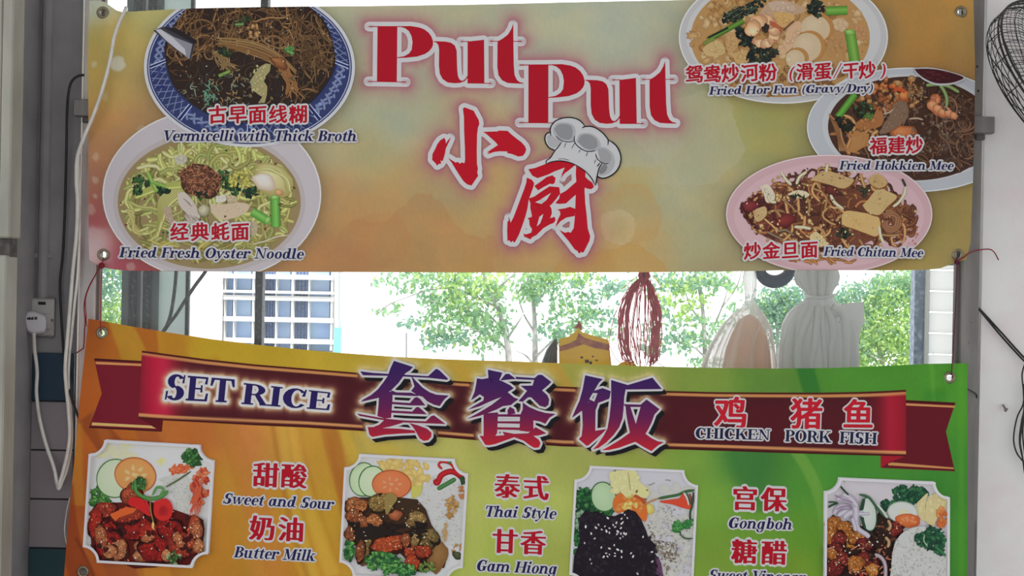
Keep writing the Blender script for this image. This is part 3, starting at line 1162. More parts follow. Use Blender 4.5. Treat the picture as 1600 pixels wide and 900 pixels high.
UP_PATCH = [
    (150, 10, (186, 190, 172)), (158, 60, (172, 152, 80)), (160, 110, (172, 150, 84)), (215, 60, (176, 158, 92)), (150, 150, (170, 146, 84)), (150, 190, (172, 128, 82)),
    (195, 140, (168, 144, 90)), (210, 190, (170, 128, 84)), (170, 240, (176, 124, 84)), (150, 280, (164, 110, 84)), (150, 320, (160, 92, 84)), (150, 350, (150, 62, 72)), (180, 400, (160, 66, 78)),
    (215, 415, (160, 72, 78)), (150, 385, (196, 184, 182)), (225, 205, (172, 134, 92)), (240, 30, (176, 170, 108)), (320, 14, (176, 174, 122)),
    (560, 30, (168, 172, 142)), (600, 80, (166, 170, 142)), (560, 160, (166, 168, 138)), (620, 200, (158, 162, 138)), (580, 240, (162, 154, 112)), (520, 240, (166, 158, 122)),
    (520, 300, (174, 140, 96)), (560, 340, (172, 134, 88)), (620, 330, (172, 138, 92)), (690, 340, (172, 136, 90)), (640, 400, (170, 132, 84)), (530, 400, (168, 122, 80)), (740, 400, (172, 140, 90)),
    (640, 290, (172, 146, 100)), (760, 330, (170, 148, 98)), (700, 300, (168, 150, 104)), (860, 60, (166, 170, 144)), (960, 40, (170, 172, 150)), (1040, 60, (160, 164, 142)), (900, 100, (166, 170, 146)),
    (1000, 230, (160, 160, 132)), (980, 290, (166, 154, 106)), (960, 340, (172, 156, 114)), (940, 400, (176, 148, 92)), (1000, 390, (176, 152, 104)), (1060, 300, (164, 162, 130)), (1100, 220, (158, 158, 128)),
    (1100, 380, (160, 158, 122)), (1160, 200, (152, 150, 96)), (1200, 180, (150, 146, 84)), (1220, 220, (152, 146, 90)), (1130, 300, (156, 152, 116)),
    (1400, 60, (157, 122, 68)), (1440, 30, (161, 122, 66)), (1470, 80, (159, 119, 64)), (1510, 60, (164, 132, 76)), (1440, 110, (157, 115, 64)), (1500, 130, (164, 122, 70)),
    (1480, 320, (147, 128, 74)), (1500, 300, (149, 132, 76)), (1470, 390, (155, 137, 82)), (1510, 380, (155, 130, 76)), (1120, 420, (151, 141, 107)), (1460, 360, (145, 132, 74))]


def up_color(X, Y):
    C = field(X, Y, UP_PATCH, 26)
    n = fbm(X / 60, Y / 45, 3, 4)[..., None] - .5
    C = C * (1 + .10 * n) + np.array([6, -2, -8]) * n * 2
    # watercolour stains with darker rims
    def stain(cx, cy, rx, ry, col, amt, rim, s):
        d = np.hypot((X - cx) / rx, (Y - cy) / ry) + .75 * (fbm(X / 55, Y / 48, s, 4) - .5)
        a = (amt * sstep(1.0, .97, d) * (.35 + .65 * sstep(.2, .95, d)) + rim * np.exp(-((d - .98) / .018) ** 2))[..., None]
        return C * (1 - a) + np.array(col, float) * a
    C = stain(650, 402, 112, 84, (168, 114, 72), .26, .14, 5)
    C = stain(590, 372, 60, 45, (168, 116, 74), .2, .04, 8)
    C = stain(985, 335, 54, 52, (178, 138, 84), .34, .24, 11)
    C = stain(960, 430, 84, 46, (180, 138, 74), .5, .34, 15)
    C = stain(968, 355, 26, 26, (188, 172, 134), .5, .25, 19)
    C = stain(1080, 215, 80, 70, (170, 168, 140), .45, .12, 23)
    C = stain(850, 415, 120, 40, (172, 134, 78), .35, .0, 29)
    C = stain(985, 220, 90, 45, (168, 168, 146), .35, .0, 33)
    # round white flecks at the left edge
    for (x, y, r, a) in ((184, 100, 13, .8), (147, 101, 6, .5), (163, 150, 8, .25), (222, 204, 9, .35), (150, 245, 7, .35), (149, 281, 7, .4), (149, 306, 4.5, .5), (141, 327, 9, .35), (205, 417, 8, .4), (200, 322, 4, .2)):
        d = np.hypot(X - x, Y - y) + 3 * (vnoise(X / 6, Y / 6, 7) - .5)
        k = (a * sstep(r, r - 2.5, d))[..., None]
        C = C * (1 - k) + np.array([192, 192, 180]) * k
    k = (sstep(352, 362, Y + 6 * (vnoise(X / 9, Y * 0, 5) - .5)) * sstep(186, 150, X) * .55)[..., None] * (1 - sstep(405, 420, Y))[..., None]
    C = C * (1 - k) + np.array([192, 178, 178]) * k
    # pink halo printed round the lettering
    d = dist_to(X, Y, pieces_a + pieces_b + pieces_c + pieces_d)
    k = (.92 * np.exp(-np.maximum(d - 6.5, 0) / 11.0))[..., None]
    C = C * (1 - k) + np.array([158, 96, 108]) * k
    # soft printed drop shadows of the plates
    for (cx, cy, rx, ry) in ((390, 105, 165, 125), (331, 302, 171, 134), (1224, 58, 163.5, 104), (1426, 203, 166, 97), (1294.5, 335, 161, 93)):
        e = (np.hypot((X - cx - 3) / rx, (Y - cy - 4) / ry) - 1) * min(rx, ry)
        k = (.34 * np.exp(-np.maximum(e, 0) / 9.0))[..., None]
        C = C * (1 - k) + np.array([84, 70, 50]) * k
    C = C * (1 + .03 * (vnoise(X * .9, Y * .16, 41) - .5))[..., None]
    return C


UP_EYES = ((161, 20), (1501, 19), (162, 398), (1496, 398))
sheet(UP, 'sheet', upper, up_L, up_R, up_T, up_B, 560, 172, up_color, [(x, y, 6.2) for x, y in UP_EYES])
for (x, y) in UP_EYES:
    eyelet(UP, x, y, upper)

# ---- printed food pictures: painted with strips, chips and blobs of ink
def up_clamp(p):
    p = p.copy()
    p[:, 0] = np.minimum(p[:, 0], up_R(p[:, 1]) - .4)
    p[:, 1] = np.maximum(p[:, 1], up_T(p[:, 0]) + .4)
    p[:, 1] = np.minimum(p[:, 1], up_B(p[:, 0]) - .4)
    return p


def in_ell(cx, cy, rx, ry, rot=0.0, wob=0.0, seed=0):
    c, s = math.cos(rot), math.sin(rot)
    rg = np.random.RandomState(seed)
    ph = rg.uniform(0, 6.3, 4)
    def f(q):
        x, y = q[:, 0] - cx, q[:, 1] - cy
        u, v = (x * c + y * s) / rx, (-x * s + y * c) / ry
        a = np.arctan2(v, u)
        lim = 1 + wob * (np.sin(3 * a + ph[0]) + .7 * np.sin(5 * a + ph[1]) + .5 * np.sin(9 * a + ph[2]))
        return np.hypot(u, v) < lim
    return f


def noodles(ik, rg, n, inside, box, pal, w=(2.5, 4), steps=(5, 11), step=7, curl=.35, flow=None, loop=.25):
    x0, y0, x1, y1 = box
    done = tries = 0
    while done < n and tries < n * 12:
        tries += 1
        p = np.array([rg.uniform(x0, x1), rg.uniform(y0, y1)])
        if not inside(p[None])[0]:
            continue
        th = rg.uniform(0, 2 * PI) if flow is None else flow(p) + rg.normal(0, .35) + (PI if rg.rand() < .5 else 0)
        b = rg.normal(0, loop)
        pts = [p]
        for _ in range(rg.randint(*steps)):
            th += rg.normal(0, curl) + b
            q = pts[-1] + step * np.array([math.cos(th), math.sin(th)])
            if not inside(q[None])[0]:
                break
            pts.append(q)
        if len(pts) < 3:
            continue
        e, m = pal[rg.randint(len(pal))]
        f = rg.uniform(.82, 1.15)
        ik.ribbon(pts, rg.uniform(*w), np.array(e) * f, np.minimum(np.array(m) * f, 235), n=3)
        done += 1


def scatter(rg, n, inside, box):
    out = []
    t = 0
    while len(out) < n and t < n * 20:
        t += 1
        p = (rg.uniform(box[0], box[2]), rg.uniform(box[1], box[3]))
        if inside(np.array([p]))[0]:
            out.append(p)
    return out


def chunks(ik, rg, n, inside, box, pal, r=(4, 9), irr=.2, n_side=12):
    for (x, y) in scatter(rg, n, inside, box):
        c0, c1 = pal[rg.randint(len(pal))]
        a = rg.uniform(*r)
        ik.blob(x, y, a, a * rg.uniform(.55, .95), rg.uniform(0, PI), c0, c1, irr, rg.randint(1 << 30), n=n_side)


def leafy(ik, rg, x, y, rx, ry, n, pal, rot=0, r=(3, 6)):
    """a ruffle of small leaf lobes"""
    for _ in range(n):
        a, q = rg.uniform(0, 2 * PI), math.sqrt(rg.rand())
        u, v = math.cos(a) * q * rx, math.sin(a) * q * ry
        c0, c1 = pal[rg.randint(len(pal))]
        s = rg.uniform(*r)
        ik.blob(x + u * math.cos(rot) - v * math.sin(rot), y + u * math.sin(rot) + v * math.cos(rot), s, s * rg.uniform(.4, .8), rg.uniform(0, PI), c0, c1, .28, rg.randint(1 << 30), n=10)


def stick(ik, a, b, w, c0, c1):
    """a cut stem: a thick bar with a light core"""
    a, b = np.array(a, float), np.array(b, float)
    ik.ribbon([a, a * .67 + b * .33 + .01, a * .33 + b * .67, b], w, c1, c0, n=4, taper=False)


def prawn(ik, cx, cy, R, th0, th1, w, cols):
    """a curled prawn: fat segmented arc, thinner to the tail"""
    c0, c1 = cols
    N = 14
    pts = []
    for i in range(N):
        t = th0 + (th1 - th0) * i / (N - 1)
        pts.append((cx + R * math.cos(t), cy + R * math.sin(t)))
    for i in range(N - 1, -1, -1):
        f = 1 - .5 * (i / (N - 1)) ** 1.5
        k = .86 if i % 2 else 1.06
        ik.blob(pts[i][0], pts[i][1], w * f * .46, w * f * .42, th0 + (th1 - th0) * i / (N - 1), np.minimum(np.array(c0) * k, 235), np.array(c1) * k, .06, i)


def plate(ik, cx, cy, rx, ry, rim, edge, well=None, rot=0.0):
    ik.ellipse(cx, cy, rx, ry, edge, rot, 96)
    ik.ellipse(cx, cy, rx - 2.2, ry - 2.0, rim, rot, 96)


def pic_dark_soup():
    rg = np.random.RandomState(11)
    Z = lambda x, y: (220 + x / 3.75, y / 3.75)
    ik = Ink(UP, clamp=up_clamp)
    cx, cy = 390, 105
    ik.ellipse(cx, cy, 165, 125, (188, 190, 196))
    ik.ellipse(cx, cy, 160, 120.5, (62, 66, 104))
    ik.ellipse(cx, cy, 158, 118.5, (168, 176, 196))
    ik.ellipse(cx, cy, 156.6, 117.2, (48, 54, 104))
    ik.ellipse(cx, cy, 154.5, 115, (47, 56, 98))
    # the blue band: panels of lattice, petals and scrolls
    ell = lambda a, f: (cx + (f * 155 + (1 - f) * 130) * math.cos(a), cy - 10 * (1 - f) + (f * 115.5 + (1 - f) * 98) * math.sin(a))
    for k in range(64):
        a = 2 * PI * k / 64
        panel = int(a / (PI / 4)) % 2
        light = (114, 124, 160)
        if panel:
            ik.line([ell(a, .05), ell(a + .14, .97)], 1.3, light, 3)
            ik.line([ell(a + .14, .05), ell(a, .97)], 1.3, light, 3)
        else:
            x, y = ell(a + .05, .5)
            th = math.atan2(y - cy, x - cx)
            for s in (-1, 1):
                u = th + s * .8
                ik.ribbon([(x - 9 * math.cos(u), y - 9 * math.sin(u)), (x + 2 * s, y), (x + 9 * math.cos(u), y + 9 * math.sin(u))], 4.4, (72, 84, 128), (130, 140, 172), n=4)
    for k in range(8):
        a = k * PI / 4
        ik.line([ell(a, 0), ell(a, 1)], 4.5, (30, 38, 92), 3)
        ik.line([ell(a - .022, 0), ell(a - .022, 1)], 1.6, (168, 178, 206), 3)
        ik.line([ell(a + .022, 0), ell(a + .022, 1)], 1.6, (168, 178, 206), 3)
    for k in range(48):
        a, f = rg.uniform(0, 2 * PI), rg.uniform(.2, .9)
        x, y = ell(a, f)
        ik.specks([(x, y)], 1.2, 2.6, [(38, 48, 108), (120, 138, 186), (58, 72, 132)], rg)
    ins = in_ell(391, 86, 132, 104, 0, .015, 2)
    fx, fy = 391, 86
    a = np.linspace(0, 2 * PI, 80, endpoint=False)
    ik.poly(np.stack([fx + 133 * np.cos(a) + 1.5 * np.sin(7 * a), fy + 105 * np.sin(a) + 1.5 * np.cos(9 * a)], 1), (44, 33, 29))
    box = (260, 12, 524, 190)
    noodles(ik, rg, 90, ins, box, [((34, 26, 22), (72, 54, 40)), ((38, 28, 24), (86, 62, 44)), ((28, 24, 24), (56, 46, 42))], (2, 4), (5, 12), 8, .25)
    up = lambda q: ins(q) & (q[:, 1] < 78 + .25 * np.abs(q[:, 0] - 391))
    fl = lambda p: math.atan2(p[1] - 60, p[0] - 391) + PI / 2
    noodles(ik, rg, 150, up, (270, 12, 522, 110), [((66, 48, 34), (124, 92, 60)), ((54, 38, 28), (104, 76, 50)), ((84, 58, 38), (148, 112, 74))], (1.6, 3.2), (6, 14), 7, .22, fl)
    rt = lambda q: ins(q) & (q[:, 0] > 455)
    noodles(ik, rg, 70, rt, (455, 40, 524, 170), [((58, 42, 30), (116, 88, 58)), ((40, 30, 24), (92, 68, 46)), ((70, 52, 36), (134, 104, 70))], (1.6, 3), (5, 10), 7, .25, lambda p: 1.2)
    # the paler skein of vermicelli sweeping across the middle
    for i in range(34):
        o = rg.uniform(-1, 1)
        p = [Z(*q) for q in ((455 + rg.uniform(-15, 30), 250 + 28 * o), (560, 262 + 34 * o), (660, 285 + 42 * o), (760, 325 + 44 * o), (840, 385 + 46 * o), (900 + 30 * rg.rand(), 470 + 55 * o))]
        k = rg.randint(1, 3)
        ik.ribbon(p[k - 1:6 - rg.randint(0, 2)], rg.uniform(1.4, 2.6), (92, 66, 40), [(158, 124, 80), (176, 146, 98), (142, 104, 64)][i % 3], n=5)
    for i in range(20):
        p = [Z(440 + rg.uniform(-20, 30), 300 + rg.uniform(-10, 20)), Z(470 + rg.uniform(-30, 40), 350), Z(520 + rg.uniform(-60, 60), 400 + rg.uniform(-20, 30))]
        ik.ribbon(p, rg.uniform(1.2, 2), (80, 62, 42), (150, 124, 84), n=5)
    for i in range(18):
        p = [Z(820 + rg.uniform(-30, 50), 400 + rg.uniform(-20, 40)), Z(880 + rg.uniform(-30, 40), 480), Z(920 + rg.uniform(-70, 30), 570 + rg.uniform(-30, 20))]
        ik.ribbon(p, rg.uniform(1.4, 2.4), (84, 56, 36), (164, 118, 74), n=5)
    ik.blob(*Z(815, 372), 13, 10, .5, (156, 102, 62), (84, 50, 30), .2, 5)
    for i in range(9):
        ik.blob(*Z(650 + rg.uniform(-30, 50), 180 + rg.uniform(-28, 40)), rg.uniform(3, 6), rg.uniform(2, 4), rg.uniform(0, 3), (188, 150, 104), (110, 78, 48), .25, i + 30, n=10)
    for (x, y) in scatter(rg, 34, lambda q: ins(q) & (q[:, 1] < 60), box):
        ik.blob(x, y, rg.uniform(2, 4), rg.uniform(1.2, 2.5), rg.uniform(0, 3), (128, 96, 62), (66, 46, 32), .3, rg.randint(9999), n=8)
    # oyster, leaves, spring onion
    ik.poly([Z(*q) for q in ((735, 375), (765, 380), (760, 420), (735, 450), (725, 480), (745, 510), (742, 560), (730, 605), (690, 608), (715, 570), (690, 555), (650, 520), (645, 475), (675, 430), (700, 395))], (150, 142, 100))
    for i in range(26):
        ik.blob(*Z(690 + rg.uniform(-35, 50), 470 + rg.uniform(-80, 90)), rg.uniform(2, 4.5), rg.uniform(1, 2.4), rg.uniform(0, 3), (196, 188, 140), (120, 112, 76), .25, i + 60, n=9)
    leafy(ik, rg, *Z(875, 290), 9, 6, 16, [((96, 150, 84), (40, 80, 44)), ((120, 166, 96), (52, 96, 52))], .6, (2, 4))
    leafy(ik, rg, *Z(495, 310), 9, 6, 14, [((46, 62, 42), (24, 34, 26)), ((58, 78, 50), (28, 40, 28))], 0, (3, 5))
    leafy(ik, rg, *Z(600, 125), 13, 5, 16, [((60, 72, 46), (28, 34, 26)), ((80, 88, 58), (34, 40, 28))], -.3, (3, 5))
    stick(ik, Z(460, 448), Z(525, 420), 5.5, (132, 158, 84), (76, 104, 44))
    stick(ik, Z(556, 148), Z(606, 145), 4.0, (120, 156, 96), (60, 92, 52))
    for i in range(60):
        x, y = Z(rg.uniform(250, 640), rg.uniform(430, 640))
        if ins(np.array([(x, y)]))[0]:
            ik.ribbon([(x, y), (x + rg.uniform(-5, 5), y + rg.uniform(-3, 6)), (x + rg.uniform(-7, 7), y + rg.uniform(2, 9))], rg.uniform(.8, 1.7), [(58, 62, 56), (92, 104, 88), (48, 44, 42)][i % 3], [(112, 118, 106), (150, 168, 146), (86, 80, 74)][i % 3], n=4)
    for i in range(14):
        x, y = Z(405 + rg.uniform(-50, 30), 520 + rg.uniform(-60, 60))
        ik.ribbon([(x, y), (x + rg.uniform(2, 8), y + rg.uniform(0, 6)), (x + rg.uniform(0, 9), y + rg.uniform(6, 14))], rg.uniform(1.4, 2.6), (52, 92, 74), (116, 164, 138), n=4)
    chunks(ik, rg, 26, lambda q: ins(q) & (q[:, 1] > 110), (270, 100, 500, 180), [((78, 58, 46), (40, 30, 26)), ((92, 80, 58), (44, 36, 28)), ((122, 106, 78), (62, 48, 36))], (2, 5), .25, 9)
    noodles(ik, rg, 26, lambda q: ins(q) & (q[:, 1] > 168), (290, 165, 490, 192), [((62, 46, 34), (122, 92, 64))], (1.6, 2.6), (4, 8), 7, .2, lambda p: 0.0)
    ik.specks(scatter(rg, 70, ins, box), .4, 1.0, [(176, 170, 160), (150, 132, 110), (120, 108, 92)], rg)
    for i in range(60):
        x, y = Z(rg.uniform(430, 960), rg.uniform(100, 600))
        if ins(np.array([(x, y)]))[0]:
            t = rg.uniform(0, PI)
            ik.ribbon([(x, y), (x + 4 * math.cos(t), y + 4 * math.sin(t)), (x + 8 * math.cos(t + .3), y + 8 * math.sin(t + .3))], rg.uniform(.8, 1.5), (120, 90, 58), (186, 156, 112), n=3)
    # soup spoon at the upper left
    ik.poly([Z(*q) for q in ((78, 182), (130, 160), (210, 185), (310, 235), (322, 262), (296, 350), (240, 318), (150, 245))], (56, 54, 62))
    ik.poly([Z(*q) for q in ((88, 178), (120, 172), (200, 220), (306, 262), (288, 350), (240, 312), (150, 240))], (128, 128, 138))
    ik.poly([Z(*q) for q in ((92, 178), (118, 174), (190, 222), (262, 290), (270, 328), (215, 292), (150, 236))], (176, 176, 184))
    ik.poly([Z(*q) for q in ((130, 160), (210, 168), (330, 238), (322, 262), (210, 200))], (36, 32, 36))
    ik.build('dish_picture', upper, 'printed picture of dark vermicelli soup in a blue patterned plate')


def pic_pale_noodles():
    rg = np.random.RandomState(12)
    Z = lambda x, y: (150 + x / 3.914, 200 + y / 3.914)
    ik = Ink(UP, clamp=up_clamp)
    ik.ellipse(331, 304, 171, 134, (214, 210, 212))
    ik.ellipse(331, 304, 168.8, 132, (178, 172, 178))
    ik.ellipse(327, 316, 150, 112, (170, 162, 162))
    ik.ellipse(327, 316, 143, 104, (140, 122, 86))
    ins = in_ell(327, 316, 139, 100, 0, .015, 4)
    box = (186, 214, 468, 422)
    pal = [((128, 128, 62), (190, 188, 124)), ((140, 138, 70), (206, 204, 146)), ((112, 110, 56), (168, 164, 100)), ((134, 140, 72), (186, 194, 120))]
    noodles(ik, rg, 60, ins, box, [((92, 84, 50), (138, 130, 78)), ((104, 96, 56), (152, 144, 88))], (5, 8), (5, 10), 8, .3)
    noodles(ik, rg, 150, ins, box, pal, (4.5, 7), (6, 13), 8, .28, None, .28)
    top = lambda q: ins(q) & (q[:, 1] < 275)
    noodles(ik, rg, 50, top, (200, 215, 460, 275), pal, (5, 7.5), (5, 10), 8, .2, lambda p: 1.3 + (p[0] - 327) * .004)
    bot = lambda q: ins(q) & (q[:, 1] > 372)
    noodles(ik, rg, 26, bot, (240, 372, 440, 422), [((120, 112, 58), (172, 164, 96)), ((100, 92, 50), (150, 142, 84))], (4, 6), (6, 10), 8, .15, lambda p: 0.1)
    for i in range(7):                        # loops sweeping from the mound down to the left
        d = i * 9
        p = [Z(580 - d * .4, 345 + d * .6), Z(470 + d, 365 + d * .8), Z(395 + d * .9, 440 + d * .7), Z(385 + d * .4, 560 + d * .3), Z(370 + d * .3, 640), Z(300 + d * 2, 705 - d)]
        ik.ribbon(p[:rg.randint(4, 7)], 6.2, (134, 132, 66), (200, 198, 138), n=6)
    for i in range(4):
        p = [Z(550, 335 + 8 * i), Z(400, 352 + 7 * i), Z(290, 385 + 8 * i), Z(240, 410 + 6 * i)]
        ik.ribbon(p, 5.5, (132, 138, 62), (196, 202, 122), n=6)
    # dark greens
    for (x, y, rx, ry, n) in ((275, 335, 14, 11, 22), (250, 380, 8, 6, 10), (775, 300, 9, 12, 16), (830, 370, 12, 10, 20), (650, 400, 16, 8, 18), (950, 400, 12, 8, 14), (410, 385, 11, 5, 10)):
        leafy(ik, rg, *Z(x, y), rx, ry, n, [((48, 84, 52), (24, 44, 32)), ((34, 58, 44), (20, 32, 28)), ((70, 116, 62), (32, 60, 36))], .3, (3, 6))
    stick(ik, Z(315, 268), Z(372, 390), 6, (148, 184, 96), (92, 132, 52))
    stick(ik, Z(345, 330), Z(430, 360), 5, (140, 178, 90), (84, 124, 48))
    # fried shallots heaped in the middle
    mound = in_ell(*Z(640, 320), 34, 24, .25, .05, 3)
    ik.blob(*Z(640, 325), 34, 25, .25, (92, 58, 44), (60, 40, 34), .1, 8)
    for (x, y) in scatter(rg, 260, mound, (276, 252, 352, 316)):
        th = rg.uniform(0, PI)
        l = rg.uniform(2, 4.5)
        dx, dy = l * math.cos(th), l * math.sin(th)
        c = [((84, 48, 36), (138, 86, 60)), ((100, 58, 40), (164, 110, 80)), ((62, 38, 32), (106, 66, 50)), ((120, 76, 52), (186, 136, 102))][rg.randint(4)]
        ik.ribbon([(x - dx, y - dy), (x + rg.uniform(-1, 1), y + rg.uniform(-1, 1)), (x + dx, y + dy)], rg.uniform(1.2, 2.2), c[0], c[1], n=3)
    leafy(ik, rg, *Z(650, 405), 12, 4, 12, [((40, 48, 40), (22, 28, 26))], .1, (2, 4))
    # fish and pork slices, clam, prawn
    for pts, c in (([(500, 400), (545, 395), (600, 455), (640, 540), (610, 560), (560, 525), (510, 470)], (186, 176, 168)), ([(545, 520), (600, 540), (640, 570), (590, 600), (555, 570)], (172, 160, 152)),
                   ([(700, 460), (760, 470), (870, 455), (935, 470), (925, 510), (860, 545), (780, 562), (735, 540), (700, 510)], (190, 172, 148)), ([(415, 490), (450, 480), (475, 560), (465, 590), (430, 560)], (168, 148, 130)),
                   ([(735, 420), (790, 412), (795, 448), (740, 455)], (206, 196, 184)), ([(800, 415), (850, 415), (865, 450), (810, 455)], (182, 164, 136)), ([(925, 580), (975, 570), (990, 620), (965, 660), (935, 640)], (170, 158, 130)),
                   ([(480, 180), (540, 165), (560, 205), (500, 225)], (176, 172, 156))):
        ik.poly([tuple(q) for q in smooth_path([Z(*q) for q in pts + pts[:1]], 3)[:-1]], c)
        P0 = np.array([Z(*q) for q in pts])
        m = P0.mean(0)
        for i in range(10):
            q = m + (P0[rg.randint(len(P0))] - m) * rg.uniform(.1, .75)
            ik.blob(q[0], q[1], rg.uniform(2, 5), rg.uniform(1, 2.2), rg.uniform(0, .8), np.minimum(np.array(c) * 1.14, 226), np.array(c) * .84, .25, rg.randint(9999), n=9)
    for i in range(8):
        a, b = Z(510 + rg.uniform(0, 120), 420 + rg.uniform(0, 130)), None
        ik.ribbon([a, (a[0] + 5, a[1] + 4), (a[0] + 9, a[1] + 9)], 1.0, (96, 84, 78), (120, 106, 98), n=3)
    ik.blob(*Z(662, 505), 10, 10, 0, (200, 196, 172), (122, 116, 88), .05, 3)
    ik.blob(*Z(1085, 320), 34, 25, .5, (206, 200, 150), (150, 140, 84), .06, 4)
    for i in range(7):
        ik.ribbon([Z(980 + i * 12, 255 - i * 2), Z(1080 + i * 14, 250 + i * 10), Z(1150 + i * 6, 310 + i * 12), Z(1170 + i * 3, 390)], 4, (150, 144, 84), (206, 202, 148), n=5)
    ik.blob(*Z(1030, 330), 18, 14, .4, (226, 216, 210), (180, 160, 140), .1, 5)
    ik.blob(*Z(1120, 395), 7, 5, .2, (208, 170, 128), (160, 112, 74), .1, 6)
    for i in range(26):
        x, y = Z(880 + rg.uniform(-60, 70), 320 + rg.uniform(-50, 50))
        ik.blob(x, y, rg.uniform(2, 5), rg.uniform(1.4, 3), rg.uniform(0, 3), (208, 204, 112), (140, 134, 56), .3, i + 90, n=9)
    stick(ik, Z(955, 510), Z(1050, 568), 14, (124, 182, 92), (70, 128, 48))
    stick(ik, Z(1095, 420), Z(1100, 605), 15, (120, 180, 88), (64, 124, 44))
    ik.blob(*Z(1096, 425), 6.5, 4, 0, (158, 200, 118), (90, 140, 62), .04, 2)
    ik.blob(*Z(1050, 566), 5, 6.5, .5, (158, 200, 118), (84, 136, 58), .04, 3)
    for i in range(6):
        ik.ribbon([Z(180 + 10 * i, 500 + 14 * i), Z(230, 520 + 22 * i), Z(200 + 15 * i, 570 + 16 * i), Z(250 + 5 * i, 600 + 8 * i)], 5, (136, 128, 68), (194, 186, 126), n=5)
    ik.ribbon([Z(960, 712), Z(1040, 690), Z(1110, 665), Z(1180, 655)], 1.6, (190, 180, 158), (220, 212, 196), n=5)
    chunks(ik, rg, 40, ins, box, [((150, 190, 100), (80, 120, 50)), ((206, 202, 168), (140, 130, 90)), ((64, 92, 56), (36, 52, 36)), ((120, 72, 54), (70, 44, 34))], (1.2, 2.6), .25, 8)
    ik.build('dish_picture', upper, 'printed picture of pale noodles with shallots on a white plate')


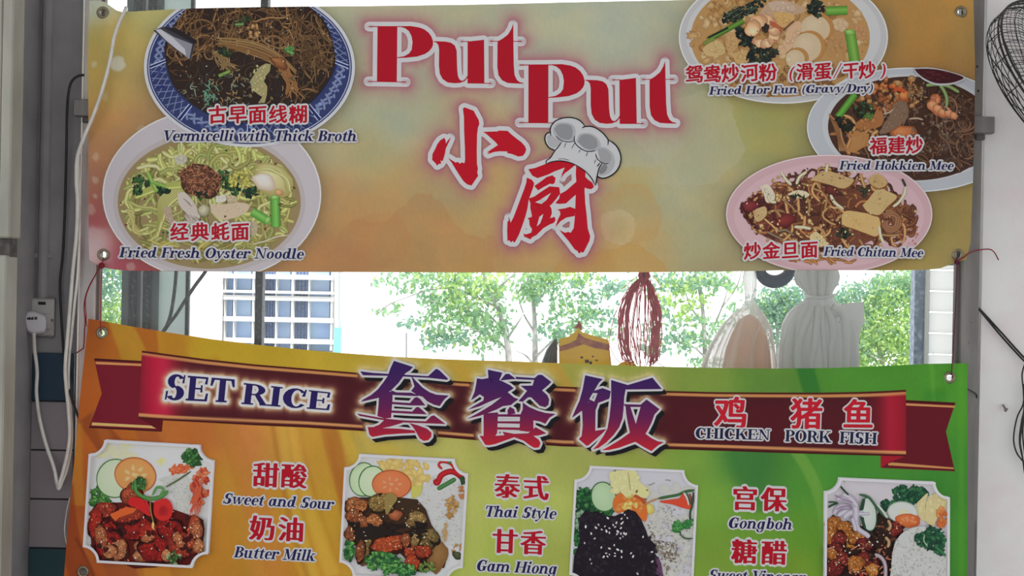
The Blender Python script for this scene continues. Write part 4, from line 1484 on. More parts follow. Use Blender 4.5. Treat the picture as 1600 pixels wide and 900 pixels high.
def pic_gravy():
    rg = np.random.RandomState(13)
    Z = lambda x, y: (1050 + x / 4.571, y / 4.571)
    ik = Ink(UP, clamp=up_clamp)
    ik.ellipse(1224, 58, 163.5, 104, (206, 206, 206))
    ik.ellipse(1224, 58, 161.5, 102, (172, 172, 174))
    ik.ellipse(1224, 56, 152, 95, (182, 182, 184))
    ik.ellipse(1219, 59, 140, 93, (166, 128, 80))
    ins = in_ell(1219, 59, 137, 90, 0, .02, 4)
    box = (1080, -4, 1358, 150)
    chunks(ik, rg, 260, ins, box, [((176, 140, 92), (138, 102, 60)), ((186, 154, 108), (150, 114, 72)), ((160, 120, 70), (128, 90, 50)), ((196, 170, 128), (150, 118, 78))], (4, 10), .25, 10)
    bot = lambda q: ins(q) & (q[:, 1] > 105)
    chunks(ik, rg, 90, bot, (1100, 100, 1340, 150), [((150, 112, 74), (112, 76, 46)), ((136, 98, 62), (98, 66, 40))], (3, 7), .25, 9)
    BEI = lambda pts, c, k=12: ([ik.poly([tuple(q) for q in smooth_path([Z(*q) for q in pts + pts[:1]], 3)[:-1]], c)] +
        [ik.blob(*(np.array([Z(*q) for q in pts]).mean(0) + (np.array(Z(*pts[rg.randint(len(pts))])) - np.array([Z(*q) for q in pts]).mean(0)) * rg.uniform(.1, .7)), rg.uniform(3, 7), rg.uniform(1.6, 3.4), rg.uniform(0, 3), np.minimum(np.array(c) * 1.1, 226), np.array(c) * .86, .25, rg.randint(9999), n=9) for _ in range(k)])
    # folded noodle sheets, meat slices
    BEI([(215, 350), (270, 300), (320, 285), (370, 330), (375, 380), (300, 405), (240, 395)], (182, 156, 108))
    BEI([(380, 240), (440, 230), (470, 290), (465, 340), (420, 380), (385, 350)], (176, 140, 94))
    BEI([(430, 400), (500, 360), (560, 380), (540, 430), (470, 460)], (180, 148, 98))
    BEI([(620, 100), (690, 20), (820, 5), (920, 45), (960, 80), (860, 110), (780, 120), (660, 150)], (170, 142, 116))
    BEI([(680, 20), (760, 8), (850, 30), (880, 70), (800, 85), (720, 80)], (178, 154, 134), 6)
    BEI([(820, 200), (900, 150), (940, 200), (900, 260), (880, 320), (790, 390), (740, 370), (800, 300)], (190, 156, 124))
    BEI([(720, 90), (800, 90), (870, 110), (860, 170), (800, 200), (750, 170)], (188, 150, 94))
    BEI([(1120, 240), (1220, 230), (1240, 330), (1190, 400), (1110, 390)], (164, 124, 80))
    BEI([(1140, 150), (1200, 130), (1260, 170), (1230, 220), (1160, 210)], (186, 160, 126))
    BEI([(1290, 180), (1360, 180), (1390, 260), (1330, 290)], (170, 128, 88), 8)
    # fish cake slices with tan skins
    for (x, y, rx, ry, r) in ((1025, 200, 25, 22, .35), (965, 335, 24, 24, .5), (880, 420, 17, 16, .3)):
        ik.ellipse(*Z(x + 18, y - 6), rx, ry, (164, 118, 68), r, 36)
        ik.ellipse(*Z(x - 2, y + 4), rx - 2.0, ry - 1.5, (184, 164, 134), r, 36)
        ik.blob(*Z(x - 12, y), rx * .7, ry * .7, r, (190, 172, 144), (184, 164, 134), .05, 4)
    # black-green leaves and stems
    DG = [((44, 52, 44), (22, 26, 26)), ((34, 40, 38), (18, 20, 22)), ((60, 74, 52), (28, 34, 28))]
    for (x, y, rx, ry, n, r) in ((440, 110, 22, 8, 34, -.45), (560, 60, 26, 7, 34, -.5), (520, 270, 12, 16, 40, -.3), (490, 230, 8, 8, 14, 0), (640, 395, 24, 11, 50, -.3), (1030, 60, 14, 12, 34, .6), (590, 340, 8, 6, 10, 0)):
        leafy(ik, rg, *Z(x, y), rx, ry, n, DG, r, (3, 6))
    for i in range(16):
        x, y = Z(430 + rg.uniform(-60, 160), 90 + rg.uniform(-40, 40))
        ik.ribbon([(x, y), (x + 5, y - 2), (x + 9, y - 5)], .8, (66, 84, 66), (100, 118, 96), n=3)
    stick(ik, Z(255, 285), Z(510, 150), 8, (98, 140, 58), (48, 86, 30))
    stick(ik, Z(255, 272), Z(400, 200), 3, (30, 40, 30), (24, 30, 26))
    stick(ik, Z(225, 315), Z(300, 275), 5, (124, 138, 66), (84, 100, 44))
    stick(ik, Z(1100, 80), Z(1250, 75), 14, (112, 164, 70), (66, 116, 42))
    stick(ik, Z(1270, 225), Z(1305, 445), 17, (118, 162, 72), (70, 118, 42))
    ik.blob(*Z(1270, 232), 8, 5, .2, (146, 186, 100), (92, 140, 60), .05, 1)
    # curled prawn
    prawn(ik, *Z(648, 235), 18, -2.9, 2.3, 25, ((224, 188, 152), (190, 136, 98)))
    ik.blob(*Z(665, 205), 6, 7, 0, (36, 34, 34), (54, 44, 38), .2, 3)
    for i in range(12):
        ik.specks([Z(rg.uniform(560, 740), rg.uniform(250, 310))], .5, .9, [(120, 40, 26), (170, 84, 48)], rg)
    for i in range(6):
        ik.ribbon([Z(690, 150 + i * 6), Z(740 + i * 8, 170 + i * 10), Z(780, 210 + i * 8)], 1.2, (140, 60, 40), (184, 108, 74), n=4)
    ik.ribbon([Z(790, 222), Z(830, 185), Z(870, 150)], 2.4, (80, 50, 46), (104, 66, 56), n=4)
    ik.specks(scatter(rg, 60, ins, box), .4, .9, [(216, 206, 188), (110, 74, 46), (196, 170, 130)], rg)
    ik.build('dish_picture', upper, 'printed picture of flat noodles with prawn and fish cake')


def pic_hokkien():
    rg = np.random.RandomState(14)
    Z = lambda x, y: (1250 + x / 4.089, 90 + y / 4.089)
    ik = Ink(UP, clamp=up_clamp)
    ik.ellipse(1426, 203, 166, 97, (196, 200, 206), .04)
    ik.ellipse(1426, 203, 164, 95, (166, 170, 176), .04)
    ik.ellipse(1424, 200, 140, 84, (176, 178, 182), .04)
    ik.ellipse(1424, 201, 131, 81, (64, 42, 33), .04)
    ins = in_ell(1424, 201, 128, 78, .04, .02, 4)
    box = (1294, 120, 1524, 282)
    dk = [((44, 30, 26), (92, 64, 48)), ((36, 26, 24), (74, 52, 42)), ((60, 40, 30), (120, 82, 58)), ((52, 34, 28), (104, 74, 54))]
    noodles(ik, rg, 110, ins, box, dk, (3, 5), (5, 11), 8, .28, None, .25)
    rt = lambda q: ins(q) & (q[:, 0] > 1462)
    noodles(ik, rg, 60, rt, (1462, 150, 1522, 275), [((50, 36, 32), (104, 78, 64)), ((66, 46, 38), (132, 98, 76)), ((40, 30, 28), (84, 62, 52))], (2.6, 4.4), (6, 11), 7, .25, lambda p: .6, .3)
    lf = lambda q: ins(q) & (q[:, 0] < 1372) & (q[:, 1] > 180)
    noodles(ik, rg, 30, lf, (1296, 180, 1372, 250), [((96, 60, 34), (176, 124, 76)), ((84, 52, 32), (152, 104, 64)), ((110, 72, 42), (190, 142, 94))], (4, 6), (4, 8), 8, .2, lambda p: .25)
    for i in range(5):
        ik.ribbon([Z(185 + 6 * i, 360 + 8 * i), Z(215 + 8 * i, 430), Z(245 + 5 * i, 520), Z(250 + 12 * i, 600)], 4.5, (92, 60, 38), (172, 126, 84), n=5)
    ik.poly([Z(*q) for q in ((340, 470), (440, 490), (430, 560), (340, 610), (300, 600), (320, 540))], (160, 112, 66))
    for i in range(12):
        ik.ribbon([Z(330 + 8 * i, 480 + rg.uniform(0, 40)), Z(330 + 7 * i, 540), Z(310 + 8 * i, 600 - i * 3)], 2.5, (112, 72, 40), (188, 140, 88), n=4)
    chunks(ik, rg, 60, lambda q: ins(q) & (q[:, 1] < 175) & (q[:, 0] < 1440), (1340, 118, 1440, 175), [((176, 112, 58), (112, 62, 34)), ((186, 144, 96), (120, 82, 50)), ((150, 92, 52), (92, 54, 34)), ((196, 128, 72), (130, 66, 36))], (3, 7), .25, 10)
    prawn(ik, *Z(580, 235), 20, .1, 1.9, 18, ((200, 132, 74), (140, 72, 38)))
    for i in range(10):
        ik.ribbon([Z(570 + rg.uniform(-20, 90), 195 + rg.uniform(-20, 30)), Z(620 + rg.uniform(-20, 50), 205), Z(660, 215 + rg.uniform(-20, 20))], 1.8, (150, 54, 28), (200, 96, 52), n=4)
    for i in range(40):
        ik.blob(*Z(750 + rg.uniform(-70, 60), 215 + rg.uniform(-40, 60)), rg.uniform(2, 4), rg.uniform(1, 2.4), rg.uniform(0, 3), (168, 136, 96), (74, 52, 38), .3, i, n=8)
    # pork slices and prawns
    ik.poly([tuple(q) for q in smooth_path([Z(*q) for q in ((590, 300), (640, 275), (680, 300), (685, 380), (640, 430), (560, 480), (500, 485), (540, 420), (570, 360), (590, 300))], 4)[:-1]], (116, 92, 74))
    for i in range(30):
        ik.blob(*Z(600 + rg.uniform(-70, 70), 385 + rg.uniform(-95, 80)), rg.uniform(3, 7), rg.uniform(.8, 1.6), -1.0, (146, 122, 102), (92, 70, 56), .2, i, n=8)
    ik.poly([tuple(q) for q in smooth_path([Z(*q) for q in ((350, 420), (420, 375), (500, 340), (530, 380), (510, 440), (420, 460), (350, 450), (350, 420))], 4)[:-1]], (150, 98, 58))
    chunks(ik, rg, 12, in_ell(*Z(440, 415), 20, 8, -.3), (1335, 175, 1385, 205), [((176, 122, 74), (128, 80, 46))], (3, 6), .2, 9)
    prawn(ik, *Z(890, 330), 17, -2.0, 1.35 - 3.1, 18, ((214, 150, 104), (156, 84, 50)))
    prawn(ik, *Z(905, 290), 15, 1.2, 3.7, 18, ((212, 154, 116), (158, 90, 60)))
    for i in range(5):
        ik.blob(*Z(840 + i * 34, 310 + i * 22 - 6 * i * (i > 2)), 9 - i * .5, 8 - i * .6, .6, (216, 158, 116), (162, 92, 60), .08, i)
    ik.blob(*Z(660, 480), 21, 11, -.1, (196, 124, 74), (128, 66, 38), .08, 7)
    for i in range(5):
        ik.ribbon([Z(600 + i * 28, 500), Z(612 + i * 28, 465), Z(640 + i * 22, 450)], 1.2, (150, 84, 48), (214, 150, 100), n=4)
    chunks(ik, rg, 40, lambda q: ins(q) & (q[:, 0] > 1415), (1415, 170, 1480, 240), [((132, 112, 90), (66, 50, 42)), ((112, 92, 76), (56, 42, 38)), ((150, 128, 104), (80, 60, 50))], (2.5, 5), .3, 9)
    # greens
    stick(ik, Z(240, 380), Z(350, 235), 11, (100, 158, 66), (50, 100, 34))
    leafy(ik, rg, *Z(400, 340), 17, 12, 50, [((66, 84, 50), (28, 34, 26)), ((40, 46, 34), (22, 24, 22)), ((84, 110, 62), (36, 48, 30))], .2, (2.5, 5))
    leafy(ik, rg, *Z(280, 430), 15, 8, 30, [((30, 34, 30), (18, 20, 20)), ((44, 50, 38), (22, 26, 24))], .5, (3, 5))
    leafy(ik, rg, *Z(440, 375), 6, 5, 12, [((96, 130, 62), (48, 76, 36))], 0, (2, 4))
    for q in ([(880, 170), (910, 210), (930, 260), (930, 320)], [(900, 175), (950, 190), (1010, 225)], [(800, 180), (850, 175), (900, 172)]):
        ik.ribbon([Z(*p) for p in q], 5.5, (84, 104, 62), (140, 164, 104), n=6)
    for q in ([(525, 320), (540, 350), (530, 365)], [(530, 360), (560, 355), (590, 335)], [(690, 395), (740, 390), (780, 400)]):
        ik.ribbon([Z(*p) for p in q], 3, (128, 104, 84), (182, 164, 142), n=4)
    # saucer of dark chilli at the plate's far edge
    ik.poly([tuple(q) for q in smooth_path([Z(*q) for q in ((715, 70), (740, 110), (790, 150), (860, 178), (930, 180), (1000, 165), (1050, 128), (960, 95), (880, 75), (800, 66), (715, 70))], 5)[:-1]], (176, 176, 180))
    ik.poly([tuple(q) for q in smooth_path([Z(*q) for q in ((724, 76), (750, 108), (800, 143), (860, 166), (930, 168), (995, 155), (1038, 130), (960, 100), (880, 82), (800, 74), (724, 76))], 5)[:-1]], (62, 24, 30))
    for i in range(16):
        ik.blob(*Z(880 + rg.uniform(-110, 110), 122 + rg.uniform(-28, 28)), rg.uniform(2, 5), rg.uniform(1, 2), .2, (98, 40, 42), (66, 26, 32), .2, i, n=8)
    ik.specks(scatter(rg, 50, ins, box), .4, .8, [(190, 180, 168), (150, 110, 80)], rg)
    ik.build('dish_picture', upper, 'printed picture of brown noodles with prawns and greens')


def pic_pink_plate():
    rg = np.random.RandomState(15)
    Z = lambda x, y: (1125 + x / 4.615, 230 + y / 4.615)
    ik = Ink(UP, clamp=up_clamp)
    ik.ellipse(1294.5, 335, 161, 93, (206, 186, 188))
    ik.ellipse(1294.5, 335, 159, 91, (184, 152, 158))
    ik.ellipse(1294.5, 337, 148, 82, (190, 160, 166))
    reg = in_ell(1297, 333, 132, 70, .06, .035, 9)
    box = (1158, 255, 1440, 414)
    ik.blob(1280, 336, 116, 56, .06, (84, 48, 36), (112, 66, 52), .05, 3, n=40)
    pal = [((70, 38, 26), (140, 88, 56)), ((56, 30, 26), (112, 66, 46)), ((92, 50, 34), (168, 112, 70)), ((48, 28, 26), (88, 52, 44))]
    noodles(ik, rg, 150, reg, box, pal, (3.5, 5.5), (4, 10), 7, .35, None, .35)
    red = in_ell(*Z(340, 470), 46, 30, .2, .04, 2)
    noodles(ik, rg, 60, red, (1158, 310, 1250, 370), [((54, 22, 24), (106, 52, 46)), ((40, 20, 22), (84, 40, 38)), ((76, 30, 30), (128, 68, 56))], (3, 5), (4, 9), 6, .35)
    rr = in_ell(*Z(1270, 520), 34, 38, .2, .04, 5)
    noodles(ik, rg, 46, rr, (1366, 300, 1438, 382), [((72, 38, 28), (140, 88, 60)), ((56, 30, 26), (112, 68, 50)), ((96, 56, 38), (160, 108, 72))], (4, 6), (5, 9), 6, .3, None, .45)
    chunks(ik, rg, 150, reg, box, [((196, 168, 114), (120, 82, 48)), ((176, 138, 84), (100, 62, 38)), ((150, 104, 62), (78, 44, 30)), ((210, 190, 142), (140, 104, 64))], (1.8, 4.2), .3, 8)
    noodles(ik, rg, 34, reg, box, [((126, 88, 54), (190, 150, 100))], (3.5, 5), (4, 8), 7, .3, None, .4)
    # browned omelette and fish cake squares
    for pts, c in (([(870, 490), (910, 460), (1000, 470), (1140, 510), (1130, 640), (1040, 620), (960, 590), (880, 560)], (188, 158, 104)), ([(1020, 420), (1060, 380), (1130, 300), (1200, 320), (1270, 360), (1200, 430), (1140, 490), (1060, 470)], (182, 156, 108)),
                   ([(640, 240), (720, 190), (800, 180), (900, 215), (960, 240), (890, 300), (780, 270), (700, 250)], (178, 150, 104)), ([(1060, 230), (1130, 190), (1200, 260), (1140, 300), (1080, 270)], (176, 146, 100)),
                   ([(640, 640), (690, 610), (760, 680), (780, 700), (700, 720), (650, 690)], (196, 178, 132)), ([(250, 450), (320, 430), (330, 490), (270, 540), (240, 500)], (182, 156, 112)),
                   ([(480, 340), (560, 310), (640, 340), (600, 370), (520, 360)], (198, 186, 156)), ([(280, 290), (340, 270), (390, 340), (380, 390), (330, 400), (310, 340)], (198, 188, 168))):
        sm = [tuple(q) for q in smooth_path([Z(*q) for q in pts + pts[:1]], 3)[:-1]]
        cen = np.array(sm).mean(0)
        ik.poly([tuple(cen + (np.array(q) - cen) * 1.05 + (0.6, 1.2)) for q in sm], (112, 66, 36))
        ik.poly(sm, c)
        for i in range(14):
            q = cen + (np.array(sm[rg.randint(len(sm))]) - cen) * rg.uniform(.1, .82)
            ik.blob(q[0], q[1], rg.uniform(2, 5), rg.uniform(1, 2.6), rg.uniform(0, 3), np.minimum(np.array(c) * 1.08, 226), np.array(c) * rg.uniform(.82, .94), .25, rg.randint(9999), n=9)
        for i in range(5):
            q = cen + (np.array(sm[rg.randint(len(sm))]) - cen) * rg.uniform(.1, .7)
            ik.specks([q], .4, .8, [(110, 70, 40), (70, 46, 36)], rg)
    # bean sprouts
    for q in ([(545, 270), (570, 215), (620, 180)], [(435, 180), (470, 235), (510, 275)], [(790, 345), (820, 400), (885, 450)], [(1330, 290), (1320, 340), (1280, 400), (1240, 430)], [(1140, 570), (1150, 640), (1175, 700)],
              [(760, 180), (765, 150), (770, 130)], [(530, 575), (600, 580), (650, 590)], [(340, 350), (360, 390), (400, 400)]):
        ik.ribbon([Z(*p) for p in q], 5, (160, 142, 108), (214, 204, 180), n=6)
    for q in ([(330, 610), (380, 635), (450, 670)], [(410, 610), (470, 600), (530, 640)]):
        ik.ribbon([Z(*p) for p in q], 4, (46, 34, 30), (150, 128, 100), n=6)
    ik.blob(*Z(470, 530), 16, 10, -.4, (128, 52, 48), (84, 30, 34), .12, 5)
    ik.blob(*Z(215, 425), 13, 8, -.2, (128, 50, 54), (90, 34, 40), .12, 6)
    ik.blob(*Z(800, 315), 12, 7, .3, (104, 48, 42), (70, 34, 34), .15, 8)
    leafy(ik, rg, *Z(880, 620), 11, 7, 22, [((58, 74, 48), (28, 34, 28)), ((40, 44, 36), (24, 26, 24))], .3, (2.5, 5))
    leafy(ik, rg, *Z(560, 360), 12, 3, 12, [((46, 58, 38), (26, 32, 26))], .1, (2, 3.5))
    leafy(ik, rg, *Z(1030, 320), 8, 8, 16, [((74, 70, 54), (40, 38, 34))], 0, (2.5, 4))
    ik.ribbon([Z(1305, 230), Z(1320, 260), Z(1330, 285)], 3.6, (34, 36, 30), (58, 62, 46), n=4)
    for i in range(3):                       # the big curled noodle
        ik.ribbon([Z(1160 + 10 * i, 480 + 14 * i), Z(1220, 460 + 16 * i), Z(1285 - 12 * i, 510), Z(1280 - 14 * i, 580 - 6 * i), Z(1220, 610 - 16 * i), Z(1170 + 12 * i, 570 - 6 * i), Z(1185 + 10 * i, 530)], 5.2, (96, 62, 46), (156, 112, 80), n=6)
    noodles(ik, rg, 14, in_ell(*Z(720, 810), 62, 9, 0, .05, 3), (1216, 394, 1350, 416), [((112, 72, 44), (182, 130, 82))], (3.5, 5), (4, 9), 7, .4, None, .5)
    ik.specks(scatter(rg, 90, reg, box), .5, 1.3, [(226, 206, 160), (196, 160, 104), (60, 34, 28)], rg)
    for i in range(14):
        ik.specks([Z(rg.uniform(1280, 1420), rg.uniform(560, 700))], .8, 2.0, [(140, 80, 66), (160, 106, 92)], rg)
    ik.build('dish_picture', upper, 'printed picture of fried noodles on a pink plate')


pic_gravy()
pic_pale_noodles()
pic_dark_soup()
pic_hokkien()
pic_pink_plate()


# ---- lettering of the upper banner
ik = Ink(UP)
ik.glyphs(pieces_a, RED_INK, WHITE_INK, 7.0, 26, L=16)
ik.glyphs(pieces_b, RED_INK, WHITE_INK, 7.0, 26, L=16)
ik.build('title_lettering', upper, 'big red serif words with white outline')
ik = Ink(UP)
ik.glyphs(pieces_c, (172, 14, 34), WHITE_INK, 7.0, 26, L=16)
ik.glyphs(pieces_d, (172, 14, 34), WHITE_INK, 7.0, 26, L=16)
ik.glyphs(chu_holes, WHITE_INK)
ik.build('brush_lettering', upper, 'two big red brushed characters with white outline')


def hat(cloth, parent):
    ik = Ink(cloth)
    H = lambda pts: scaled(pts, 820, 170, 7.5)
    body = [(248, 645), (252, 608), (300, 572), (350, 495), (335, 482), (290, 462), (255, 420), (240, 380), (236, 335), (250, 300), (275, 283), (298, 276), (298, 240), (318, 190), (365, 142), (440, 112), (530, 104),
            (610, 122), (665, 158), (705, 210), (770, 208), (840, 233), (910, 283), (955, 335), (976, 366), (1035, 402), (1085, 455), (1118, 530), (1125, 600), (1105, 680), (1055, 750), (985, 797), (920, 816), (870, 805),
            (848, 785), (838, 840), (828, 895), (818, 898), (790, 830), (725, 750), (645, 690), (560, 645), (480, 620), (400, 612), (320, 622)]
    ik.poly(H(body), (184, 185, 188))
    def sm(pts):
        return [tuple(p) for p in smooth_path(pts + [pts[0]], 5)[:-1]]
    G1, G2 = (132, 133, 137), (160, 161, 165)
    for pts, c in (([(330, 230), (370, 175), (450, 160), (540, 175), (590, 230), (590, 320), (560, 370), (480, 372), (400, 345), (340, 300)], G2),
                   ([(345, 240), (390, 190), (470, 180), (540, 205), (560, 280), (540, 350), (470, 362), (400, 330)], G1),
                   ([(600, 380), (640, 300), (740, 285), (830, 320), (885, 400), (880, 470), (790, 488), (700, 470)], G2),
                   ([(620, 385), (660, 315), (750, 305), (830, 350), (850, 440), (780, 480), (690, 455)], G1),
                   ([(850, 470), (920, 450), (1010, 500), (1050, 590), (1040, 680), (980, 760), (900, 785), (870, 760), (920, 650), (980, 640), (900, 610)], G2),
                   ([(850, 480), (930, 470), (1000, 530), (1010, 610), (960, 632), (890, 610)], (146, 146, 150)),
                   ([(890, 690), (930, 650), (965, 680), (940, 740), (890, 765), (870, 740)], (118, 118, 122)),
                   ([(258, 330), (300, 300), (350, 340), (420, 380), (370, 450), (310, 450), (270, 400)], G2)):
        ik.poly(H(sm(pts)), c)
    K = (16, 16, 20)
    def ln(pts, w):
        ik.ribbon(H(pts), w, K, K, n=6)
    ln([(350, 495), (335, 482), (290, 462), (255, 420), (238, 380), (236, 335), (250, 300), (275, 283), (300, 278)], 1.9)
    ln([(305, 315), (298, 276), (298, 240), (318, 190), (365, 142), (440, 112), (530, 104), (610, 122), (665, 158), (705, 210)], 1.8)
    ln([(670, 230), (700, 212), (770, 208), (840, 233), (910, 283), (955, 335), (976, 370), (972, 430)], 1.8)
    ln([(970, 362), (1035, 402), (1085, 455), (1118, 530), (1125, 600), (1105, 680), (1055, 750), (985, 797), (920, 816), (870, 805), (848, 785)], 2.0)
    ln([(360, 320), (400, 355), (450, 380), (520, 390), (582, 378)], 1.3)
    ln([(580, 318), (580, 380), (610, 430), (660, 470), (720, 498), (780, 500), (832, 490)], 1.4)
    ln([(828, 525), (845, 580), (890, 625), (940, 645), (985, 640)], 1.3)
    ln([(435, 385), (390, 450), (350, 497), (300, 575), (254, 608), (248, 645)], 1.5)
    ln([(905, 640), (870, 700), (850, 775), (838, 840), (828, 900)], 1.8)
    ln([(248, 645), (320, 622), (400, 612), (480, 620), (560, 645), (645, 690), (725, 750), (790, 830), (820, 898)], 1.5)
    for a, b in (((485, 400), (460, 456)), ((585, 400), (548, 468)), ((650, 480), (630, 516)), ((735, 510), (720, 556)), ((830, 595), (815, 642)), ((885, 630), (852, 678)), ((870, 640), (845, 680))):
        ln([a, b], .9)
    ln([(390, 590), (450, 588), (520, 605)], .8)
    ik.build('chef_hat_emblem', parent, 'cartoon white chef hat leaning on the brushed character')


hat(UP, upper)


def captions(cloth, parent, name, label, chars, lines, chcol=RED_INK, rise=.07, bx=.030, by=.020, r=2.7):
    ik = Ink(cloth)
    for (ch, x, y, s, rot) in chars:
        if ch in '(/)':
            pcs = serif_text(ch, (x - 4, y + s * .36), (x + 4, y + s * .36), s * .72, .18)
            ik.glyphs(pcs, chcol, WHITE_INK, r, 10)
            continue
        base = cjk_char(ch, x, y, s, rot, rise, 0.0001, 0.0001)[:1]
        bold = cjk_char(ch, x, y, s, rot, rise, bx, by)
        ik.glyphs(base, WHITE_INK, WHITE_INK, r + bx * s, 12)
        ik.glyphs(bold, chcol)
    if ik.V:
        ik.build(name[0], parent, label[0])
    ik = Ink(cloth)
    for (s, p0, p1, cap) in lines:
        pcs = serif_text(s, p0, p1, cap)
        ik.glyphs(pcs, NAVY_INK, WHITE_INK, r, 12)
    if ik.V:
        ik.build(name[1], parent, label[1])


CAP = ('chinese_caption', 'english_caption')


def cap(cloth, parent, what, chars, lines, **k):
    captions(cloth, parent, CAP, ('red characters with white outline ' + what, 'navy slanted lettering with white outline ' + what), chars, lines, **k)


cap(UP, upper, 'on the dark noodle soup picture', [(c, x, 179.5, 29.5, 0) for c, x in zip('古早面线糊', (341, 372.5, 403.5, 435.5, 467))], [('Vermicelli with Thick Broth', (254, 220.5), (556, 221), 16.5)])
cap(UP, upper, 'on the pale noodle picture', [(c, x, 362, 29.5, 0) for c, x in zip('经典蚝面', (281, 313, 345, 376))], [('Fried Fresh Oyster Noodle', (186.5, 402), (473, 404.5), 15.8)])
cap(UP, upper, 'on the picture of flat noodles in gravy', [('鸳', 1085, 116, 29, -.03), ('鸯', 1113.4, 115.5, 29, -.03), ('炒', 1140.8, 114.5, 29, -.03), ('河', 1170.8, 114, 29, -.03), ('粉', 1199.4, 113.5, 29, -.03), ('(', 1234, 114, 28, 0),
     ('滑', 1257, 112, 28, -.03), ('蛋', 1285, 111.5, 28, -.03), ('/', 1305, 111, 28, 0), ('干', 1329, 110.5, 27, -.03), ('炒', 1354, 110, 28, -.03), (')', 1378, 110, 28, 0)],
    [('Fried Hor Fun (Gravy/Dry)', (1107, 148.6), (1362, 144.2), 12.7)])
cap(UP, upper, 'on the brown noodle and prawn picture', [(c, x, y, 28, 0) for c, x, y in zip('福建炒', (1371.5, 1399.5, 1427), (228, 227.5, 227))], [('Fried Hokkien Mee', (1309.5, 265.6), (1486, 266), 13.6)])
cap(UP, upper, 'on the pink plate picture', [(c, x, y, 28, 0) for c, x, y in zip('炒金旦面', (1174.8, 1204, 1233.3, 1263), (392, 391.5, 391, 390))], [('Fried Chitan Mee', (1285, 399.7), (1438.5, 402), 14)])

# ---- lower banner ---------------------------------------------------------------------------
def lo_T(x):
    return interp(x, [(90, 490), (135, 497.5), (160, 501.5), (200, 509), (260, 519), (330, 530), (400, 538.5), (470, 546), (540, 552), (620, 557.5), (700, 561.5), (800, 564.5), (900, 568.5), (1000, 572), (1100, 574.5),
                      (1200, 576), (1300, 575), (1400, 571), (1450, 568.5), (1480, 568), (1530, 567.5)])


def lo_B(x):
    return interp(x, [(90, 905), (500, 925), (1000, 945), (1500, 960)])


def lo_L(y):
    return interp(y, [(490, 138), (497, 138), (520, 136), (560, 131.5), (620, 125), (680, 120), (740, 114), (800, 108), (860, 103), (900, 100), (960, 95)])


def lo_R(y):
    return interp(y, [(560, 1512.5), (600, 1511.5), (700, 1512), (760, 1511.5), (850, 1512), (900, 1511), (960, 1510)])


def lo_Y(x, y):
    w = .004 * np.sin(x / 150.0 + y / 300) + .0025 * np.sin(x / 70.0 + .6 - y / 260)
    def ridge(x0, y0, x1, y1, s, a):
        dx, dy = x1 - x0, y1 - y0
        l = math.hypot(dx, dy)
        t = ((x - x0) * dx + (y - y0) * dy) / l
        d = ((x - x0) * -dy + (y - y0) * dx) / l
        return -a * np.exp(-(d / s) ** 2) * sstep(0, 14, t) * (1 - sstep(l * .35, l, t))
    w = w + ridge(160, 520, 240, 580, 15, 0.0042) + ridge(160, 520, 150, 640, 15, 0.0028) + ridge(1483, 590, 1400, 640, 16, 0.0035) + ridge(1483, 590, 1488, 760, 15, 0.0028)
    w = w + ridge(1483, 590, 1360, 595, 17, 0.0028) + ridge(130, 893, 240, 800, 15, 0.0028)
    return w - .007


LO = Cloth(lo_Y, 80, 480, 1540, 980)
lower = empty('banner', P3(815, 930, -.004), 'orange to green banner with maroon ribbon and framed rice dishes, hung lower', 'banner')

TAO = [
    [(135, 138), (250, 152), (380, 160), (730, 180), (795, 118), (815, 120), (840, 140), (905, 205), (890, 212), (740, 195), (400, 178), (158, 172)],
    [(430, 46), (520, 75), (598, 100), (570, 130), (530, 155), (470, 240), (410, 300), (350, 350), (295, 370), (140, 405), (160, 385), (230, 345), (290, 295), (340, 230), (375, 180), (400, 110)],
    [(580, 175), (620, 220), (680, 280), (740, 320), (800, 342), (910, 350), (870, 385), (830, 442), (780, 430), (720, 400), (680, 360), (640, 350), (580, 310), (610, 270)],
    [(300, 340), (420, 310), (415, 420), (405, 545), (350, 552), (285, 530), (295, 440)],
    [(400, 300), (450, 322), (580, 325), (640, 345), (640, 356), (420, 345)],
    [(410, 405), (570, 415), (610, 368), (635, 364), (660, 380), (705, 437), (580, 437), (415, 425)],
    [(405, 480), (590, 490), (625, 452), (645, 450), (670, 470), (718, 514), (590, 510), (405, 500)],
    [(106, 507), (340, 550), (520, 568), (710, 575), (755, 530), (780, 523), (810, 545), (882, 599), (700, 592), (500, 585), (355, 568), (130, 528)],
    [(350, 560), (520, 570), (500, 590), (400, 620), (330, 635), (480, 640), (610, 655), (620, 677), (500, 682), (350, 692), (240, 712), (215, 692), (200, 625), (250, 625), (300, 605)],
    [(565, 590), (640, 610), (720, 640), (758, 675), (757, 710), (730, 740), (690, 747), (655, 725), (630, 680), (600, 630)]]
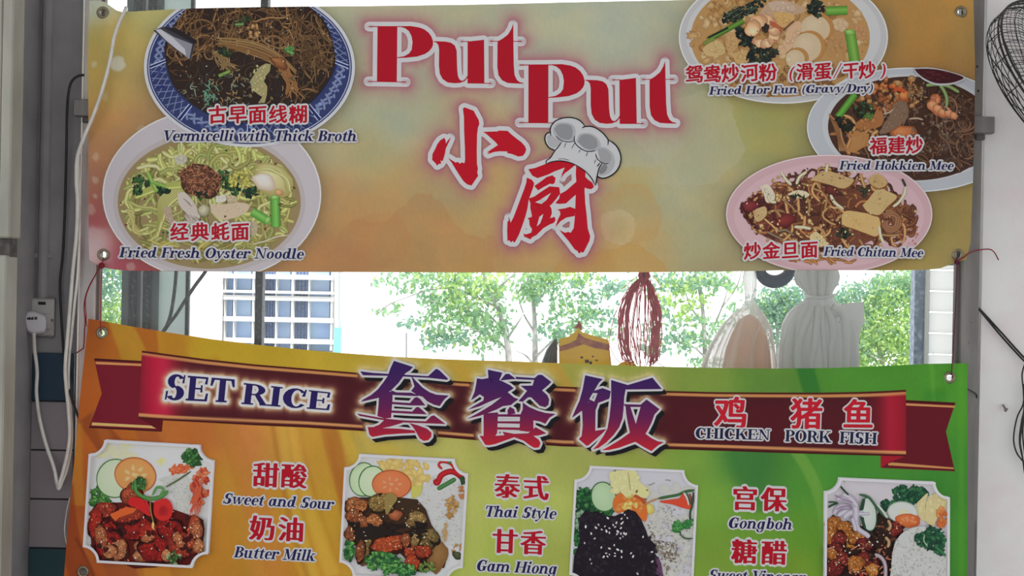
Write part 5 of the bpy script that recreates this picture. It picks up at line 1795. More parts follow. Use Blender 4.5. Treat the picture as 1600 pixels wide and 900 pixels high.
CAN = [
    [(315, 72), (450, 100), (435, 140), (425, 160), (425, 192), (320, 192), (320, 150)],
    [(213, 153), (260, 160), (320, 150), (440, 175), (520, 215), (557, 245), (500, 282), (560, 332), (602, 347), (560, 377), (530, 402), (455, 412), (400, 442), (350, 462), (300, 482), (240, 502), (120, 532), (180, 500),
     (260, 455), (350, 400), (442, 328), (380, 350), (320, 375), (240, 412), (130, 445), (180, 412), (272, 360), (278, 328), (240, 302), (200, 330), (158, 357), (190, 280), (205, 210)],
    [(435, 165), (480, 112), (512, 110), (577, 158), (500, 165), (440, 172)],
    [(572, 138), (750, 150), (785, 120), (820, 120), (907, 187), (880, 215), (850, 240), (820, 265), (870, 310), (887, 350), (880, 400), (850, 422), (800, 410), (760, 370), (720, 330), (690, 330), (640, 372), (600, 365),
     (640, 320), (680, 270), (620, 222), (732, 220), (747, 167), (580, 160)],
    [(640, 378), (700, 420), (780, 455), (850, 475), (947, 485), (890, 520), (850, 577), (800, 555), (740, 545), (740, 640), (760, 640), (690, 652), (610, 640), (615, 500), (640, 440)],
    [(520, 418), (560, 440), (572, 482), (500, 492), (498, 450)],
    [(275, 480), (410, 470), (402, 660), (385, 690), (500, 680), (560, 702), (450, 742), (380, 767), (320, 777), (290, 772), (238, 690), (275, 690)],
    [(405, 488), (625, 488), (625, 512), (405, 510)], [(395, 553), (620, 553), (620, 576), (395, 572)], [(390, 608), (615, 612), (615, 636), (390, 630)],
    [(450, 650), (560, 670), (690, 665), (760, 608), (800, 630), (862, 665), (790, 685), (740, 690), (790, 725), (807, 760), (790, 797), (750, 802), (710, 780), (650, 735), (560, 702), (470, 682)]]
FAN = [
    [(203, 94), (367, 130), (330, 165), (290, 235), (250, 300), (230, 340), (220, 400), (165, 430), (80, 492), (100, 440), (150, 330), (180, 220)],
    [(285, 240), (365, 213), (442, 242), (432, 300), (422, 315), (330, 350), (290, 355), (225, 340), (240, 318), (288, 340), (318, 262), (272, 258)],
    [(170, 340), (325, 350), (312, 390), (300, 420), (297, 612), (402, 595), (360, 640), (290, 700), (235, 747), (215, 752), (143, 690), (170, 660), (180, 560)],
    [(445, 138), (600, 185), (830, 116), (917, 222), (820, 224), (580, 227), (567, 300), (560, 420), (550, 500), (520, 580), (470, 650), (400, 720), (330, 770), (273, 787), (320, 740), (380, 650), (410, 590), (430, 480), (445, 330)],
    [(553, 363), (720, 368), (775, 320), (897, 410), (850, 460), (820, 540), (790, 600), (765, 640), (820, 680), (880, 710), (937, 718), (880, 750), (820, 802), (760, 770), (670, 715), (600, 740), (520, 770), (430, 790),
     (358, 794), (430, 755), (520, 700), (620, 630), (600, 540), (585, 450), (580, 387)]]
FAN_HOLE = [(625, 390), (720, 390), (675, 548)]


def in_poly(q, poly):
    x, y = q[..., 0], q[..., 1]
    c = np.zeros(x.shape, bool)
    n = len(poly)
    for i in range(n):
        (x0, y0), (x1, y1) = poly[i], poly[(i + 1) % n]
        if y0 == y1:
            continue
        c ^= ((y0 > y) != (y1 > y)) & (x < (x1 - x0) * (y - y0) / (y1 - y0) + x0)
    return c


big = [tess(scaled(q, 540, 555, 5.625)) for q in TAO] + [tess(scaled(q, 710, 565, 6.0)) for q in CAN] + [tess(scaled(q, 880, 570, 6.0)) for q in FAN[:4]]
big += [tess(scaled(FAN[4], 880, 570, 6.0), [scaled(FAN_HOLE, 880, 570, 6.0)])]


def quad_taper(pcs):
    """the two words shrink towards their end"""
    return pcs


setrice = serif_text('SET', (257, 624), (362, 629), 40, .05, 36.5) + serif_text('RICE', (377, 631), (515, 641), 33, .05, 28)

LO_PATCH = [
    (150, 510, (150, 74, 30)), (185, 530, (166, 84, 30)), (140, 600, (168, 86, 32)), (130, 680, (172, 92, 34)), (120, 780, (160, 78, 32)), (110, 860, (172, 96, 36)), (125, 900, (150, 70, 30)), (200, 520, (178, 130, 42)),
    (250, 540, (172, 124, 34)), (330, 560, (176, 146, 36)), (420, 565, (176, 146, 38)), (520, 580, (178, 152, 46)), (620, 570, (176, 150, 58)), (720, 580, (174, 150, 60)), (820, 582, (178, 150, 66)),
    (900, 590, (150, 148, 68)), (1000, 595, (138, 146, 66)), (1100, 600, (118, 142, 60)), (1200, 600, (92, 132, 54)), (1300, 600, (74, 130, 46)), (1400, 600, (68, 130, 42)), (1490, 600, (70, 136, 42)),
    (300, 680, (176, 98, 44)), (380, 690, (186, 116, 58)), (440, 700, (190, 138, 60)), (350, 760, (178, 128, 44)), (430, 800, (178, 130, 40)), (340, 880, (174, 126, 40)), (500, 720, (178, 122, 44)), (520, 800, (176, 132, 36)),
    (480, 880, (180, 130, 42)), (600, 700, (180, 166, 84)), (700, 700, (168, 166, 84)), (800, 710, (160, 164, 88)), (760, 760, (168, 176, 90)), (860, 800, (160, 172, 88)), (740, 880, (150, 168, 74)), (880, 880, (152, 162, 76)),
    (900, 720, (156, 162, 84)), (1000, 715, (140, 152, 66)), (1080, 720, (112, 146, 58)), (1150, 720, (70, 124, 54)), (1120, 780, (112, 152, 58)), (1180, 820, (102, 148, 50)), (1200, 740, (58, 112, 50)), (1250, 760, (72, 132, 48)),
    (1260, 830, (90, 140, 44)), (1230, 890, (108, 140, 44)), (1130, 880, (116, 148, 54)), (1330, 725, (64, 130, 48)), (1480, 760, (60, 126, 46)), (1495, 850, (64, 130, 46)), (1350, 600, (70, 130, 44)),
    (230, 890, (170, 104, 40)), (140, 640, (168, 84, 30)), (320, 860, (170, 116, 40))]


def lo_color(X, Y):
    C = field(X, Y, LO_PATCH, 30)
    n = fbm(X / 70, Y / 60, 61, 3)[..., None] - .5
    C = C * (1 + .12 * n)
    def band(a, b, w0, w1, bend, col, amt, soft=2.5):
        """a curved ray from a to b, w0 wide at its start and w1 at its end"""
        (x0, y0), (x1, y1) = a, b
        l = math.hypot(x1 - x0, y1 - y0)
        ux, uy = (x1 - x0) / l, (y1 - y0) / l
        t = ((X - x0) * ux + (Y - y0) * uy) / l
        d = (X - x0) * -uy + (Y - y0) * ux - bend * 4 * t * (1 - t)
        w = w0 + (w1 - w0) * np.clip(t, 0, 1)
        k = (amt * sstep(w + soft, w - soft, np.abs(d)) * sstep(-.02, .02, t) * sstep(1.02, .98, t))[..., None]
        return C * (1 - k) + np.array(col, float) * k
    C = band((180, 480), (222, 600), 19, 22, -3, (172, 128, 40), .85)
    C = band((222, 500), (240, 570), 18, 6, -4, (160, 84, 28), .7)
    C = band((270, 500), (285, 600), 16, 20, 3, (172, 116, 34), .55, 6)
    C = band((135, 650), (190, 720), 16, 22, 0, (130, 62, 28), .7)
    C = band((170, 700), (150, 640), 9, 9, 0, (180, 104, 40), .4, 5)
    C = band((120, 660), (120, 790), 8, 14, 2, (186, 128, 44), .6, 5)
    C = band((95, 760), (128, 905), 20, 16, 6, (136, 58, 28), .75)
    C = band((118, 840), (160, 940), 2, 3, -3, (110, 44, 24), .7)
    C = band((180, 870), (215, 960), 22, 26, 0, (146, 74, 40), .75)
    C = band((235, 850), (262, 960), 20, 22, 0, (190, 128, 42), .6)
    C = band((222, 660), (250, 720), 15, 16, 0, (150, 78, 40), .6, 5)
    C = band((330, 560), (470, 960), 12, 26, 12, (170, 112, 36), .5, 4)
    C = band((440, 660), (505, 960), 5, 14, 9, (196, 166, 66), .5, 5)
    C = band((480, 655), (560, 900), 14, 20, 5, (186, 146, 52), .55, 4)
    C = band((520, 655), (560, 880), 10, 10, 4, (158, 92, 34), .55, 4)
    C = band((560, 660), (620, 720), 12, 16, 3, (190, 160, 56), .5, 4)
    C = band((370, 655), (430, 960), 20, 30, -6, (192, 118, 66), .35, 14)
    C = band((425, 660), (500, 960), 3, 5, 8, (150, 92, 30), .45, 4)
    C = band((455, 660), (520, 900), 6, 12, 7, (206, 172, 70), .5, 7)
    C = band((505, 655), (545, 800), 5, 8, 4, (160, 96, 38), .5, 4)
    C = band((530, 655), (590, 780), 8, 9, 4, (196, 168, 60), .5, 5)
    C = band((300, 700), (345, 960), 26, 40, -8, (188, 120, 40), .35, 14)
    C = band((700, 640), (760, 960), 20, 30, 8, (182, 184, 104), .4, 14)
    C = band((860, 560), (905, 640), 8, 12, 0, (184, 140, 56), .6, 4)
    C = band((690, 555), (770, 620), 10, 14, 0, (186, 140, 48), .4, 5)
    C = band((1255, 560), (1285, 660), 14, 12, 2, (38, 104, 40), .75)
    C = band((1240, 700), (1290, 850), 9, 9, -14, (104, 152, 62), .75, 3)
    C = band((1170, 700), (1190, 800), 40, 6, 5, (50, 108, 52), .6, 16)
    C = band((1455, 560), (1460, 640), 3, 3, 0, (92, 150, 56), .6, 3)
    C = band((1462, 610), (1462, 960), 18, 18, 3, (52, 122, 44), .45, 6)
    C = band((1502, 560), (1502, 960), 4, 4, 0, (84, 150, 40), .4, 4)
    # creamy printed halo round the big characters
    d = dist_to(X, Y, big + setrice)
    k = (.85 * np.exp(-np.maximum(d - 5, 0) / 4.0))[..., None]
    C = C * (1 - k) + np.array([206, 192, 140]) * k
    return C * (1 + .03 * (vnoise(X * .9, Y * .16, 47) - .5))[..., None]


LO_EYES = ((160, 520), (1483, 590), (130, 893))
sheet(LO, 'sheet', lower, lo_L, lo_R, lo_T, lo_B, 560, 168, lo_color, [(x, y, 6.0) for x, y in LO_EYES])
for (x, y) in LO_EYES:
    eyelet(LO, x, y, lower)


def ribbon_strip(cloth, parent):
    """the printed ribbon: two forked tails tucked behind a long band"""
    ik = Ink(cloth)
    MAR, GOLD, DK = (112, 22, 38), (198, 138, 84), (52, 12, 16)
    # left tail
    poly0 = ik.poly
    ik.poly = lambda q, c: poly0(q, c, L=4)
    ik.poly([(147, 560), (222, 564), (222, 651), (247, 656), (254, 673), (200, 671), (139, 668), (159, 615)], MAR)
    ik.poly([(147, 560), (222, 564), (222, 566), (148, 563)], DK)
    ik.poly([(149, 565), (222, 568.5), (222, 572), (150, 569)], GOLD)
    ik.poly([(144, 660), (236, 665), (244, 669.5), (143, 664.5)], (214, 168, 104))
    ik.poly([(217, 650), (255, 654), (253, 674), (222, 656)], (88, 12, 24))
    ik.poly([(140, 666.5), (200, 669.5), (253, 673), (252, 674.5), (139, 668.5)], DK)
    # right tail
    ik.poly([(1376, 700), (1415, 625), (1493, 629), (1478, 674), (1492, 736.5), (1376, 731)], (92, 18, 30))
    ik.poly([(1415, 625.5), (1493, 629.5), (1492, 632), (1415, 628)], (60, 12, 16))
    ik.poly([(1415, 630), (1492, 634), (1491, 637), (1415, 633.5)], (190, 132, 84))
    ik.poly([(1388, 724), (1394, 722.5), (1490, 730.5), (1490, 733), (1388, 727)], (186, 130, 80))
    ik.poly([(1376, 712), (1415, 713), (1390, 722), (1376, 731)], (150, 22, 40))
    # the band itself: a fine grid so that its colours and the printed halo blend
    nx, ny = 520, 46
    u, v = np.meshgrid(np.linspace(0, 1, nx), np.linspace(0, 1, ny))
    top = lambda x: interp(x, [(220, 547.5), (260, 553), (320, 561), (400, 569.5), (480, 576), (560, 582.5), (640, 589), (720, 596), (800, 600), (880, 604), (960, 607.5), (1050, 611), (1120, 612.8), (1200, 613.3), (1280, 613.5), (1340, 612.5), (1380, 611), (1416, 609)])
    bot = lambda x: interp(x, [(216, 654), (260, 657), (320, 660), (400, 664.5), (480, 668), (560, 673), (640, 679), (735, 687), (800, 692), (880, 697.5), (960, 699.5), (1050, 702), (1130, 704.5), (1200, 707), (1300, 710), (1416, 713)])
    x0 = 222 - 5.5 * v
    X = x0 + (1415.5 - x0) * u
    Y = top(X) + (bot(X) - top(X)) * v
    s = (Y - top(X))
    e = (bot(X) - Y)
    C = np.zeros(X.shape + (3,)) + np.array([66, 18, 26])
    def mixc(C, col, k):
        return C * (1 - k[..., None]) + np.array(col, float) * k[..., None]
    C = mixc(C, (84, 22, 30), .6 * np.sin(v * PI) * (.5 + .5 * np.sin(X / 160.0)))
    C = mixc(C, (178, 24, 56), np.exp(-((X - 245) / 34.0) ** 2) * .95)
    C = mixc(C, (196, 40, 72), np.exp(-((X - 256) / 12.0) ** 2) * .5)
    C = mixc(C, (150, 22, 42), np.exp(-((X - 1400) / 30.0) ** 2) * .95)
    C = mixc(C, (176, 34, 60), np.exp(-((X - 1390) / 10.0) ** 2) * .4)
    d = dist_to(X, Y, big + setrice)
    C = mixc(C, (206, 178, 130), .85 * np.exp(-np.maximum(d - 4.6, 0) / 3.6))
    for q, a, b, c in ((s, 3.2, 7.0, GOLD), (e, 4.2, 8.6, (204, 146, 92)), (s, -.5, 3.2, (70, 14, 16)), (e, -.5, 4.2, (64, 12, 16))):
        C = mixc(C, c, sstep(a - .5, a + .5, q) * sstep(b + .5, b - .5, q) * .92 * np.where(d < 9, .0, 1))
    p = np.stack([X.ravel(), Y.ravel()], 1)
    i = np.arange(nx * ny).reshape(ny, nx)
    F = np.stack([i[:-1, :-1], i[1:, :-1], i[1:, 1:], i[:-1, 1:]], -1).reshape(-1, 4)
    F = np.concatenate([F[:, [0, 1, 2]], F[:, [0, 2, 3]]])
    ik.put(p, F, C.reshape(-1, 3), cloth.level_box(p, 0))
    ik.build('ribbon', parent, 'printed maroon ribbon with gold edges and forked tails')


ribbon_strip(LO, lower)

# ---- the four framed dish pictures
def arc_pts(c, r, p, q, n=9):
    """points on a circle about c from the direction of p to that of q, the short way"""
    a0, a1 = math.atan2(p[1] - c[1], p[0] - c[0]), math.atan2(q[1] - c[1], q[0] - c[0])
    d = (a1 - a0 + PI) % (2 * PI) - PI
    return [(c[0] + r * math.cos(a0 + d * t), c[1] + r * math.sin(a0 + d * t)) for t in np.linspace(0, 1, n)]


class Frame:
    """a picture with a white border whose four corners are scooped out"""
    def __init__(self, tl, tr, br, bl, r=21, inset=4.6):
        self.c = [np.array(p, float) for p in (tl, tr, br, bl)]
        self.r = r
        self.outer = self.outline(0)
        self.inner = self.outline(inset)
        self.mid = self.outline(inset * .55)

    def outline(self, d):
        c = self.c
        m = sum(c) / 4
        u = (c[1] - c[0]) / np.linalg.norm(c[1] - c[0])
        v = (c[3] - c[0]) / np.linalg.norm(c[3] - c[0])
        q = [c[0] + u * d + v * d, c[1] - u * d + v * d, c[2] - u * d - v * d, c[3] + u * d - v * d]
        R = self.r + d * .9
        out = []
        for k in range(4):
            a, b, n = q[k - 1], q[k], q[(k + 1) % 4]
            da = (a - b) / np.linalg.norm(a - b)
            dn = (n - b) / np.linalg.norm(n - b)
            ctr = c[k]
            # where the scoop meets the two sides
            p = b + da * math.sqrt(max(R * R - d * d, 1)) - da * d * 0
            s = b + dn * math.sqrt(max(R * R - d * d, 1))
            out += arc_pts(ctr, R, p, s)
        return out

    def ink(self):
        ik = Ink(LO)
        ik.poly(self.outer, (198, 197, 202), L=12)
        f = Ink(LO, keep=lambda q: in_poly(q, self.mid))
        return ik, f

    def finish(self, ik, f, label):
        # the border again on top, as a band, so the picture ends cleanly
        n = len(self.outer)
        V = np.array(self.outer + self.inner)
        F = []
        for i in range(n):
            j = (i + 1) % n
            F += [(i, j, n + j), (i, n + j, n + i)]
        p, t = refine(V, np.array(F), 10)
        f.keep = None
        f.put(p, t, (198, 197, 202), LO.level_box(p, 0))
        for o in (ik,):
            f.V = o.V + f.V
            f.K = o.K + f.K
            f.F = o.F + [x + o.n for x in f.F]
            f.n += o.n
        f.build('dish_picture', lower, label)


def sliced(ik, x, y, rx, ry, rot, skin, flesh, seeds=None):
    """a round vegetable slice"""
    ik.ellipse(x, y, rx, ry, skin, rot, 40)
    ik.blob(x, y, rx - 1.6, ry - 1.6, rot, np.minimum(np.array(flesh) * 1.06, 226), flesh, .01, 2, n=26)
    if seeds is not None:
        for k in range(7):
            a = 2 * PI * k / 7
            ik.blob(x + rx * .42 * math.cos(a), y + ry * .42 * math.sin(a), rx * .17, ry * .11, a, seeds[0], seeds[1], .2, k, n=9)
        ik.blob(x, y, rx * .2, ry * .16, 0, seeds[0], seeds[1], .2, 9, n=9)


def rice(ik, rg, inside, box, n, cols=((206, 206, 206), (188, 188, 188), (172, 172, 170), (214, 212, 208))):
    for (x, y) in scatter(rg, n, inside, box):
        c = np.array(cols[rg.randint(len(cols))], float)
        th = rg.uniform(0, PI)
        d = rg.uniform(1.2, 2.4)
        ik.ribbon([(x - d * math.cos(th), y - d * math.sin(th)), (x, y + .2), (x + d * math.cos(th), y + d * math.sin(th))], 1.5, c * .9, c, n=2)


def fried(ik, rg, spots, cols, hl=(226, 190, 150)):
    """glazed fried pieces: lumpy, with crumbs and small glints"""
    for (x, y, rx, ry, rot) in spots:
        c0, c1 = cols[rg.randint(len(cols))]
        ik.blob(x + .8, y + 1.6, rx * 1.08, ry * 1.1, rot, np.array(c1) * .55, np.array(c1) * .4, .14, rg.randint(9999), n=20)
        ik.blob(x, y, rx, ry, rot, c0, c1, .14, rg.randint(9999), n=22)
        for _ in range(int(rx * ry / 4)):
            a, q = rg.uniform(0, 2 * PI), math.sqrt(rg.rand()) * .9
            u, v = rx * q * math.cos(a), ry * q * math.sin(a)
            f = rg.uniform(.7, 1.25)
            ik.blob(x + u * math.cos(rot) - v * math.sin(rot), y + u * math.sin(rot) + v * math.cos(rot), rg.uniform(1.2, 3.2), rg.uniform(.9, 2), rg.uniform(0, 3), np.minimum(np.array(c0) * f * 1.1, 228), np.array(c1) * f, .3, rg.randint(9999), n=8)
        for _ in range(2):
            ik.specks([(x + rg.uniform(-.5, .5) * rx, y - rg.uniform(0, .6) * ry)], .5, 1.1, [hl], rg)


def pic_sweet_sour():
    rg = np.random.RandomState(21)
    Z = lambda x, y: (130 + x / 4.09, 680 + y / 4.09)
    fr = Frame((143, 685), (337.5, 696), (326, 887), (131, 876), 23)
    ik, f = fr.ink()
    f.poly(fr.mid, (198, 200, 200))
    for i in range(30):
        f.blob(*Z(rg.uniform(100, 330), rg.uniform(60, 150)), rg.uniform(5, 12), rg.uniform(2, 5), rg.uniform(-.4, .4), (208, 202, 160), (198, 198, 178), .2, i, n=12)
    f.blob(*Z(500, 170), 8, 7, 0, (206, 202, 120), (198, 200, 190), .2, 3)
    # rice
    rr = lambda q: in_poly(q, [Z(*p) for p in ((480, 280), (640, 230), (700, 300), (690, 420), (660, 560), (600, 540), (590, 420), (540, 340))])
    f.poly([Z(*p) for p in ((480, 280), (640, 230), (700, 300), (690, 420), (660, 560), (600, 540), (590, 420), (540, 340))], (186, 188, 182))
    rice(f, rg, rr, (*Z(480, 230), *Z(700, 560)), 170)
    # lettuce on the left
    leafy(f, rg, *Z(110, 400), 15, 20, 90, [((88, 150, 70), (44, 96, 40)), ((120, 170, 96), (60, 112, 50)), ((64, 118, 54), (34, 74, 34))], 0, (3, 6))
    leafy(f, rg, *Z(90, 690), 9, 18, 40, [((112, 140, 96), (60, 88, 50)), ((150, 160, 140), (90, 110, 80))], 0, (3, 5))
    sliced(f, *Z(205, 275), 29, 31, .3, (74, 112, 58), (184, 200, 168))
    sliced(f, *Z(335, 255), 33, 28, .25, (170, 84, 40), (206, 140, 82), ((212, 186, 140), (206, 160, 96)))
    # pieces in sauce
    f.blob(*Z(400, 640), 88, 48, .02, (92, 24, 20), (74, 18, 18), .1, 4, n=36)
    f.poly([Z(*p) for p in ((60, 470), (200, 430), (420, 420), (600, 480), (770, 540), (770, 790), (640, 840), (60, 800), (50, 640))], (84, 22, 18))
    RED = [((182, 50, 34), (112, 26, 22)), ((168, 66, 42), (104, 30, 24)), ((160, 34, 28), (92, 20, 20)), ((178, 88, 56), (120, 44, 30))]
    BRN = [((188, 130, 86), (128, 66, 44)), ((176, 112, 70), (120, 54, 36))]
    fried(f, rg, [(*Z(130, 480), 20, 13, -.3), (*Z(80, 560), 10, 22, .1), (*Z(310, 380), 16, 15, .3)], RED)
    fried(f, rg, [(*Z(160, 640), 17, 24, .2), (*Z(170, 700), 22, 22, .7), (*Z(230, 730), 14, 16, .1)], RED + BRN)
    fried(f, rg, [(*Z(120, 640), 9, 18, -.2), (*Z(180, 740), 10, 12, .6), (*Z(370, 710), 11, 10, 0), (*Z(370, 770), 13, 9, .2)], BRN)
    fried(f, rg, [(*Z(350, 590), 22, 18, -.4), (*Z(440, 620), 20, 15, -.4), (*Z(300, 500), 22, 13, -.2), (*Z(560, 600), 20, 16, .4), (*Z(470, 730), 26, 18, .1), (*Z(640, 700), 22, 20, .2), (*Z(720, 620), 13, 26, .1)], RED)
    fried(f, rg, [(*Z(420, 650), 10, 7, -.3), (*Z(618, 660), 8, 14, -.5), (*Z(735, 600), 9, 14, .2), (*Z(540, 760), 8, 9, .1), (*Z(745, 700), 8, 12, 0)], BRN)
    for i in range(30):
        f.specks([Z(rg.uniform(80, 760), rg.uniform(480, 800))], .4, 1.3, [(228, 190, 170), (236, 214, 200), (210, 120, 96)], rg)
    for i in range(22):
        x, y = Z(rg.uniform(80, 720), rg.uniform(520, 790))
        f.blob(x, y, rg.uniform(3, 8), rg.uniform(2, 5), rg.uniform(0, 3), (70, 16, 16), (52, 12, 14), .3, i, n=9)
    # peppers, carrot
    f.poly([tuple(q) for q in smooth_path([Z(*p) for p in ((300, 400), (380, 400), (440, 500), (420, 510), (350, 460), (300, 440), (300, 400))], 3)[:-1]], (190, 34, 36))
    f.poly([Z(*p) for p in ((180, 500), (280, 455), (350, 465), (330, 490), (240, 520), (215, 545), (190, 520))], (204, 92, 42))
    f.poly([tuple(q) for q in smooth_path([Z(*p) for p in ((460, 420), (540, 400), (580, 460), (560, 530), (500, 540), (460, 500), (460, 420))], 3)[:-1]], (190, 40, 38))
    f.blob(*Z(520, 480), 8, 9, 0, (150, 26, 30), (176, 36, 36), .1, 2)
    f.ribbon([Z(350, 350), Z(400, 400), Z(440, 500)], 4, (156, 26, 30), (196, 48, 46), n=6)
    # shredded carrot, tomato and coriander at the right
    leafy(f, rg, *Z(620, 215), 18, 6, 24, [((206, 108, 64), (180, 70, 40)), ((214, 130, 90), (190, 84, 50))], -.1, (3, 6))
    leafy(f, rg, *Z(750, 330), 13, 30, 70, [((206, 108, 70), (170, 62, 40)), ((196, 74, 52), (150, 44, 34)), ((214, 140, 100), (186, 90, 56))], .15, (3, 6))
    for i in range(16):
        f.ribbon([Z(730 + rg.uniform(-40, 50), 270 + rg.uniform(0, 100)), Z(740 + rg.uniform(-30, 30), 330 + rg.uniform(0, 80)), Z(700 + rg.uniform(-20, 60), 430 + rg.uniform(0, 90))], 2.0, (166, 50, 36), (206, 104, 72), n=4)
    GR = [((66, 116, 60), (30, 66, 34)), ((90, 144, 72), (42, 86, 42)), ((44, 90, 46), (24, 56, 30))]
    leafy(f, rg, *Z(700, 140), 14, 12, 60, GR, .6, (3, 6))
    f.ribbon([Z(690, 230), Z(600, 290), Z(530, 330)], 2.6, (60, 74, 40), (92, 104, 64), n=5)
    leafy(f, rg, *Z(360, 310), 10, 10, 34, GR, 0, (2.5, 5))
    f.ribbon([Z(340, 300), Z(350, 360), Z(420, 400), Z(500, 390), Z(550, 350)], 6, (44, 90, 44), (90, 146, 74), n=7)
    f.ribbon([Z(450, 380), Z(480, 330), Z(520, 340), Z(500, 380)], 4, (50, 98, 48), (104, 158, 84), n=6)
    f.ribbon([Z(435, 400), Z(440, 480), Z(458, 560)], 2.4, (60, 66, 40), (150, 130, 80), n=6)
    f.blob(*Z(455, 570), 2, 6, 0, (226, 190, 120), (206, 160, 90), .1, 2)
    leafy(f, rg, *Z(590, 780), 11, 10, 26, [((76, 110, 56), (38, 60, 32)), ((170, 180, 150), (96, 120, 72))], 0, (2, 4))
    fr.finish(ik, f, 'framed picture of red glazed meat with tomato, cucumber and rice')


def pic_thai():
    rg = np.random.RandomState(22)
    Z = lambda x, y: (530 + x / 4.5, 700 + y / 4.5)
    fr = Frame((540, 707.5), (733, 717.5), (722, 908), (530, 899), 22)
    ik, f = fr.ink()
    f.poly(fr.mid, (196, 197, 200))
    f.poly([Z(*p) for p in ((560, 330), (640, 200), (700, 180), (880, 260), (870, 720), (700, 660), (610, 520), (600, 420))], (186, 187, 186))
    rr = lambda q: in_poly(q, [Z(*p) for p in ((560, 330), (640, 200), (700, 180), (885, 260), (870, 720), (700, 660), (610, 520), (600, 420))])
    rice(f, rg, rr, (*Z(560, 200), *Z(880, 720)), 260)
    # crackers behind
    for i in range(40):
        f.blob(*Z(rg.uniform(290, 620), rg.uniform(80, 260)), rg.uniform(6, 13), rg.uniform(4, 9), rg.uniform(0, 3), (212, 188, 120), (190, 160, 90), .25, i, n=12)
    f.poly([Z(*p) for p in ((510, 265), (590, 270), (570, 330), (520, 360), (505, 320))], (184, 180, 90))
    sliced(f, *Z(170, 220), 22, 27, .1, (74, 116, 66), (176, 198, 160))
    sliced(f, *Z(235, 235), 22, 25, .1, (58, 98, 52), (180, 200, 164))
    sliced(f, *Z(370, 255), 31, 23, .05, (164, 78, 40), (196, 112, 70), ((208, 152, 112), (190, 110, 72)))
    # meat and dark sauce
    f.poly([Z(*p) for p in ((62, 350), (200, 345), (420, 345), (550, 360), (610, 430), (650, 540), (710, 620), (720, 700), (760, 760), (740, 840), (560, 870), (430, 740), (200, 760), (62, 640))], (58, 40, 28))
    f.blob(*Z(690, 770), 16, 24, .2, (146, 108, 66), (120, 84, 48), .14, 3)
    f.blob(*Z(170, 780), 12, 10, 0, (120, 84, 54), (96, 66, 44), .14, 4)
    BR = [((160, 92, 54), (92, 46, 28)), ((148, 84, 52), (80, 42, 26)), ((176, 112, 66), (108, 60, 36))]
    OR = [((186, 86, 48), (120, 44, 26)), ((178, 74, 42), (108, 38, 24))]
    KH = [((150, 124, 70), (84, 64, 36)), ((134, 112, 66), (74, 58, 34)), ((166, 136, 84), (96, 72, 42))]
    fried(f, rg, [(*Z(120, 400), 18, 12, 0), (*Z(110, 480), 14, 12, .2), (*Z(190, 520), 22, 10, .1), (*Z(80, 600), 9, 12, 0), (*Z(250, 510), 14, 10, .3)], BR)
    fried(f, rg, [(*Z(290, 380), 18, 14, -.4), (*Z(545, 500), 15, 13, .2), (*Z(640, 620), 14, 12, .3), (*Z(590, 690), 15, 12, 0), (*Z(520, 640), 9, 14, .2), (*Z(180, 690), 10, 18, .2)], KH)
    f.poly([tuple(q) for q in smooth_path([Z(*p) for p in ((320, 330), (370, 310), (410, 350), (380, 400), (340, 465), (325, 430), (320, 330))], 3)[:-1]], (138, 118, 66))
    f.blob(*Z(400, 470), 11, 8, 0, (176, 104, 68), (112, 56, 36), .15, 3)
    for i in range(30):
        f.blob(*Z(rg.uniform(120, 600), rg.uniform(520, 640)), rg.uniform(4, 10), rg.uniform(2, 5), rg.uniform(-.4, .4), (40, 30, 26), (26, 20, 20), .3, i, n=10)
    f.poly([tuple(q) for q in smooth_path([Z(*p) for p in ((110, 560), (200, 550), (330, 560), (380, 590), (300, 620), (200, 640), (130, 640), (110, 560))], 3)[:-1]], (34, 26, 24))
    fried(f, rg, [(*Z(350, 670), 27, 13, -.15), (*Z(500, 720), 10, 10, 0), (*Z(515, 800), 12, 13, .2), (*Z(590, 720), 13, 10, .2)], OR)
    fried(f, rg, [(*Z(150, 720), 7, 18, .1), (*Z(470, 640), 8, 10, 0)], BR)
    for i in range(60):
        f.specks([Z(rg.uniform(80, 690), rg.uniform(360, 700))], .5, 1.2, [(206, 190, 150), (160, 140, 96), (26, 22, 22), (226, 206, 170)], rg)
    for i in range(16):
        f.ribbon([Z(rg.uniform(200, 640), rg.uniform(420, 650)) for _ in (0,)] * 1 + [Z(rg.uniform(250, 620), rg.uniform(430, 640)), Z(rg.uniform(250, 620), rg.uniform(430, 640))], .9, (46, 36, 28), (90, 74, 50), n=3) if False else None
    # lettuce below
    LG = [((92, 158, 84), (38, 92, 44)), ((62, 122, 62), (30, 74, 38)), ((124, 178, 96), (58, 112, 54)), ((44, 92, 54), (24, 60, 36))]
    leafy(f, rg, *Z(330, 800), 31, 16, 170, LG, .18, (2.5, 5.5))
    leafy(f, rg, *Z(440, 850), 22, 9, 60, LG, .1, (2.5, 5))
    leafy(f, rg, *Z(75, 710), 8, 17, 50, LG, 0, (2.5, 5))
    leafy(f, rg, *Z(620, 830), 13, 8, 40, [((140, 150, 80), (80, 96, 46)), ((112, 140, 70), (56, 84, 40))], 0, (2, 4))
    # curry splashes on the rice, chilli and leek on top
    leafy(f, rg, *Z(785, 410), 10, 18, 40, [((180, 140, 80), (140, 100, 50)), ((196, 160, 104), (160, 118, 66))], .2, (2, 4.5))
    leafy(f, rg, *Z(745, 590), 4, 14, 16, [((186, 156, 104), (160, 126, 80))], .1, (2, 4))
    leafy(f, rg, *Z(865, 320), 4, 12, 14, [((190, 130, 80), (160, 100, 60))], -.2, (2, 4))
    leafy(f, rg, *Z(830, 700), 10, 5, 12, [((180, 140, 90), (146, 106, 60))], -.5, (2, 4))
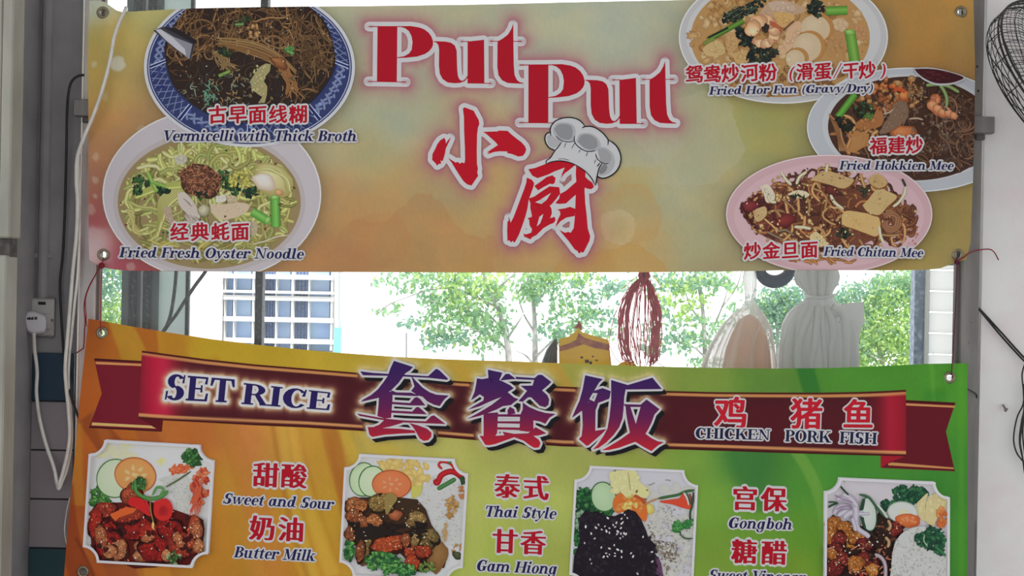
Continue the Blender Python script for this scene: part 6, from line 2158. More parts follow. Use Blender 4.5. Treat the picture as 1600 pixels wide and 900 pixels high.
    f.ribbon([Z(670, 220), Z(690, 245), Z(720, 190), Z(780, 165), Z(830, 180), Z(880, 225)], 9, (130, 20, 26), (190, 36, 44), n=7)
    f.ribbon([Z(725, 150), Z(700, 120), Z(720, 98), Z(780, 110), Z(820, 160)], 4, (150, 24, 30), (196, 50, 54), n=7)
    f.ribbon([Z(690, 290), Z(760, 250), Z(820, 215)], 7, (40, 84, 44), (80, 130, 74), n=6)
    stick(f, Z(860, 200), Z(875, 255), 7, (52, 84, 50), (28, 52, 32))
    stick(f, Z(765, 95), Z(790, 100), 5, (86, 128, 66), (50, 88, 42))
    f.blob(*Z(830, 755), 9, 6, .7, (84, 92, 60), (40, 46, 34), .1, 3)
    fr.finish(ik, f, 'framed picture of brown curry meat on lettuce with rice and red chilli')


def pic_black():
    rg = np.random.RandomState(23)
    Z = lambda x, y: (885 + x / 5.0, 720 + y / 5.0)
    fr = Frame((899, 726.5), (1091.5, 735.5), (1082, 930), (888, 920), 22.5)
    ik, f = fr.ink()
    f.poly(fr.mid, (186, 186, 194))
    for i in range(60):
        f.blob(*Z(rg.uniform(640, 1000), rg.uniform(200, 900)), rg.uniform(6, 14), rg.uniform(5, 10), rg.uniform(0, 3), (186, 186, 180), (178, 178, 176), .2, i, n=12)
    rr = lambda q: in_poly(q, [Z(*p) for p in ((640, 480), (720, 330), (960, 400), (980, 900), (700, 900), (640, 600))])
    rice(f, rg, rr, (*Z(640, 330), *Z(980, 920)), 330, ((196, 196, 186), (178, 178, 168), (160, 158, 150), (146, 142, 134), (204, 202, 194)))
    st = lambda q: in_poly(q, [Z(*p) for p in ((640, 500), (720, 620), (860, 640), (880, 760), (780, 880), (740, 760), (680, 640))])
    rice(f, rg, st, (*Z(640, 500), *Z(880, 880)), 150, ((120, 106, 88), (96, 84, 72), (140, 126, 108)))
    # lettuce, cucumber, egg tofu, tomato
    LG = [((60, 128, 66), (26, 74, 40)), ((44, 104, 56), (22, 62, 36)), ((92, 150, 80), (40, 92, 46)), ((30, 74, 48), (18, 46, 34))]
    leafy(f, rg, *Z(150, 300), 17, 20, 110, LG, .3, (3, 6.5))
    leafy(f, rg, *Z(260, 390), 22, 7, 50, LG, .2, (3, 6))
    leafy(f, rg, *Z(90, 560), 6, 34, 60, LG, 0, (3, 6))
    leafy(f, rg, *Z(110, 470), 8, 16, 20, [((150, 170, 150), (90, 120, 90))], 0, (3, 5))
    sliced(f, *Z(290, 280), 20, 24, -.25, (52, 98, 52), (160, 184, 148))
    f.poly([tuple(q) for q in smooth_path([Z(*p) for p in ((370, 290), (420, 250), (500, 290), (580, 270), (630, 360), (630, 440), (610, 475), (560, 430), (500, 380), (400, 410), (360, 350), (370, 290))], 3)[:-1]], (196, 104, 46))
    for i in range(20):
        f.blob(*Z(rg.uniform(390, 610), rg.uniform(290, 400)), rg.uniform(3, 8), rg.uniform(2, 5), rg.uniform(0, 3), (206, 142, 74), (186, 100, 46), .25, i, n=10)
    for i in range(9):
        f.blob(*Z(rg.uniform(440, 560), rg.uniform(330, 370)), rg.uniform(3, 6), rg.uniform(2, 4), rg.uniform(0, 3), (216, 196, 120), (196, 160, 84), .25, i, n=9)
    f.ribbon([Z(520, 265), Z(580, 290), Z(625, 345)], 5, (150, 60, 34), (176, 84, 48), n=5)
    f.poly([tuple(q) for q in smooth_path([Z(*p) for p in ((335, 90), (400, 75), (540, 75), (550, 130), (590, 180), (640, 220), (640, 270), (600, 290), (540, 260), (520, 280), (480, 295), (430, 250), (380, 200), (340, 150), (335, 90))], 3)[:-1]], (200, 196, 140))
    for i in range(30):
        f.blob(*Z(rg.uniform(350, 560), rg.uniform(90, 240)), rg.uniform(4, 9), rg.uniform(3, 6), rg.uniform(0, 3), (208, 204, 154), (194, 190, 134), .2, i, n=10)
    f.ribbon([Z(480, 85), Z(490, 150), Z(500, 230)], 1.4, (150, 140, 84), (170, 160, 104), n=5)
    f.ribbon([Z(470, 290), Z(500, 285), Z(520, 260)], 3.4, (150, 130, 60), (206, 180, 100), n=5)
    f.specks([Z(378, 75), Z(548, 238), Z(630, 228), Z(620, 300)], 1, 2, [(110, 92, 50)], rg)
    f.blob(*Z(655, 375), 6, 9, -.5, (206, 196, 120), (180, 164, 84), .2, 2)
    # black glossy meat with sesame
    f.poly([Z(*p) for p in ((50, 860), (60, 740), (110, 620), (95, 520), (110, 430), (150, 385), (200, 400), (240, 390), (300, 425), (380, 430), (440, 400), (480, 375), (540, 395), (580, 450), (620, 540), (640, 600), (700, 660), (690, 720), (740, 800), (760, 930), (50, 930))], (28, 22, 32))
    for i in range(260):
        x, y = Z(rg.uniform(60, 740), rg.uniform(390, 900))
        if in_poly(np.array([(x, y)]), [Z(*p) for p in ((50, 900), (60, 740), (110, 620), (100, 430), (200, 405), (380, 435), (480, 385), (560, 430), (620, 560), (690, 660), (730, 800), (740, 900))])[0]:
            k = rg.uniform(.8, 1.25)
            f.blob(x, y, rg.uniform(2, 5.5), rg.uniform(1.5, 4), rg.uniform(0, 3), np.array((42, 34, 44)) * k, np.array((26, 20, 28)) * k, .3, i, n=9)
    for i in range(14):
        f.ribbon([Z(700 + rg.uniform(-10, 20), 740 + i * 10), Z(735 + rg.uniform(-6, 10), 800 + i * 8), Z(745, 860 + i * 6)], 1.4, (70, 40, 66), (110, 76, 104), n=4)
    seeds = [(435, 405), (455, 420), (430, 450), (475, 445), (322, 445), (390, 482), (430, 488), (440, 478), (150, 513), (230, 520), (250, 497), (275, 535), (335, 525), (335, 560), (365, 500), (300, 510), (193, 566), (220, 605), (142, 640),
             (400, 550), (395, 570), (425, 567), (465, 570), (440, 590), (420, 603), (425, 523), (380, 515), (598, 592), (272, 675), (373, 657), (400, 692), (430, 705), (335, 683), (310, 720), (335, 730), (378, 720), (378, 742), (430, 750),
             (504, 720), (520, 745), (290, 748), (320, 745), (667, 710), (670, 785), (185, 768), (195, 800), (555, 880), (312, 548), (450, 565)]
    f.specks([Z(*s) for s in seeds], 1.0, 1.7, [(216, 210, 206), (200, 192, 190), (180, 172, 172)], rg, 1.7)
    # chilli, leek and greens over the rice
    f.ribbon([Z(715, 295), Z(790, 280), Z(870, 265), Z(930, 240), Z(1000, 228)], 4.5, (34, 66, 40), (66, 108, 62), n=6)
    f.poly([tuple(q) for q in smooth_path([Z(*p) for p in ((730, 310), (820, 300), (880, 290), (910, 255), (950, 330), (990, 330), (970, 375), (900, 365), (830, 340), (740, 325), (730, 310))], 3)[:-1]], (196, 70, 48))
    for i in range(4):
        f.ribbon([Z(915 + i * 22, 245 + 4 * i), Z(940 + i * 16, 290), Z(955 + i * 12, 345)], 2.2, [(190, 190, 180), (40, 60, 40), (120, 30, 34), (190, 186, 180)][i], [(206, 204, 196), (60, 84, 56), (150, 44, 46), (206, 200, 196)][i], n=5)
    f.ribbon([Z(990, 240), Z(985, 330), Z(965, 410), Z(970, 490)], 3.2, (28, 48, 36), (52, 78, 54), n=6)
    f.ribbon([Z(610, 340), Z(670, 310), Z(715, 292)], 2.4, (150, 104, 60), (180, 136, 84), n=5)
    leafy(f, rg, *Z(870, 510), 11, 7, 30, [((66, 140, 70), (34, 90, 44)), ((96, 164, 92), (50, 112, 56))], -.2, (3, 5))
    leafy(f, rg, *Z(945, 490), 9, 5, 18, [((66, 140, 70), (34, 90, 44))], -.5, (3, 5))
    f.ribbon([Z(885, 540), Z(895, 580), Z(930, 605), Z(985, 605)], 2.2, (34, 66, 42), (58, 96, 60), n=6)
    for q in ([(770, 150), (800, 150), (815, 160)], [(640, 190), (670, 180), (690, 170)]):
        f.ribbon([Z(*p) for p in q], 1.4, (110, 116, 104), (134, 138, 124), n=4)
    fr.finish(ik, f, 'framed picture of black glazed meat sprinkled with sesame, and rice')


def pic_gongboh():
    rg = np.random.RandomState(24)
    Z = lambda x, y: (1275 + x / 5.4545, 735 + y / 5.4545)
    fr = Frame((1287, 744.5), (1481.5, 753), (1481, 945), (1285.5, 938), 22.5)
    ik, f = fr.ink()
    f.poly(fr.mid, (188, 184, 190))
    KL = [((44, 96, 66), (20, 56, 42)), ((34, 78, 56), (18, 46, 38)), ((60, 116, 74), (28, 70, 48))]
    leafy(f, rg, *Z(800, 210), 27, 14, 130, KL, .05, (3, 6.5))
    leafy(f, rg, *Z(610, 295), 11, 7, 26, KL, -.2, (3, 5))
    for pts in ([(855, 280), (950, 190), (930, 280), (940, 380), (950, 440), (880, 400)], [(940, 260), (980, 200), (1020, 260), (1060, 330), (1020, 420), (990, 480), (930, 420)], [(1000, 190), (1060, 230), (1105, 250), (1100, 340), (1030, 320)]):
        f.poly([tuple(q) for q in smooth_path([Z(*p) for p in pts + pts[:1]], 3)[:-1]], (196, 184, 136))
        c = np.array([Z(*p) for p in pts]).mean(0)
        for i in range(12):
            f.blob(c[0] + rg.uniform(-8, 8), c[1] + rg.uniform(-13, 13), rg.uniform(3, 6), rg.uniform(3, 8), rg.uniform(-.3, .3), (204, 194, 150), (190, 176, 126), .2, i, n=9)
    leafy(f, rg, *Z(1070, 400), 8, 15, 40, [((206, 120, 62), (170, 72, 36)), ((214, 160, 100), (190, 104, 56))], 0, (2.5, 5))
    # radish and tomato slices
    f.ellipse(*Z(735, 355), 24, 17, (150, 166, 150), .1, 36)
    f.ellipse(*Z(735, 357), 22.5, 15.6, (190, 194, 190), .1, 36)
    f.blob(*Z(745, 355), 10, 5, 0, (196, 194, 160), (190, 192, 182), .1, 2)
    f.blob(*Z(780, 425), 20, 11, .05, (200, 116, 66), (178, 84, 44), .06, 4)
    for i in range(10):
        f.blob(*Z(rg.uniform(700, 860), rg.uniform(390, 460)), rg.uniform(2, 5), rg.uniform(2, 4), rg.uniform(0, 3), (210, 146, 100), (190, 100, 58), .25, i, n=9)
    # sauce ground
    f.poly([Z(*p) for p in ((85, 420), (200, 420), (330, 480), (480, 440), (540, 340), (640, 420), (760, 480), (680, 560), (640, 700), (650, 1020), (85, 1020))], (44, 28, 24))
    OR = [((196, 136, 60), (140, 84, 36)), ((182, 116, 52), (120, 66, 32))]
    RD = [((140, 52, 42), (78, 26, 26)), ((120, 40, 36), (66, 22, 24))]
    fried(f, rg, [(*Z(150, 470), 14, 14, .2), (*Z(240, 480), 12, 10, .3), (*Z(120, 560), 12, 14, 0), (*Z(300, 590), 14, 13, .4), (*Z(340, 570), 12, 12, .3), (*Z(390, 620), 11, 8, .3)], OR)
    fried(f, rg, [(*Z(190, 590), 11, 14, .2), (*Z(160, 660), 12, 9, 0), (*Z(180, 750), 17, 13, .2), (*Z(410, 620), 13, 9, .2), (*Z(420, 800), 20, 20, .1), (*Z(150, 830), 14, 12, .1), (*Z(670, 500), 10, 12, .5)], RD)
    fried(f, rg, [(*Z(330, 790), 13, 14, -.5), (*Z(120, 700), 8, 10, -.6), (*Z(470, 840), 9, 11, 0)], OR)
    for i in range(40):
        f.blob(*Z(rg.uniform(420, 660), rg.uniform(440, 760)), rg.uniform(2, 6), rg.uniform(1.4, 4), rg.uniform(0, 3), [(58, 38, 30), (96, 62, 46), (34, 24, 24), (150, 104, 72)][i % 4], [(30, 22, 22), (52, 34, 28), (22, 18, 20), (84, 54, 40)][i % 4], .3, i, n=9)
    for i in range(24):
        x, y = Z(rg.uniform(100, 620), rg.uniform(640, 890))
        f.ribbon([(x, y), (x + rg.uniform(-5, 5), y + rg.uniform(-4, 4)), (x + rg.uniform(-8, 8), y + rg.uniform(-6, 6))], rg.uniform(1, 2.4), (120, 60, 46), (196, 140, 112), n=3)
    f.specks([Z(rg.uniform(90, 640), rg.uniform(430, 900)) for _ in range(60)], .5, 1.3, [(214, 180, 150), (190, 110, 80), (150, 60, 50), (226, 206, 186)], rg)
    for q in ([(580, 560), (610, 600), (600, 650)], [(620, 830), (640, 860), (630, 900)], [(610, 420), (630, 470), (610, 510)]):
        f.ribbon([Z(*p) for p in q], 5, (110, 84, 56), (186, 160, 120), n=5)
    f.ribbon([Z(490, 705), Z(550, 740), Z(580, 810), Z(580, 920)], 6, (120, 100, 112), (180, 170, 180), n=7)
    # cucumber and carved radish flower with dark green slips
    sliced(f, *Z(440, 370), 13, 27, -.12, (40, 84, 56), (176, 184, 178))
    f.ribbon([Z(360, 200), Z(440, 225), Z(500, 300), Z(560, 370), Z(610, 405)], 4.0, (28, 58, 40), (70, 104, 76), n=7)
    f.ribbon([Z(510, 280), Z(560, 340), Z(600, 400)], 3.4, (170, 176, 170), (190, 194, 190), n=5)
    for q, w in (([(150, 370), (200, 310), (270, 310), (340, 330)], 10), ([(180, 380), (240, 350), (320, 360), (400, 360)], 9), ([(230, 400), (280, 360), (340, 350)], 10), ([(310, 250), (330, 330), (330, 420), (340, 500)], 11),
                 ([(330, 420), (350, 490), (420, 540), (445, 565)], 8), ([(170, 240), (240, 240), (320, 280)], 8), ([(220, 200), (280, 230), (340, 300)], 10), ([(350, 365), (420, 365), (450, 360)], 5), ([(300, 400), (320, 460), (330, 510)], 7)):
        f.ribbon([Z(*p) for p in q], w, (140, 134, 150), (192, 188, 198), n=7)
    for q, w in (([(150, 205), (220, 240), (310, 270)], 1.6), ([(190, 310), (260, 300), (310, 320)], 1.3), ([(160, 330), (220, 300)], 1.2)):
        f.ribbon([Z(*p) for p in q], w, (120, 84, 120), (140, 104, 138), n=5)
    for q, w in (([(200, 130), (230, 165), (270, 205)], 3), ([(95, 265), (140, 265), (180, 272)], 2.4), ([(95, 310), (130, 290), (180, 272)], 3.2), ([(400, 235), (390, 290), (380, 335)], 5), ([(385, 390), (395, 440), (410, 490)], 4.4)):
        f.ribbon([Z(*p) for p in q], w, (22, 48, 34), (44, 76, 54), n=5)
    f.ribbon([Z(225, 85), Z(240, 90), Z(245, 110)], 1.2, (120, 120, 124), (140, 140, 144), n=4)
    # rice dome and parsley
    dome = [Z(*p) for p in ((640, 700), (660, 620), (710, 540), (790, 490), (900, 470), (1000, 500), (1090, 560), (1100, 1020), (650, 1020), (632, 820))]
    f.poly([tuple(q) for q in smooth_path(dome + dome[:1], 4)[:-1]], (184, 186, 184))
    rice(f, rg, lambda q: in_poly(q, dome), (*Z(632, 470), *Z(1100, 940)), 420, ((200, 202, 200), (186, 188, 184), (172, 172, 166), (160, 158, 148), (208, 208, 204)))
    leafy(f, rg, *Z(980, 570), 19, 17, 110, KL, .5, (2.5, 5.5))
    leafy(f, rg, *Z(880, 560), 10, 5, 26, KL, -.4, (2.5, 4.5))
    leafy(f, rg, *Z(885, 620), 6, 4, 12, KL, .3, (2, 4))
    leafy(f, rg, *Z(1030, 660), 12, 6, 26, KL, .7, (2.5, 4.5))
    f.ribbon([Z(1000, 640), Z(1050, 680), Z(1090, 720)], 4, (36, 84, 54), (66, 120, 78), n=5)
    f.ribbon([Z(910, 540), Z(905, 590), Z(935, 640)], 1.4, (150, 176, 140), (170, 190, 160), n=5)
    fr.finish(ik, f, 'framed picture of dark glazed pieces with carved radish, parsley and a rice dome')


pic_sweet_sour()
pic_thai()
pic_black()
pic_gongboh()



def grad(p):
    y = p[:, 1] - (p[:, 0] - 640) * .035
    c = np.stack([np.interp(y, [560, 600, 640, 690], [44, 62, 96, 176]), np.interp(y, [560, 600, 640, 690], [26, 26, 26, 30]), np.interp(y, [560, 600, 640, 690], [84, 84, 74, 44])], 1)
    return c


ik = Ink(LO)
ik.glyphs([(p + (6.0, 6.6), t) for p, t in big], (20, 18, 24), (20, 18, 24), 2.2, 12, L=16)
ik.glyphs(big, grad, WHITE_INK, 3.4, 20, L=14)
ik.build('title_characters', lower, 'three large purple to red characters with white edge and black shade')
ik = Ink(LO)
ik.glyphs(setrice, (34, 24, 84), (206, 200, 200), 4.2, 18)
ik.build('title_lettering', lower, 'navy capitals with white halo on the ribbon')
ik = Ink(LO)
for ch, x, y, s, w in (('鸡', 1142, 645, 53, 'first'), ('猪', 1260, 646, 51, 'second'), ('鱼', 1341, 647, 49, 'third')):
    ik = Ink(LO)
    ik.glyphs(cjk_char(ch, x, y, s, .03, .02, .0001, .0001)[:1], WHITE_INK, WHITE_INK, 3.6, 14)
    ik.glyphs(cjk_char(ch, x, y, s, .03, .02, .03, .018), (176, 24, 42))
    ik.build('chinese_caption', lower, w + ' red character with white outline at the ribbon end')

ik = Ink(LO)
for s, a, b, c in (('CHICKEN', (1086, 684.5), (1202, 687.5), 16.5), ('PORK', (1226, 689.5), (1297, 691.5), 18), ('FISH', (1311, 692), (1369, 694), 18)):
    ik.glyphs(serif_text(s, a, b, c, 0.02), (26, 30, 62), WHITE_INK, 2.3, 12)
ik.build('english_caption', lower, 'small navy capitals with white outline at the ribbon end')

SONG = dict(rise=0.0, bx=.040, by=.003, r=2.4)
cap(LO, lower, 'beside the first dish', [('甜', 415.5, 742, 41, .05), ('酸', 459.5, 743.5, 41, .05), ('奶', 410, 825, 41, .05), ('油', 455, 827, 41, .05)],
    [('Sweet and Sour', (348, 786.5), (519, 795.5), 16.5), ('Butter Milk', (365, 870.5), (491, 876.5), 17)], **SONG)
cap(LO, lower, 'beside the second dish', [('泰', 792.5, 759.5, 40.5, .04), ('式', 837.5, 762, 40.5, .04), ('甘', 789, 845.5, 40.5, .04), ('香', 833, 847.5, 40.5, .04)],
    [('Thai Style', (756, 807), (867, 810.5), 17), ('Gam Hiong', (743, 891.5), (869, 897), 17.5)], **SONG)
cap(LO, lower, 'beside the third dish', [('宫', 1164, 778.5, 40.5, .03), ('保', 1209, 780, 40.5, .03), ('糖', 1163, 861.5, 40.5, .03), ('醋', 1209.5, 863.5, 40.5, .03)],
    [('Gongboh', (1136.5, 825), (1236, 827.5), 17), ('Sweet Vinegar', (1106, 906), (1256, 910), 16.5)], **SONG)
# ------------------------------------------------------------------ cables, socket, cords and the things hanging behind the glass
def PX(pts, Y):
    """picture points, each optionally with its own depth"""
    return [P3(p[0], p[1], p[2] if len(p) > 2 else Y) for p in pts]


def cord(name, pts, Y, r, m, label, cat, n=8, seg=8):
    o = MB().tube(smooth_path(PX(pts, Y), n), r, seg).build(name, m, smooth=True)
    return tag(o, label, cat)


KP = DIST / FPX
# surface conduit painted over with the wall, running down to the socket
x, zt_ = P3(66.5, 465, YW)[0], P3(66, 466, YW)[2]
mb = MB().tube([(x, YW + .002, zt_), (x, YW + .002, 2.95)], .0125, 14)
for zz in (zt_ + .09, zt_ + .7, zt_ + 1.2):
    mb.box((x - .02, YW - .004, zz - .006), (x + .02, YW + .002, zz + .006), 0, .002)
tag(mb.build('conduit', M_WALL, smooth=False), 'grey painted conduit pipe running down the wall to the socket', 'pipe')

# wall socket with its plug
c = P3(59, 497, YW)
soc = empty('wall_socket', (c[0], YW, P3(59, 527, YW)[2]), 'grimy white wall socket above the blue tiles', 'socket')
a, b = P3(27, 526.5, YW), P3(88, 464.5, YW)
MB().box((a[0], YW - .010, a[2]), (b[0], YW + .001, b[2]), 0, .003).build('back_box', mat('grimy_box', (120, 116, 116), .6, noise=(30, (92, 88, 86), .45, .7)), soc)
a, b = P3(39.5, 524, YW), P3(88.5, 467, YW)
MB().box((a[0], YW - .016, a[2]), (b[0], YW - .008, b[2]), 0, .003).build('face_plate', M_PLASTIC, soc)
fp_ = bpy.data.objects['face_plate']
a, b = P3(64, 476, YW), P3(76, 471.5, YW)
MB().box((a[0], YW - .0168, a[2]), (b[0], YW - .0155, b[2]), 0, .0004).build('label_window', M_BLACK, fp_)
a, b = P3(72, 515, YW), P3(84, 490, YW)
MB().box((a[0], YW - .020, a[2]), (b[0], YW - .015, b[2]), 0, .002).build('rocker_switch', M_PLASTIC, fp_)
for px, py in ((45, 470), (86, 500)):
    cc = P3(px, py, YW)
    MB().ring((cc[0], YW - .0165, cc[2]), (0, 1, 0), .0016, .0014, 12, 6).build('screw', M_SCREW, fp_)
plug = empty('plug', (P3(53, 521, YW)[0], YW - .02, P3(53, 522, YW)[2]), 'white mains plug pushed into the grimy wall socket', 'plug')
prof = [(39, 489), (43, 486.5), (52, 486), (60, 489), (68, 492), (72, 498), (73, 508), (71, 517), (66, 521), (56, 522), (46, 521), (40, 515), (37.5, 504), (37.5, 495)]
def plug_body():
    mb = MB()
    q = np.array(smooth_path(prof + [prof[0]], 3)[:-1])
    cen = q.mean(0)
    V = []
    layers = ((1.0, .016), (1.0, .030), (.94, .042), (.8, .047))
    for f, d in layers:
        p = cen + (q - cen) * f
        V += [P3(x, y, YW - d) for x, y in p]
    n = len(q)
    F = []
    for l in range(len(layers) - 1):
        for i in range(n):
            j = (i + 1) % n
            F.append((l * n + i, (l + 1) * n + i, (l + 1) * n + j, l * n + j))
    F.append(tuple((len(layers) - 1) * n + i for i in range(n)))
    F.append(tuple(range(n))[::-1])
    return mb.add(V, F)
plug_body().build('plug_body', M_PLUG, plug, smooth=False)
mk = MB()
for i, (w, h) in enumerate(((2.6, 3.2), (2.2, 4.2), (2.8, 3.2), (1.2, 4.6), (2.4, 4.2), (1.1, 4.6))):
    a, b = P3(42.4 + i * 2.9, 499.5, YW - .0475), P3(42.4 + i * 2.9 + w, 499.5 - h, YW - .0475)
    mk.box((a[0], YW - .0478, a[2]), (b[0], YW - .0465, b[2]))
mko = mk.build('raised_mark', M_BLACK, plug)
mko['label'] = 'small dark illegible marking'
mko['kind'] = 'stuff'
# the plug's cable: down in a loop, up again and over the banner's upper corner
path = [(53, 520, .012), (54, 545, .020), (58, 580, .026), (57, 615, .028), (62, 655, .026), (72, 695, .022), (84, 730, .016), (90, 757, .008), (94, 752, .006), (104, 715, .006), (109, 680, .008), (107, 640, .010), (103, 600, .012), (102, 570, .012),
        (106, 520, .012), (110, 470, .012), (114, 420, .010), (119, 370, .008), (121, 320, .004), (119, 280, -.004), (121, 245, -.015), (131, 215, -.024), (146, 180, -.028), (160, 140, -.028), (172, 95, -.028), (178, 60, -.028), (186, 36, -.027), (193, 21, -.020),
        (196, 15, -.004), (197, 12, .010), (197, 18, .016)]
o = MB().tube(smooth_path(PX(path, 0), 8), .0037, 10).build('cable', M_CABW, smooth=True)
tag(o, 'thin white cable looping from the plug up over the top banner corner', 'cable')
path = [(122, 235, .004), (123, 300, .012), (124.5, 345, .016), (122, 420, .018), (117, 470, .018), (112, 520, .020), (108, 560, .022), (107, 600, .022), (110, 640, .022), (112, 670, .020), (111, 700, .018), (104, 735, .014), (97, 753, .010), (92, 764, .006), (88, 755, .012), (86, 742, .018)]
o = MB().tube(smooth_path(PX(path, 0), 8), .0030, 8).build('cable', M_CABW, smooth=True)
tag(o, 'second white cable hanging straight close beside the looped white cable', 'cable')
path = [(109, 778, .012), (104, 800, .016), (101, 825, .018), (103, 845, .016), (108, 860, .012)]
o = MB().tube(smooth_path(PX(path, 0), 8), .0014, 8).build('cable', M_CABW, smooth=True)
tag(o, 'thin white loop peeping out left of the lower banner', 'cable')
path = [(131, 117, .030), (122, 119, .024), (113, 126, .024), (108, 140, .024), (105, 170, .026), (104, 225, .030), (103, 270, .034), (101, 340, .038), (98, 400, .040), (94, 440, .040), (95, 480, .038), (98, 530, .034), (101, 570, .030), (106, 600, .024), (113, 625, .018), (120, 645, .012), (128, 665, .010)]
o = MB().tube(smooth_path(PX(path, 0), 8), .0026, 8).build('cable', M_CABK, smooth=True)
tag(o, 'thin black cable down the left wall from behind the upper banner', 'cable')
path = [(18, 428, .04), (26, 430, .03), (31, 438, .03), (33, 455, .034), (33, 476, .036)]
o = MB().tube(smooth_path(PX(path, 0), 8), .0042, 10).build('cable', M_CABK, smooth=True)
tag(o, 'short thick black cable bending down to the wall socket', 'cable')

# red twine tying the two banners together on the left
def knot(mb, px, py, Y, s, r):
    c = np.array(P3(px, py, Y))
    rg = np.random.RandomState(int(px))
    for i in range(5):
        a = rg.uniform(0, PI)
        pts = [c + s * np.array([math.cos(t) * math.cos(a), .3 * math.sin(2 * t) - .2, math.sin(t) * (.8 + .2 * math.sin(a))]) for t in np.linspace(0, 2 * PI, 12)]
        mb.tube(pts, r, 6)
tw = empty('twine', P3(157, 520, -.016), 'red twine tying the left corners of the two banners together', 'string')
mb = MB()
knot(mb, 159, 415, -.012, .006, .0013)
mb.build('knot', M_RED, tw, smooth=True)
MB().tube(smooth_path(PX([(162, 402, -.014), (159, 415, -.018), (158, 440, -.014), (157.5, 480, -.014), (157, 508, -.016), (158, 519, -.012), (159, 521, -.004)], 0), 8), .0011, 6).build('strand', M_RED, tw, smooth=True)
MB().tube(smooth_path(PX([(158, 412, -.018), (150, 428, -.008), (141, 444, .004), (134, 462, .010), (131.5, 480, .012), (133, 500, .012), (132, 520, .014), (131, 540, .014), (129, 545, .014), (120, 551, .020)], 0), 8), .0013, 6).build('strand', M_RED, tw, smooth=True)
MB().tube(smooth_path(PX([(157, 416, -.016), (148, 432, -.006), (138, 452, .006), (133.5, 470, .010), (134.5, 490, .012), (135, 510, .012)], 0), 8), .0010, 6).build('strand', M_RED, tw, smooth=True)

tw = empty('twine', P3(1488, 590, -.016), 'dark maroon twine tying the right corners of the two banners together', 'string')
mb = MB()
knot(mb, 1495, 410, -.012, .005, .0012)
mb.build('knot', M_MAROON, tw, smooth=True)
MB().tube(smooth_path(PX([(1496, 400, -.013), (1495, 412, -.018), (1494, 450, -.014), (1491.5, 510, -.012), (1488.5, 560, -.014), (1487, 582, -.016), (1489, 590, -.010)], 0), 8), .0012, 6).build('strand', M_MAROON, tw, smooth=True)
MB().tube(smooth_path(PX([(1496, 408, -.016), (1506, 402, -.014), (1515, 395, -.008), (1525, 391.5, .010), (1538, 389.5, .018), (1548, 390, .018), (1554, 395, .020), (1558, 402, .026), (1560, 406, .034)], 0), 8), .0013, 6).build('loose_end', M_RED, tw, smooth=True)
cord('cord', [(1508, 606, .004), (1514, 609, .012), (1520, 612, .022), (1526, 617, .030), (1526, 622, .034)], 0, .0013, M_CABK, 'short black cord end poking out right of the lower banner', 'string')

# black cord on the right wall and the tangle it runs into
bc = empty('black_cord', P3(1594, 735, .03), 'doubled black cord slanting across the white right wall into a dangling tangle', 'cord')
for d, dy in ((0, 0), (2.6, -2.6)):
    MB().tube(smooth_path(PX([(1520, 474, .060), (1531 + d * .3, 485 + dy * .4, .038), (1560 + d, 520 + dy, .034), (1586 + d, 549 + dy, .034), (1606 + d, 570 + dy, .034)], 0), 6), .0021, 8).build('strand', M_CABK, bc, smooth=True)
for q in ([(1602, 566), (1597, 585), (1599, 610), (1600, 640), (1597, 665), (1594, 690), (1597, 710), (1601, 740)], [(1600, 600), (1599, 630), (1590, 650), (1585, 672), (1584, 690), (1588, 706), (1596, 718), (1603, 724)], [(1604, 600), (1600, 640), (1596, 660), (1593, 690), (1599, 722)],
          [(1606, 640), (1600, 655), (1598, 680), (1602, 716)], [(1609, 570), (1606, 620), (1603, 690), (1602, 760)]):
    MB().tube(smooth_path(PX(q, .030), 8), .0017, 8).build('strand', M_CABK, bc, smooth=True)

# bent nail in the right wall
mb = MB()
n0, n1 = P3(1567.5, 633, .046), P3(1571, 639.5, .030)
mb.tube([P3(1568, 633, .056), n0, n1], .0022, 8)
mb.tube([n1, (n1[0] + .002, n1[1] - .002, n1[2] - .002)], .0046, 10)
tag(mb.build('nail', mat('worn_steel', (120, 112, 106), .4, .5), smooth=True), 'bent metal nail sticking out of the white right wall', 'nail')

# wire fan at the upper right corner
fan_c = np.array(P3(1698, 132, -.16))
R_ = 172 * (DIST - .16) / FPX
ax = np.array([.45, -.72, .53])
ax = ax / np.linalg.norm(ax)
fan = empty('wall_fan', tuple(fan_c), 'black wire caged fan cut off by the upper right corner', 'fan')
e1 = np.cross(ax, (0, 0, 1.0)); e1 /= np.linalg.norm(e1)
e2 = np.cross(ax, e1)
def fpt(f, a, h):
    return tuple(fan_c + (e1 * math.cos(a) + e2 * math.sin(a)) * R_ * f + ax * h)
mb = MB()
dome = lambda f: .045 * math.sqrt(max(0, 1 - f ** 3.2))
for k in range(140):
    a = 2 * PI * k / 140
    mb.tube([fpt(f, a + .75 * (1 - f), dome(f)) for f in np.linspace(.2, 1.0, 10)], .00062, 4, cap=False)
for f in (.3, .35, .4, .45, .49, .53, .57, .61, .65, .69, .73, .77, .81, .845, .88, .91, .94, .965, .985):
    mb.tube([fpt(f, 2 * PI * i / 56, dome(f)) for i in range(57)], .0006, 4, cap=False)
for f in (.42, .74):
    mb.tube([fpt(f, 2 * PI * i / 56, dome(f) + .001) for i in range(57)], .0013, 5, cap=False)
for k in range(6):
    a = 2 * PI * k / 6 + .3
    mb.tube([fpt(f, a + .2 * math.sin(f * 5), dome(f) - .001) for f in np.linspace(.2, 1.0, 10)], .0013, 5, cap=False)
mb.build('front_guard', M_BLACK, fan)
mb = MB()
side = lambda t: (1.0 - .55 * max(0, t - .45) ** 1.6 / .38, -.085 * t)
